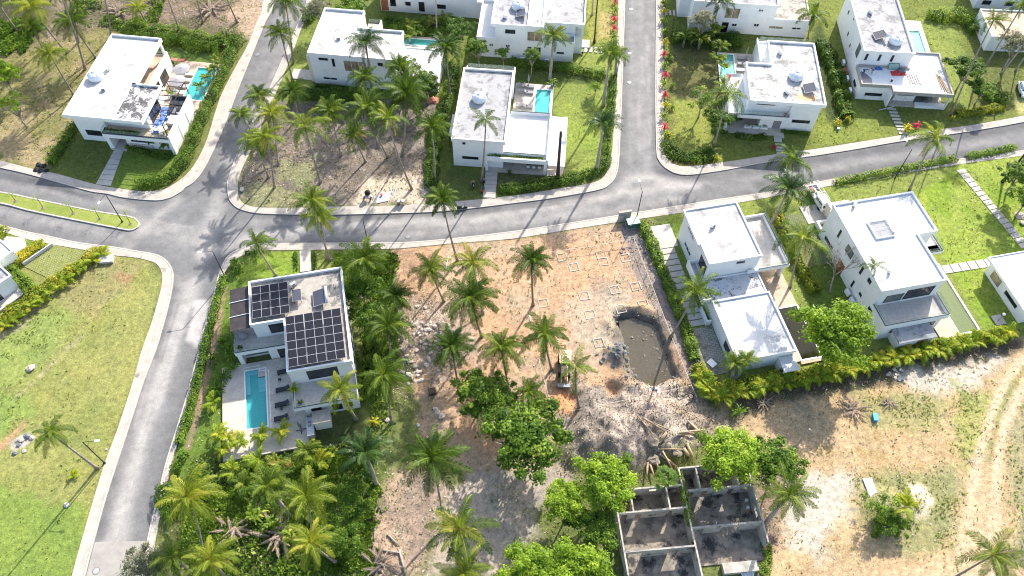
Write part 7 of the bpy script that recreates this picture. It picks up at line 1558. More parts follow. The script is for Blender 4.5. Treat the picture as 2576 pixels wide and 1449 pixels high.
t = thing('sofa', 'dark cushioned sofa under the balcony of the marble-roofed villa', 'sofa', loc(FE, -.7, 2.4, .3), -R(3.7)); MB().box(-1.1, 1.1, -.45, .45, .05, .45).build('seat', M['charcoal_fabric'], t); MB().box(-1.1, 1.1, .3, .5, .455, .95).build('backrest', M['charcoal_fabric'], t)
# ---- vehicles
def wheel(t, x, y, r=.32, w=.2, rim='grey_metal'):
    Mx = Matrix.Translation((x, y, r)) @ Matrix.Rotation(R(90), 4, 'X')
    o = MB().lathe([(r*.55, -w/2), (r*.93, -w/2), (r, -w*.3), (r, w*.3), (r*.93, w/2), (r*.55, w/2)], 20).xf(Mx).build('wheel', M['rubber'], t, True)
    MB().lathe([(.05, -w*.47), (r*.56, -w*.44), (r*.56, w*.44), (.05, w*.47)], 14).xf(Mx).build('rim', M[rim], o, False)
def loft(secs):
    """secs: list of (x, [(y, z), ...]) cross sections along x with equal point counts, closed"""
    m = MB(); n_ = len(secs[0][1])
    for x, ps in secs: m.v += [(x, y, z) for y, z in ps]
    for i in range(len(secs)-1):
        for j in range(n_): j2 = (j+1) % n_; m.f.append((i*n_+j, (i+1)*n_+j, (i+1)*n_+j2, i*n_+j2))
    m.f.append(tuple(range(n_))); m.f.append(tuple((len(secs)-1)*n_+n_-1-j for j in range(n_))); return m
def sec(w, z0, z1, r=.12, top=1.0): return [(-w*.94, z0), (w*.94, z0), (w, z0+r), (w*1.0, z0+(z1-z0)*.6), (w*top, z1-r*.6), (w*(top-.1), z1), (-w*(top-.1), z1), (-w*top, z1-r*.6), (-w, z0+(z1-z0)*.6), (-w, z0+r)]
# car
cb = at(2570, 255, .15); cr_ = at(2556, 209, .15); dcar = (cb-cr_).to_2d(); ang = math.atan2(dcar.y, dcar.x)
t = thing('parked_car', 'white hatchback parked on the grass at the right edge', 'car', ((cb.x+cr_.x)/2+.7, (cb.y+cr_.y)/2, .16), ang)
body = loft([(-1.93, sec(.62, .4, .82)), (-1.85, sec(.78, .25, .95)), (-1.5, sec(.84, .2, 1.0)), (-.6, sec(.86, .2, .98)), (.5, sec(.86, .2, .96)), (1.2, sec(.84, .2, .9)), (1.7, sec(.76, .22, .78)), (1.93, sec(.58, .3, .62))]).build('body', M['car_paint'], t, True)
cab = loft([(-1.75, sec(.66, .94, 1.0, .05)), (-1.35, sec(.7, .92, 1.42, .1, .86)), (-.6, sec(.72, .92, 1.5, .1, .86)), (.2, sec(.72, .92, 1.46, .1, .86)), (.95, sec(.68, .88, .96, .04))]).build('cabin', M['car_paint'], t, True)
g = MB(); g.quad((.24, -.56, 1.44), (.92, -.62, .985), (.92, .62, .985), (.24, .56, 1.44)); 
for s_ in (-1, 1): g.quad((-1.25, s_*.735, 1.0), (.6, s_*.735, 1.0), (.2, s_*.66, 1.38), (-1.1, s_*.66, 1.38))
g.quad((-1.72, -.55, 1.05), (-1.42, -.55, 1.4), (-1.42, .55, 1.4), (-1.72, .55, 1.05)); g.build('window', M['window_glass'], t)
for s_ in (-1, 1):
    MB().box(1.55, 1.9, s_*.62-.12, s_*.62+.12, .6, .74).build('headlight', M['lamp_glass'], t); MB().box(.55, .7, s_*.9-.1, s_*.9+.1, .95, 1.08).build('mirror', M['car_paint'], t)
    for x in (-1.25, 1.22): wheel(t, x, s_*.78, .31, .2)
# truck
fb = at(2074, 536, .15); rb = at(2037, 478, .15); dt = (fb-rb).to_2d(); ang = math.atan2(dt.y, dt.x)
t = thing('parked_truck', 'white cab-over flatbed truck carrying a white ladder rack, parked left of the tall villa', 'truck', ((fb.x+rb.x)/2, (fb.y+rb.y)/2, .17), ang)
loft([(.05, sec(.8, .5, 1.85, .1, .9)), (.4, sec(.82, .5, 1.95, .12, .88)), (1.9, sec(.82, .5, 1.97, .12, .88)), (2.15, sec(.82, .45, 1.9, .12, .86)), (2.45, sec(.8, .4, 1.2, .1, .95)), (2.55, sec(.78, .38, .95, .08, .95))]).build('cab', M['truck_paint'], t, True)
g = MB(); g.quad((2.16, -.62, 1.86), (2.46, -.7, 1.2), (2.46, .7, 1.2), (2.16, .62, 1.86))
g.build('windscreen', M['window_glass'], t)
for s_ in (-1, 1):
    g = MB(); g.quad((.3, s_*.83, 1.25), (1.05, s_*.83, 1.25), (1.0, s_*.775, 1.7), (.35, s_*.775, 1.7)); g.quad((1.15, s_*.83, 1.25), (2.2, s_*.83, 1.2), (1.95, s_*.775, 1.75), (1.15, s_*.775, 1.7)); g.build('side_window', M['window_glass'], t)
    MB().box(2.47, 2.57, s_*.62-.14, s_*.62+.14, .72, .9).build('headlight', M['lamp_glass'], t); MB().box(2.15, 2.25, s_*.98-.08, s_*.98+.08, 1.1, 1.35).build('mirror', M['black_metal'], t)
    for x in (-1.75, 1.65): wheel(t, x, s_*.7, .34, .22)
MB().box(2.56, 2.6, -.35, .35, .55, .66).build('number_plate', M['black_metal'], t); MB().box(2.555, 2.58, -.6, .6, .75, .83).build('grille', M['steel_dark'], t)
MB().box(-2.6, 0, -.82, .82, .72, .8).build('bed', M['steel_dark'], t); MB().ring(rect(-2.65, .02, -.86, .86), rect(-2.6, -.03, -.81, .81), .8, 1.15).build('bed_side', M['truck_paint'], t)
m = MB()
for x in (-2.5, -.1):
    for s_ in (-.75, .75): m.tube([(x, s_, 1.15), (x, s_, 2.1)], .035, 5)
    m.tube([(x, -.75, 2.1), (x, .75, 2.1)], .035, 5)
for s_ in (-.75, .75): m.tube([(-2.5, s_, 2.1), (.1, s_, 2.1), (1.6, s_, 2.1)], .03, 5)
for x in (-2, -1.5, -1, .5, 1.1): m.tube([(x, -.75, 2.1), (x, .75, 2.1)], .02, 4)
m.build('ladder_rack', M['white_plastic'], t); m = MB(); m.ring(rect(.45, 1.5, -.45, .45), rect(.5, 1.45, -.4, .4), 2.13, 2.16); m.tube([(-2.4, -.6, .9), (-.5, -.5, 2.3)], .04, 5).tube([(-2.4, .1, .9), (-.6, .2, 2.1)], .04, 5); m.build('ladder', M['grey_metal'], t)
MB().box(-2.3, -1.4, -.6, .1, .8, 1.0).build('cargo_crate', M['salmon'], t); MB().box(-1.2, -.4, .1, .7, .8, 1.05).build('cargo_box', M['black_metal'], t)
# scooters
def scooter(label, pos, rz, mat='black_metal', cat='scooter'):
    t = thing('scooter', label, cat, pos, rz, 'two-wheelers'); wheel(t, -.6, 0, .25, .12); wheel(t, .62, 0, .25, .1)
    loft([(-.85, sec(.07, .5, .66, .04)), (-.6, sec(.15, .38, .72, .06)), (-.2, sec(.17, .3, .66, .06)), (-.05, sec(.15, .22, .4, .05)), (.3, sec(.15, .2, .32, .04)), (.42, sec(.17, .2, .5, .06)), (.52, sec(.13, .45, .9, .06))]).build('body', M[mat], t, True)
    loft([(-.75, sec(.11, .7, .76, .02)), (-.4, sec(.14, .68, .78, .03)), (.0, sec(.1, .66, .74, .02))]).build('seat', M['rubber'], t, True)
    MB().tube([(.62, 0, .25), (.5, 0, .85), (.44, 0, 1.02)], .035, 6).build('fork', M['grey_metal'], t); MB().tube([(.4, -.33, 1.02), (.46, 0, 1.0), (.4, .33, 1.02)], .022, 6).build('handlebar', M['black_metal'], t)
    MB().lathe([(.01, 0), (.06, .01), (.06, .05), (.01, .06)], 10).xf(Matrix.Translation((.56, 0, .9)) @ Matrix.Rotation(R(90), 4, 'Y')).build('headlight', M['lamp_glass'], t); return t
p = at(1163, 522, .15); scooter('black scooter parked at the curb on the main road', (p.x, p.y-.25, .04), R(10)); p = at(1190, 468, .2); SC2 = scooter('black scooter under the rider on the grass of the canopy villa', (p.x, p.y, .16), R(-80))
p = at(1457, 133, .2); scooter('white scooter on the lawn at the corner of the large central villa', (p.x, p.y, .16), R(-20), 'white_plastic')
# mixer
p = at(926, 497, .2); t = thing('cement_mixer', 'black-drum cement mixer with two wheels on the vacant lot by the pavement', 'cement mixer', (p.x, p.y, .16), R(-5))
dm = MB().lathe([(.12, -.45), (.42, -.3), (.5, 0), (.42, .25), (.25, .5), (.2, .52)], 16).xf(Matrix.Translation((0, .15, 1.05)) @ Matrix.Rotation(R(35), 4, 'X')).build('drum', M['rubber'], t, True)
MB().box(-.35, .35, -.6, -.2, .45, .85).build('engine_box', M['grey_metal'], t); f = MB().tube([(-.45, -.5, .3), (-.45, .5, .3), (-.2, .6, 1.0)], .04, 5).tube([(.45, -.5, .3), (.45, .5, .3), (.2, .6, 1.0)], .04, 5).tube([(-.5, -.3, .32), (.5, -.3, .32)], .04, 5); f.build('frame', M['grey_metal'], t)
for s_ in (-.55, .55): 
    o = MB().lathe([(.16, -.07), (.29, -.07), (.3, 0), (.29, .07), (.16, .07)], 14).xf(Matrix.Translation((s_, -.35, .3)) @ Matrix.Rotation(R(90), 4, 'Y')).build('wheel', M['rubber'], t, True); MB().lathe([(.03, -.06), (.17, -.05), (.17, .05), (.03, .06)], 10).xf(Matrix.Translation((s_, -.35, .3)) @ Matrix.Rotation(R(90), 4, 'Y')).build('rim', M['grey_metal'], o)
for k, (x, y) in enumerate(((1003,514),(1015,513))):
    p = at(x, y, .2); t = thing('concrete_pipe', ('left brownish','right pale')[k]+' upright concrete pipe beside the pavement of the vacant lot', 'concrete pipe', (p.x, p.y, .16), 0, 'upright concrete pipes'); MB().lathe([(.3, 0), (.3, .95), (.24, .95), (.24, .5)], 18).build('pipe_wall', M['pebble'] if k else M['mud'], t, True); MB().lathe([(.33, .82), (.33, .95), (.3, .96)], 18).build('collar', M['pebble'], t)
# white sack-like sheets near the mixer
p = at(962, 500, .2); t = thing('cement_sheet', 'grey sheet with a red bucket on it beside the cement mixer', 'sheet', (p.x, p.y, .17), .2); MB().prism([(-1.1, -.8), (.9, -.6), (1.2, .9), (-.5, 1.1)], 0, .03).build('sheet', M['grey_metal'], t); p = at(960, 492, .2); t = thing('bucket', 'small red bucket on the grey sheet', 'bucket', (p.x, p.y, .21)); MB().lathe([(.14, 0), (.2, .3), (.17, .3)], 10).build('pail', M['red_plastic'], t); MB().tube([(-.19, 0, .3), (0, 0, .45), (.19, 0, .3)], .01, 4).build('handle', M['grey_metal'], t)
# backhoe
p = at(1419, 925, 0); t = thing('backhoe', 'small yellow backhoe with a flat cab roof, half hidden by palms on the building plot', 'excavator', (p.x, p.y, .12), R(-92))
MB().box(-1.5, 1.9, -.5, .5, .6, 1.1).build('chassis', M['steel_dark'], t); MB().box(.7, 2.0, -.45, .45, 1.1, 1.65).build('hood', M['yellow_paint'], t); MB().box(-1.3, .75, -.82, .82, 2.55, 2.68).build('cab_roof', M['yellow_paint'], t)
MB().box(-1.2, -1.12, -.75, -.67, 1.1, 2.55).box(-1.2, -1.12, .67, .75, 1.1, 2.55).box(.6, .68, -.75, -.67, 1.1, 2.55).box(.6, .68, .67, .75, 1.1, 2.55).build('post', M['black_metal'], t); MB().box(-.5, .1, -.3, .3, 1.1, 1.5).build('seat', M['rubber'], t)
for s_ in (-1, 1): wheel(t, -.8, s_*.75, .65, .4, 'yellow_paint'); wheel(t, 1.5, s_*.7, .42, .3, 'yellow_paint')
MB().tube([(1.7, -.4, .9), (2.6, -.4, .9), (3.0, -.4, .4)], .08, 6).tube([(1.7, .4, .9), (2.6, .4, .9), (3.0, .4, .4)], .08, 6).build('loader_arm', M['yellow_paint'], t); MB().box(2.9, 3.4, -.9, .9, .1, .6).build('bucket', M['steel_dark'], t); MB().tube([(-1.5, 0, 1.0), (-2.4, 0, 2.2), (-3.1, 0, 1.2), (-2.9, 0, .5)], .1, 6).build('digger_arm', M['yellow_paint'], t)
# transformer and wall
p = at(1591, 566, .2); t = thing('transformer_box', 'green electrical transformer box at the hedge end by the pavement', 'transformer', (p.x, p.y, .15), R(13)); MB().box(-.95, .95, -.6, .6, 0, 1.05).build('cabinet', M['green_box'], t); MB().box(-1, 1, -.65, .65, 1.05, 1.12).build('lid', M['green_box_top'], t); MB().box(-.7, -.4, -.62, -.6, .8, .9).build('sign_plate', M['white_plastic'], t); MB().box(-1.1, 1.1, -.75, .75, -.1, .0).build('plinth', M['block_mat'], t)
p = at(1569, 551, .2); t = thing('wall_stub', 'free-standing concrete meter wall beside the green transformer box', 'wall', (p.x, p.y, .15), R(13)); MB().box(-.9, 1.1, -.0, .25, 0, 1.7).build('wall_panel', M['block_mat'], t); MB().box(-.95, 1.15, -.05, .3, 1.7, 1.8).build('cap', M['sidewalk_mat'], t); MB().box(-.9, -.3, -.5, 0, 0, 1.2).build('buttress', M['block_mat'], t)
def boxthing(name, label, cat, px, z, dims, rz, mat, sub=None, grp=None):
    p = at(*px, z); t = thing(name, label, cat, (p.x, p.y, z), rz, grp); a, b, c_ = dims; MB().box(-a/2, a/2, -b/2, b/2, 0, c_).build('body', M[mat], t)
    MB().box(-a/2-.04, a/2+.04, -b/2-.04, b/2+.04, c_, c_+.06).build('lid', M[sub or mat], t); return t
boxthing('utility_box', 'low white concrete utility box at the golden hedge end by the left pavement', 'utility box', (270,655), .12, (2.0, 1.3, .45), R(8), 'slab_mat'); boxthing('inspection_slab', 'square concrete slab with a garden light on the lawn corner', 'slab', (2511,806), .12, (1.5, 1.6, .12), R(13), 'slab_mat')
p = at(2510, 807, .3); t = thing('garden_light', 'white-headed garden light on a short post on the slab', 'garden light', (p.x, p.y, .28)); MB().tube([(0, 0, 0), (0, 0, 1.7)], .05, 6).build('post', M['bark_grey'], t); MB().lathe([(.02, 1.7), (.2, 1.72), (.22, 1.85), (.1, 1.98)], 12).build('lamp_head', M['white_plastic'], t, True)
boxthing('electric_box', 'white box with dark square openings on the grass by the paved yard', 'utility box', (1790,915), .14, (.9, 1.1, .18), R(40), 'white_plastic'); m = MB()
boxthing('crate', 'bright blue crate on the dirt lot', 'crate', (2200,1052), .12, (.55, 1.0, .4), R(-3), 'blue_plastic'); boxthing('meter_box', 'small white meter box on the pavement corner of the vacant lot', 'utility box', (610,478), .15, (.5, .7, .3), 0, 'slab_mat')
p = at(2190, 1228, .15); t = thing('lounge_slats', 'white slatted panel lying on the weeds of the dirt lot', 'slatted panel', (p.x, p.y, .2), R(8)); m = MB()
for k in range(14): m.box(-.6, .6, -1.3+k*.19, -1.16+k*.19, .05, .09)
m.build('slats', M['slat_white'], t); MB().box(-.6, -.52, -1.3, 1.35, 0, .048).box(.52, .6, -1.3, 1.35, 0, .048).build('bar', M['slat_white'], t)
p = at(1878, 1440, .15); t = thing('tank_lid', 'pale plastic basin lying below the ruin', 'basin', (p.x, p.y, .15), .4); MB().lathe([(.1, .02), (.75, .05), (.85, .35), (.78, .36), (.65, .1)], 18).build('shell', M['tank_white'], t, True)
for k, (x, y) in enumerate(((1877,1260),(1880,1278))):
    p = at(x, y, .3); t = thing('bucket', ('far','near')[k]+' white bucket inside the right room of the ruin', 'bucket', (p.x, p.y, .24), 0, 'white buckets in the ruin'); MB().lathe([(.17, 0), (.22, .42), (.2, .42)], 12).build('pail', M['white_plastic'], t); MB().tube([(-.2, 0, .4), (0, .1, .5), (.2, 0, .4)], .01, 4).build('handle', M['grey_metal'], t)
# cage on the plot
p = at(1088, 988, .2); t = thing('wire_cage', 'dark rebar cage lying on the dirt left of the dark green tree', 'rebar cage', (p.x, p.y, .2), .3); m = MB()
for k in range(6):
    for s_ in (0, .9): m.tube([(-.6+k*.24, -.5, s_), (-.6+k*.24, .5, s_)], .02, 4)
    m.tube([(-.6, -.5+k*.2, .9), (.6, -.5+k*.2, .9)], .02, 4); m.tube([(-.6+k*.24, -.5, 0), (-.6+k*.24, -.5, .9)], .02, 4)
m.build('bars', M['mud'], t); MB().box(-.5, .5, -.4, .4, 0, .7).build('wire_core', M['bark_dark'], t)
# black refuse and misc
def rockmesh(seed, mat, r=1.0, flat=.7):
    rg = np.random.default_rng(seed); m = MB().lathe([(.05, -.5*flat), (.6, -.4*flat), (.95, -.05), (.9, .3*flat), (.5, .62*flat), (.05, .72*flat)], 9)
    m.v = [tuple(np.array(v)*r*(1+rg.normal(0, .13))) for v in m.v]; return m.build('rock', M[mat])
protos = {}
def rock(label, x, y, r, mat='stone_mat', grp='boulders and stones', name='boulder', cat='rock', zz=None):
    k = (mat, random.randint(0, 4))
    if k not in protos: o = rockmesh(hash(k[1])+3, mat); protos[k] = o.data; bpy.data.objects.remove(o)
    p = at(x, y, .1); o = link(bpy.data.objects.new(name, protos[k])); o.location = (p.x, p.y, (gz(p.x, p.y) if zz is None else zz)+r*.2); o.scale = (r, r*random.uniform(.7, 1.1), r*random.uniform(.7, 1)); o.rotation_euler = (random.uniform(-.3, .3), random.uniform(-.3, .3), random.random()*6); return tag(o, label, cat, grp)
rock('pinkish white boulder on the left lawn by the drainage line', 78, 927, .62); rock('white rock crossed by the lamp shadow on the left lawn', 168, 1271, .42, 'slab_mat'); rock('small white bag-like rock by the lamp on the left verge', 268, 1131, .18, 'slab_mat')
rock('large tan boulder at the right edge beside the stepping path', 2563, 545, .85); rock('smaller tan boulder below the large one at the right edge', 2572, 562, .6); rock('dark round rock beside the door mat of the solar villa', 2572, 548, .3, 'dark_stone_mat')
for k, (x, y, r) in enumerate(((55,1105,.5),(68,1098,.55),(80,1102,.4),(48,1120,.35),(62,1135,.3),(38,1140,.4))): rock(ordn[k]+' grey stone of the outcrop on the left lawn', x, y, r, 'dark_stone_mat' if k % 2 else 'stone_mat', 'outcrop on the left lawn')
for k, (x, y, r) in enumerate(((1100,1040,.55),(1112,1048,.5),(1095,1030,.4),(1052,1070,.35),(975,1057,.4))): rock(ordn[k]+' large boulder in the shade left of the dark tree', x, y, r, 'stone_mat', 'boulders in the shade')
rg = random.Random(11); spots = [(1075+rg.gauss(0, 34), 855+rg.gauss(0, 34)) for _ in range(80)] + [(1040+rg.uniform(-30, 25), 925+rg.uniform(-30, 40)) for _ in range(25)] + [(1060+rg.uniform(-25, 30), 820+rg.uniform(-15, 15)) for _ in range(15)]
for x, y in spots: rock('pale stone in the stone pile between the plot palms', x, y, rg.uniform(.16, .42), 'stone_mat', 'stones of the pale stone pile', 'stone', 'stone')
for _ in range(45): rock('dark broken block in the heap beside the water pit', 1545+rg.gauss(0, 15), 893+rg.gauss(0, 13), rg.uniform(.15, .38), 'dark_stone_mat', 'dark block heap', 'stone', 'stone')
for _ in range(35):
    q_ = rg.choice(((1560,800),(1572,840),(1582,880),(1592,930),(1605,965),(1650,975),(1690,965))); rock('broken stone on the ragged edge of the water pit', q_[0]+rg.gauss(-6, 8), q_[1]+rg.gauss(0, 12), rg.uniform(.12, .3), rg.choice(('dark_stone_mat', 'mud')), 'rubble round the water pit', 'stone', 'stone')
for _ in range(35): rock('stone lying in the shallow water of the pit', rg.uniform(1590, 1690), rg.uniform(825, 965), rg.uniform(.1, .26), 'mud', 'stones in the pit water', 'stone', 'stone', zz=-.84)
for _ in range(18): rock('grey rubble stone at the transformer end of the plot', rg.uniform(1560, 1625), rg.uniform(572, 640), rg.uniform(.12, .28), 'dark_stone_mat', 'rubble by the transformer', 'stone', 'stone')
for _ in range(18): rock('white stone in the rubble heap behind the tall villa', 2257+rg.gauss(0, 10), 943+rg.gauss(0, 9), rg.uniform(.14, .36), 'slab_mat', 'white rubble heap', 'stone', 'stone')
for k, (x, y) in enumerate(((98,415),(110,418),(104,430),(118,430),(92,428))): rock(ordn[k]+' black refuse bag in the pile by the left garden hedge', x, y, .55, 'rubber', 'black refuse bags', 'refuse_bag', 'bag')
rock('black bag on the glass terrace of the stepped villa', 1947, 607, .42, 'rubber', None, 'bag', 'bag', 3.4)
scatter('rubble', 'litter', np.exp(-((sdist(X, Y, W2([(1430,960),(1540,985),(1700,960),(1790,1050),(1740,1120),(1600,1190),(1440,1170),(1400,1060)])).clip(0)/2)**2))*(rd > 3), 9000, .13, .03, False, asp=.8, tone=.4, label='loose rubble and clods over the spoil heaps', cat='rubble')
scatter('gravel', 'litter', np.exp(-((sdist(X, Y, W2([(1030,760),(1150,790),(1180,880),(1100,960),(1020,980),(1000,880)])).clip(0)/2)**2))*(rd > 3), 9000, .12, .03, False, asp=.9, tone=.85, label='small pale gravel around the stone pile', cat='gravel')
# ---- logs
def log(label, a, b, r, za=.3, zb=.6, grp='logs on the spoil heap', mat='wood_mat', name='log', cat='log'):
    p = at(*a, za); q = at(*b, zb); p.z = gz(p.x, p.y)+za; q.z = gz(q.x, q.y)+zb
    t = thing(name, label, cat, p, 0, grp); d = q-p; k = d.length
    MB().tube([(0, 0, 0), tuple(d*.5+Vector((0, 0, .08))), tuple(d)], [r, r*.9, r*.75], 8).build('trunk', M[mat], t, True); MB().lathe([(.01, 0), (r*1.08, .01), (r*1.08, .05), (.01, .06)], 8).xf(Vector((0, 0, 1)).rotation_difference(-d.normalized()).to_matrix().to_4x4()).build('cut_end', M['cream_wall'], t)
LG = [((1603,1052),(1645,1108),.13),((1615,1060),(1672,1100),.14),((1620,1064),(1680,1095),.12),((1695,1108),(1745,1092),.18),((1700,1103),(1772,1083),.16),((1730,1062),(1790,1120),.16),((1740,1068),(1760,1090),.2),((1655,1122),(1672,1100),.22),((1660,1148),(1700,1175),.16),((1664,1143),(1690,1180),.14),((1655,1137),(1712,1139),.1),((1628,1168),(1626,1202),.16),((1634,1170),(1645,1200),.15),((1650,1160),(1655,1180),.14),((1716,1138),(1730,1150),.28),((1725,1125),(1745,1160),.2)]
for k, (a, b, r) in enumerate(LG): log(ordn[k % 20]+' cut palm log in the tangle behind the ruin', a, b, r)
for k, (a, b, r) in enumerate((((1480,1045),(1490,1068),.06),((960,1398),(968,1440),.14),((1005,1385),(1020,1445),.16),((960,1385),(1010,1392),.12),((975,1345),(1000,1370),.1),((945,1310),(940,1380),.08))): log(ordn[k]+' fallen branch on the dirt slope at the bottom', a, b, r, .1, .15, 'fallen branches', 'bark_grey', 'branch', 'branch')
for k, (x, y) in enumerate(((2440,1158),(2570,1385),(2575,1400),(2120,1030))):
    p = at(x, y, .15); t = thing('dead_branch', ('forked dry branch at the dirt track bend','long curved dry branch at the right edge','second dry branch at the right edge','dry branch on the border of the dirt lot')[k], 'branch', (p.x, p.y, .2), k, 'dry branches'); m = MB()
    for a in (0, 1.9, 3.6, 5.0): m.tube([(0, 0, .05), (.6*math.cos(a), .6*math.sin(a), .2), (1.3*math.cos(a+.3), 1.3*math.sin(a+.3), .05)], [.05, .04, .015], 5)
    m.build('twigs', M['bark_grey'], t)
# roots balls
for k, (x, y, r) in enumerate(((1638,1118,1.2),(1645,1160,.9),(1700,1150,.8))): rock(('large round','lower','right-hand')[k]+' earthy root ball in the log tangle', x, y, r, 'mud', 'root balls', 'root_ball', 'root ball')
# dead fronds heap
lb = LB()
for k in range(16): frond(lb, k*.7, R(12+random.random()*20), 1.9, R(30), 900+k, .45, nl=16, droop=.9, origin=(random.uniform(-.8, .8), random.uniform(-.8, .8), .15))
me = lb.mesh('fronds', 'litter'); 
for k, (x, y, s_) in enumerate(((2145,1030,1.0),(2235,1015,.6),(1920,1015,.7),(700,1345,1.5),(585,1335,1.2),(868,1300,1.2),(955,1420,1.3),(300,30,1.3),(530,25,1.5))): p = at(x, y, .15); o = link(bpy.data.objects.new('dead_fronds', me)); o.location = (p.x, p.y, gz(p.x, p.y)); o.scale = (s_,)*3; o.rotation_euler.z = k; tag(o, ('large heap of dry palm fronds at the top of the dirt lot','smaller heap of dry fronds right of the large one','grey dry frond heap by the golden border','brown frond heap in the middle of the bottom left thicket','brown frond heap at the left of the bottom thicket','brown frond heap at the right of the bottom thicket','brown frond heap at the bottom edge of the dirt slope','dry frond heap in the litter at the top left','dry frond heap in the litter by the upper left street')[k], 'dead fronds', 'heaps of dry fronds')
# ---- batter boards
def batter(label, pts, h_=.9):
    P = [at(*p, h_) for p in pts]; t = thing('batter_board', label, 'site rail', (P[0].x, P[0].y, .1), 0, 'setting-out rails of the building plot'); m = MB(); O = P[0]
    m.tube([(p.x-O.x, p.y-O.y, h_-.1) for p in P], .035, 5); m.build('rail', M['string'], t)
    for a, b in zip(P[:-1], P[1:]):
        n_ = max(1, int((b-a).length/3.2))
        for i in range(n_+1): q = a.lerp(b, i/n_); MB().box(q.x-O.x-.03, q.x-O.x+.03, q.y-O.y-.03, q.y-O.y+.03, min(0, gz(q.x, q.y)-.3), h_-.1).build('stake', M['wood_mat'], t)
batter('thin wooden rail on stakes along the road side of the building plot', [(1375,635),(1490,620),(1595,600)]); batter('thin wooden rail on stakes along the driveway hedge of the building plot', [(1595,600),(1645,730),(1691,850),(1738,966),(1752,998)]); batter('thin wooden rail on stakes across the spoil at the near end of the plot', [(1435,1034),(1590,1003),(1741,969)]); batter('short pale rail on stakes left of the yellow backhoe', [(1355,901),(1370,960),(1387,1024)])
# ---- chalk squares
def chalk(label, x, y, s=1.45):
    p = at(x, y, .15); g = gz(p.x, p.y)+.06; rot = R(13)
    V_ = []; m = MB(); o_ = rect(-s/2, s/2, -s/2, s/2); i_ = rect(-s/2+.09, s/2-.09, -s/2+.09, s/2-.09)
    o_ = [(a+random.uniform(-.05, .05), b+random.uniform(-.05, .05)) for a, b in o_]; m.ring(o_, i_, 0, .03); o = m.build('chalk_outline', M['chalk']); o.location = (p.x, p.y, g); o.rotation_euler.z = rot; tag(o, label, 'chalk marking', 'square chalk footing marks')
K21 = lambda x, y: (1288+x/3, 483+y/3)
CH = [(378,490),(467,565),(690,522),(855,497),(545,782),(775,737),(935,712),(237,837),(590,922),(822,882),(992,847),(655,1137),(672,470)]
for k, (x, y) in enumerate(CH): chalk(ordn[k]+' white chalk footing square on the sandy plot', *K21(x, y))
# pipes and bits
for k, (a, b) in enumerate((((1128,645),(1120,688)),((1140,905),(1133,900)),((1332,793),(1336,815)))): log(('white pipe between the two upper plot palms','short white pipe on the sand','white pipe beside the chalk squares')[k], a, b, .06, .1, .1, 'pipes on the plot', 'white_plastic', 'pipe', 'pipe')
p0 = at(1702, 983, .2); t = thing('hose', 'black coiled hose at the corner of the water pit', 'hose', (p0.x, p0.y, gz(p0.x, p0.y)+.1)); hp = [at(*q, .2)-p0 for q in ((1702,975),(1706,1000),(1720,998),(1735,992),(1745,1000),(1738,1012),(1725,1020))]; MB().tube([(v.x, v.y, .08) for v in smooth_path([q.to_2d() for q in hp], 4) for v in [Vector((v.x, v.y, 0))]], .07, 7).build('tube', M['rubber'], t, True); MB().lathe([(.1, 0), (.1, .1)], 8).build('nozzle', M['steel_dark'], t)
boxthing('board', 'pale square board leaning on the near rail of the plot', 'board', (1647,984), .3, (1.3, .9, .04), R(14), 'cream_wall')
# ---- repairs on E2 roof
z = 3.36
for k in range(5): t = thing('plank', ordn[k]+' grey plank from the left in the row on the white lower roof', 'plank', loc(FE2, 9.2+k*.42, 3.0+.12*(k % 2), z), -R(3)+R(4), 'planks on the white lower roof'); MB().box(-.13, .13, -1.3, 1.3, .02, .1).build('board', M['pebble'], t); MB().box(-.131, .131, 1.26, 1.31, .015, .105).build('end_band', M['grey_wall'], t)
for k in range(4): t = thing('plank', ordn[k]+' brown timber along the right parapet of the white lower roof', 'plank', loc(FE2, 14.4+k*.3, 2.8-.4*k, z+.03*k), -R(1)+R(3*k), 'timbers by the right parapet'); MB().box(-.07, .07, -2.2, 2.2, 0, .1).build('board', M['wood_mat'], t); MB().box(-.072, .072, 2.15, 2.21, -.005, .104).build('end_band', M['cream_wall'], t)
t = thing('mirror', 'green-tinted framed glass panel leaning on the upper wall above the red sheets', 'glass panel', loc(FE2, 6.8, 5.3, z), -R(3)); m = MB().box(-.9, .9, -.02, .02, 0, 1.1); m.xf(Matrix.Rotation(R(-25), 4, 'X')); m.build('pane', M['green_box_top'], t); m = MB().ring(rect(-.95, .95, -.05, 1.15), rect(-.87, .87, .03, 1.07), -.03, .03); m.xf(Matrix.Rotation(R(65), 4, 'X')); m.build('frame', M['green_box'], t)
def heap(name, label, pos, r, mat, hgt=.5, seed=0):
    rg = np.random.default_rng(seed); n_ = 12; V_ = []; Q_ = []
    for i in range(n_):
        for j in range(n_):
            x, y = (i/(n_-1)-.5)*2, (j/(n_-1)-.5)*2; d = min(1, math.hypot(x, y)); V_.append((x*r*(1+rg.normal(0, .04)), y*r*.7, max(.02, (1-d*d)*hgt*(1+rg.normal(0, .35)))))
    for i in range(n_-1):
        for j in range(n_-1): Q_.append((i*n_+j, (i+1)*n_+j, (i+1)*n_+j+1, i*n_+j+1))
    o = link(bpy.data.objects.new(name, npmesh(name, V_, Q_, M[mat]))); o.location = pos; tag(o, label, name.replace('_', ' ')); return o
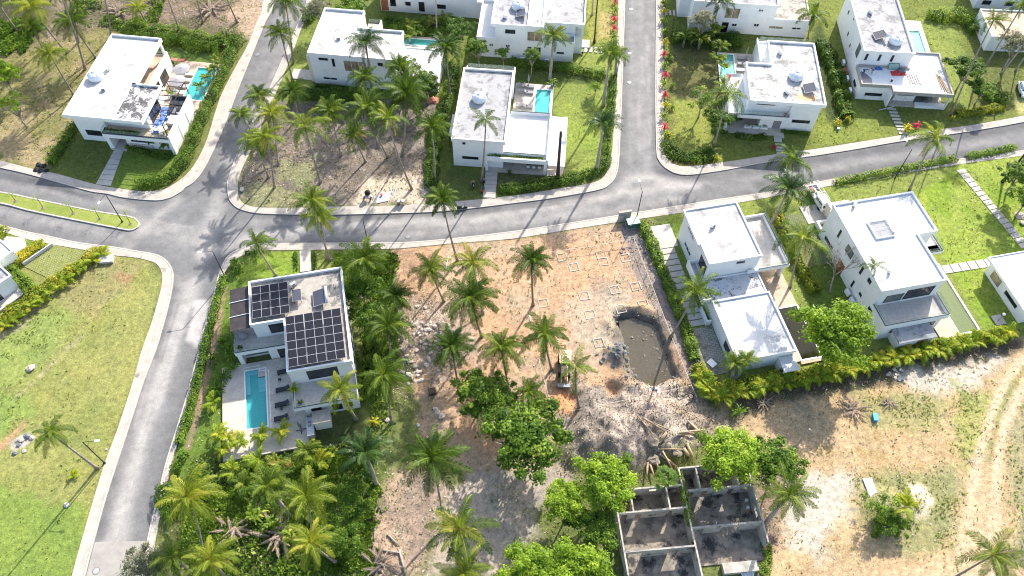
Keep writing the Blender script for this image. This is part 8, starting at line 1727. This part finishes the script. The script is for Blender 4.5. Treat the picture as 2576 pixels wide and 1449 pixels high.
heap('red_sheeting', 'crumpled red sheeting on the white lower roof', loc(FE2, 7.1, 4.3, z), .9, 'salmon_red' if 'salmon_red' in M else 'red_plastic', .5, 1); heap('red_sheeting', 'small red bundle right of the crumpled red sheeting', loc(FE2, 8.4, 4.2, z), .5, 'red_plastic', .4, 2); heap('grey_netting', 'dark netting heap behind the red sheeting', loc(FE2, 8.1, 5.0, z), .9, 'steel_dark', .45, 3); heap('blue_cloth', 'pale blue cloth at the foot of the upper wall near the roofers', loc(FE2, 4.2, 5.4, z), .7, 'shirt_blue', .3, 4)
heap('dark_tarp', 'grey tarpaulin spread on the porch of the repaired villa', loc(FE2, 12.6, .9, .3), 1.9, 'steel_dark', .5, 6); heap('orange_tubing', 'orange tubing beside the air conditioner of the repaired villa', loc(FE2, -.5, 7.6, .3), .7, 'salmon', .9, 7); heap('red_debris', 'red and white debris at the foot of the L-shaped villa', loc(FB, 22.0, -1.8, .2), 1.1, 'salmon', .5, 8)
t = thing('bucket', 'black bucket in the middle of the white lower roof', 'bucket', loc(FE2, 5.9, 2.1, z)); MB().lathe([(.14, 0), (.2, .3), (.17, .3)], 10).build('pail', M['rubber'], t); MB().tube([(-.19, 0, .3), (0, 0, .42), (.19, 0, .3)], .01, 4).build('handle', M['grey_metal'], t)
t = thing('wet_patch', 'fresh grey screed patch beside the roofers', 'screed patch', loc(FE2, 0, 0), -R(3)); MB().prism([(.7, 1.2), (2.4, 1.2), (2.5, 2.6), (1.6, 4.0), (1.1, 4.4), (.75, 4.2)], 3.321, 3.36).build('screed', M['steel_dark'], t)
t = thing('scaffold', 'light steel scaffold frame at the steps of the repaired villa', 'scaffold', loc(FE2, 6.3, -1.5, .2), -R(3)); m = MB()
for x in (0, 1.9):
    for y in (0, .9): m.tube([(x, y, 0), (x, y, 2.3)], .03, 5)
    m.tube([(x, 0, 2.3), (x, .9, 2.3)], .03, 5).tube([(x, 0, 1.0), (x, .9, 1.0)], .03, 5)
m.build('frame', M['grey_metal'], t); MB().tube([(0, 0, .3), (1.9, 0, 2.1)], .02, 4).tube([(1.9, .9, .3), (0, .9, 2.1)], .02, 4).tube([(-2.2, -.6, .1), (.3, -.2, .8)], .08, 4).build('brace', M['grey_metal'], t)
# ---- people: one skinned surface each, clothing as close-fitting shells
def skinned(name, verts, edges, rads, mat, parent, root=0, sub=1):
    me = bpy.data.meshes.new(name); bm = bmesh.new(); L = bm.verts.layers.skin.verify(); bv = [bm.verts.new(v) for v in verts]; bm.verts.ensure_lookup_table()
    for a, b in edges: bm.edges.new((bv[a], bv[b]))
    for i, v in enumerate(bv): v[L].radius = (rads[i] if hasattr(rads[i], '__len__') else (rads[i], rads[i])); v[L].use_root = (i == root)
    bm.to_mesh(me); bm.free(); me.materials.append(mat); o = link(bpy.data.objects.new(name, me)); o.parent = parent
    o.modifiers.new('skin', 'SKIN').use_smooth_shade = True; s_ = o.modifiers.new('sub', 'SUBSURF'); s_.levels = sub; s_.render_levels = sub; return o
def person(label, pos, rz, J, shirt, trousers, cap=None, grp='people'):
    """J: joint positions (metres, figure faces +x)"""
    t = thing('person', label, 'person', pos, rz, grp); V_ = []; E_ = []; R_ = []
    def a(p, r, q=None):
        V_.append(tuple(p)); R_.append(r)
        if q is not None: E_.append((q, len(V_)-1))
        return len(V_)-1
    j = {k: Vector(v) for k, v in J.items()}
    pel = a(j['pelvis'], (.15, .11)); wst = a(j['pelvis'].lerp(j['chest'], .5), (.13, .1), pel); ch = a(j['chest'], (.17, .11), wst); nk = a(j['neck'], .055, ch)
    hd = (j['head']-j['neck']).normalized(); jaw = a(j['neck']+hd*.08, (.06, .065), nk); mid = a(j['head'], (.078, .092), jaw); top = a(j['head']+hd*.09, (.06, .07), mid)
    fw = Vector(J.get('face', (1, 0, 0))).normalized(); a(j['head']+fw*.1-hd*.01, .014, mid)
    sk = list(zip(V_, R_))
    arms = []; legs = []
    for s_ in ('l', 'r'):
        sh = a(j['sh'+s_], .055, ch); el = a(j['el'+s_], .04, sh); wr = a(j['wr'+s_], .026, el); dd = (j['wr'+s_]-j['el'+s_]).normalized(); sd_ = dd.cross(fw); sd_ = sd_.normalized() if sd_.length > .1 else Vector((0, 1, 0))
        pm = a(j['wr'+s_]+dd*.07, (.035, .018), wr)
        for f_, (o_, ln) in enumerate(((-.033, .07), (-.011, .082), (.011, .078), (.033, .06))): k_ = a(j['wr'+s_]+dd*.11+sd_*o_, .009, pm); a(j['wr'+s_]+dd*(.11+ln*.8)+sd_*o_*1.1+fw*.02, .008, k_)
        k_ = a(j['wr'+s_]+dd*.04-sd_*.05, .011, wr); a(j['wr'+s_]+dd*.08-sd_*.065, .009, k_)
        hp = a(j['hp'+s_], .085, pel); kn = a(j['kn'+s_], .058, hp); an = a(j['an'+s_], .04, kn); a(j['an'+s_]+fw*.16+Vector((0, 0, -.04)), (.035, .025), an)
    skinned('body', V_, E_, R_, M['skin_tan'], t)
    e = .018
    skinned('shirt', [j['pelvis'], j['pelvis'].lerp(j['chest'], .5), j['chest'], j['neck']-Vector((0, 0, .03)), j['shl'], j['shl'].lerp(j['ell'], .6), j['shr'], j['shr'].lerp(j['elr'], .6)], [(0, 1), (1, 2), (2, 3), (2, 4), (4, 5), (2, 6), (6, 7)], [(.165, .13), (.15, .12), (.185, .13), .06, .075, .062, .075, .062], M[shirt], t)
    skinned('trousers', [j['pelvis']-Vector((0, 0, .02)), j['hpl'], j['knl'], j['anl']+Vector((0, 0, .02)), j['hpr'], j['knr'], j['anr']+Vector((0, 0, .02))], [(0, 1), (1, 2), (2, 3), (0, 4), (4, 5), (5, 6)], [(.165, .13), .1, .075, .058, .1, .075, .058], M[trousers], t)
    m = MB().lathe([(.005, .135), (.07, .11), (.098, .05), (.1, -.01)] if not cap else [(.005, .15), (.09, .12), (.12, .05), (.12, -.03)], 12); m.xf(Matrix.Translation(j['head']) @ Vector((0, 0, 1)).rotation_difference(hd).to_matrix().to_4x4()); m.build('hair' if not cap else 'helmet', M[cap or 'hair_black'], t, True); return t
def stand(lean=0.0, arm=0.0, crouch=0.0):
    z0 = .92-crouch; x = lean*.35
    J = dict(pelvis=(0-crouch*.2, 0, z0), chest=(x, 0, z0+.4-abs(lean)*.12), neck=(x*1.5, 0, z0+.56-abs(lean)*.22), head=(x*1.7+.02, 0, z0+.7-abs(lean)*.28))
    for s_, y in (('l', 1), ('r', -1)):
        J['sh'+s_] = (x*1.2, y*.19, z0+.48-abs(lean)*.18); J['el'+s_] = (x*1.2+.1+arm*.2, y*.24, z0+.2+arm*.1); J['wr'+s_] = (x*1.2+.2+arm*.35, y*.2, z0-.02+arm*.25)
        J['hp'+s_] = (-crouch*.2, y*.1, z0-.04); J['kn'+s_] = (.05+crouch*.55, y*.12, .47+crouch*.0); J['an'+s_] = (-.02+y*.06, y*.11, .08)
    return J
p = at(1767, 670, 3.33); person('person in a white shirt standing by the balcony door of the stepped villa', (p.x, p.y, 3.34), R(200), stand(.15, .3), 'shirt_white', 'trouser_dark')
p = at(2171, 184, z); person('roofer in blue bending over the fresh screed at the left corner of the lower roof', (p.x, p.y, z), R(-60), stand(.8, .5, .15), 'shirt_blue', 'trouser_dark'); p = at(2193, 184, z); person('roofer in dark clothes bending right of the blue one', (p.x, p.y, z), R(200), stand(.9, .5, .15), 'hair_black', 'shirt_grey')
J = stand(.25, .5); J.update(pelvis=(-.1, 0, .82), chest=(.05, 0, 1.2), neck=(.12, 0, 1.36), head=(.16, 0, 1.5), shl=(.06, .19, 1.29), shr=(.06, -.19, 1.29), ell=(.25, .28, 1.1), elr=(.25, -.28, 1.1), wrl=(.42, .3, 1.05), wrr=(.42, -.3, 1.05), hpl=(-.1, .1, .8), hpr=(-.1, -.1, .8), knl=(.28, .2, .62), knr=(.28, -.2, .62), anl=(.15, .18, .28), anr=(.15, -.18, .28))
person('rider in a grey shirt and orange helmet sitting on the black scooter on the grass', SC2.location+Vector((0, 0, 0)), SC2.rotation_euler.z, J, 'shirt_grey', 'trouser_dark', 'cap_red')
p = at(1218, 462, .2); person('person in a grey top standing left of the slab path of the canopy villa', (p.x, p.y, .2), R(-30), stand(.1, .2), 'shirt_grey', 'hair_black'); p = at(1217, 478, .2); person('person in dark blue crouching beside the slab path of the canopy villa', (p.x, p.y, .2), R(-100), stand(.6, .5, .4), 'shirt_blue', 'trouser_dark')
t = thing('bag', 'small red bag beside the crouching person on the slab path', 'bag', tuple(at(1214, 482, .2))); MB().lathe([(.1, 0), (.2, .1), (.16, .28), (.05, .32)], 10).build('pouch', M['red_plastic'], t, True); MB().tube([(-.1, 0, .28), (0, 0, .42), (.1, 0, .28)], .012, 4).build('handle', M['rubber'], t)
# path light and small garden things
p = at(131, 400, .2); t = thing('garden_light', 'small black path light at the left garden hedge', 'garden light', (p.x, p.y, .15)); MB().tube([(0, 0, 0), (0, 0, 1.3)], .05, 6).build('post', M['black_metal'], t); MB().lathe([(.02, 1.3), (.16, 1.32), (.18, 1.5), (.05, 1.6)], 10).build('lamp_head', M['black_metal'], t)
p = at(2108, 326, .2); t = thing('bucket', 'blue bucket on the grass at the end of the upper right planting', 'bucket', (p.x, p.y, .15)); MB().lathe([(.16, 0), (.24, .4), (.2, .4)], 12).build('pail', M['blue_plastic'], t); MB().tube([(-.22, 0, .4), (0, .1, .5), (.22, 0, .4)], .01, 4).build('handle', M['grey_metal'], t)
rg = random.Random(5)
for k in range(24): rock('scrap of white litter on the dirt lot', rg.uniform(1980, 2560), rg.uniform(1000, 1430), rg.uniform(.07, .15), 'slab_mat', 'scraps of white litter', 'litter_scrap', 'litter')
for k in range(9): rock('pale shell-like stone on the grass between the stepped and tall villas', rg.uniform(1985, 2035), rg.uniform(690, 800), .14, 'slab_mat', 'pale stones on the shaded grass', 'stone', 'stone')
for k in range(10): rock('small white garden stone on the shaded grass below the pool deck', rg.uniform(700, 940), rg.uniform(1090, 1180), .12, 'slab_mat', 'white garden stones', 'stone', 'stone')
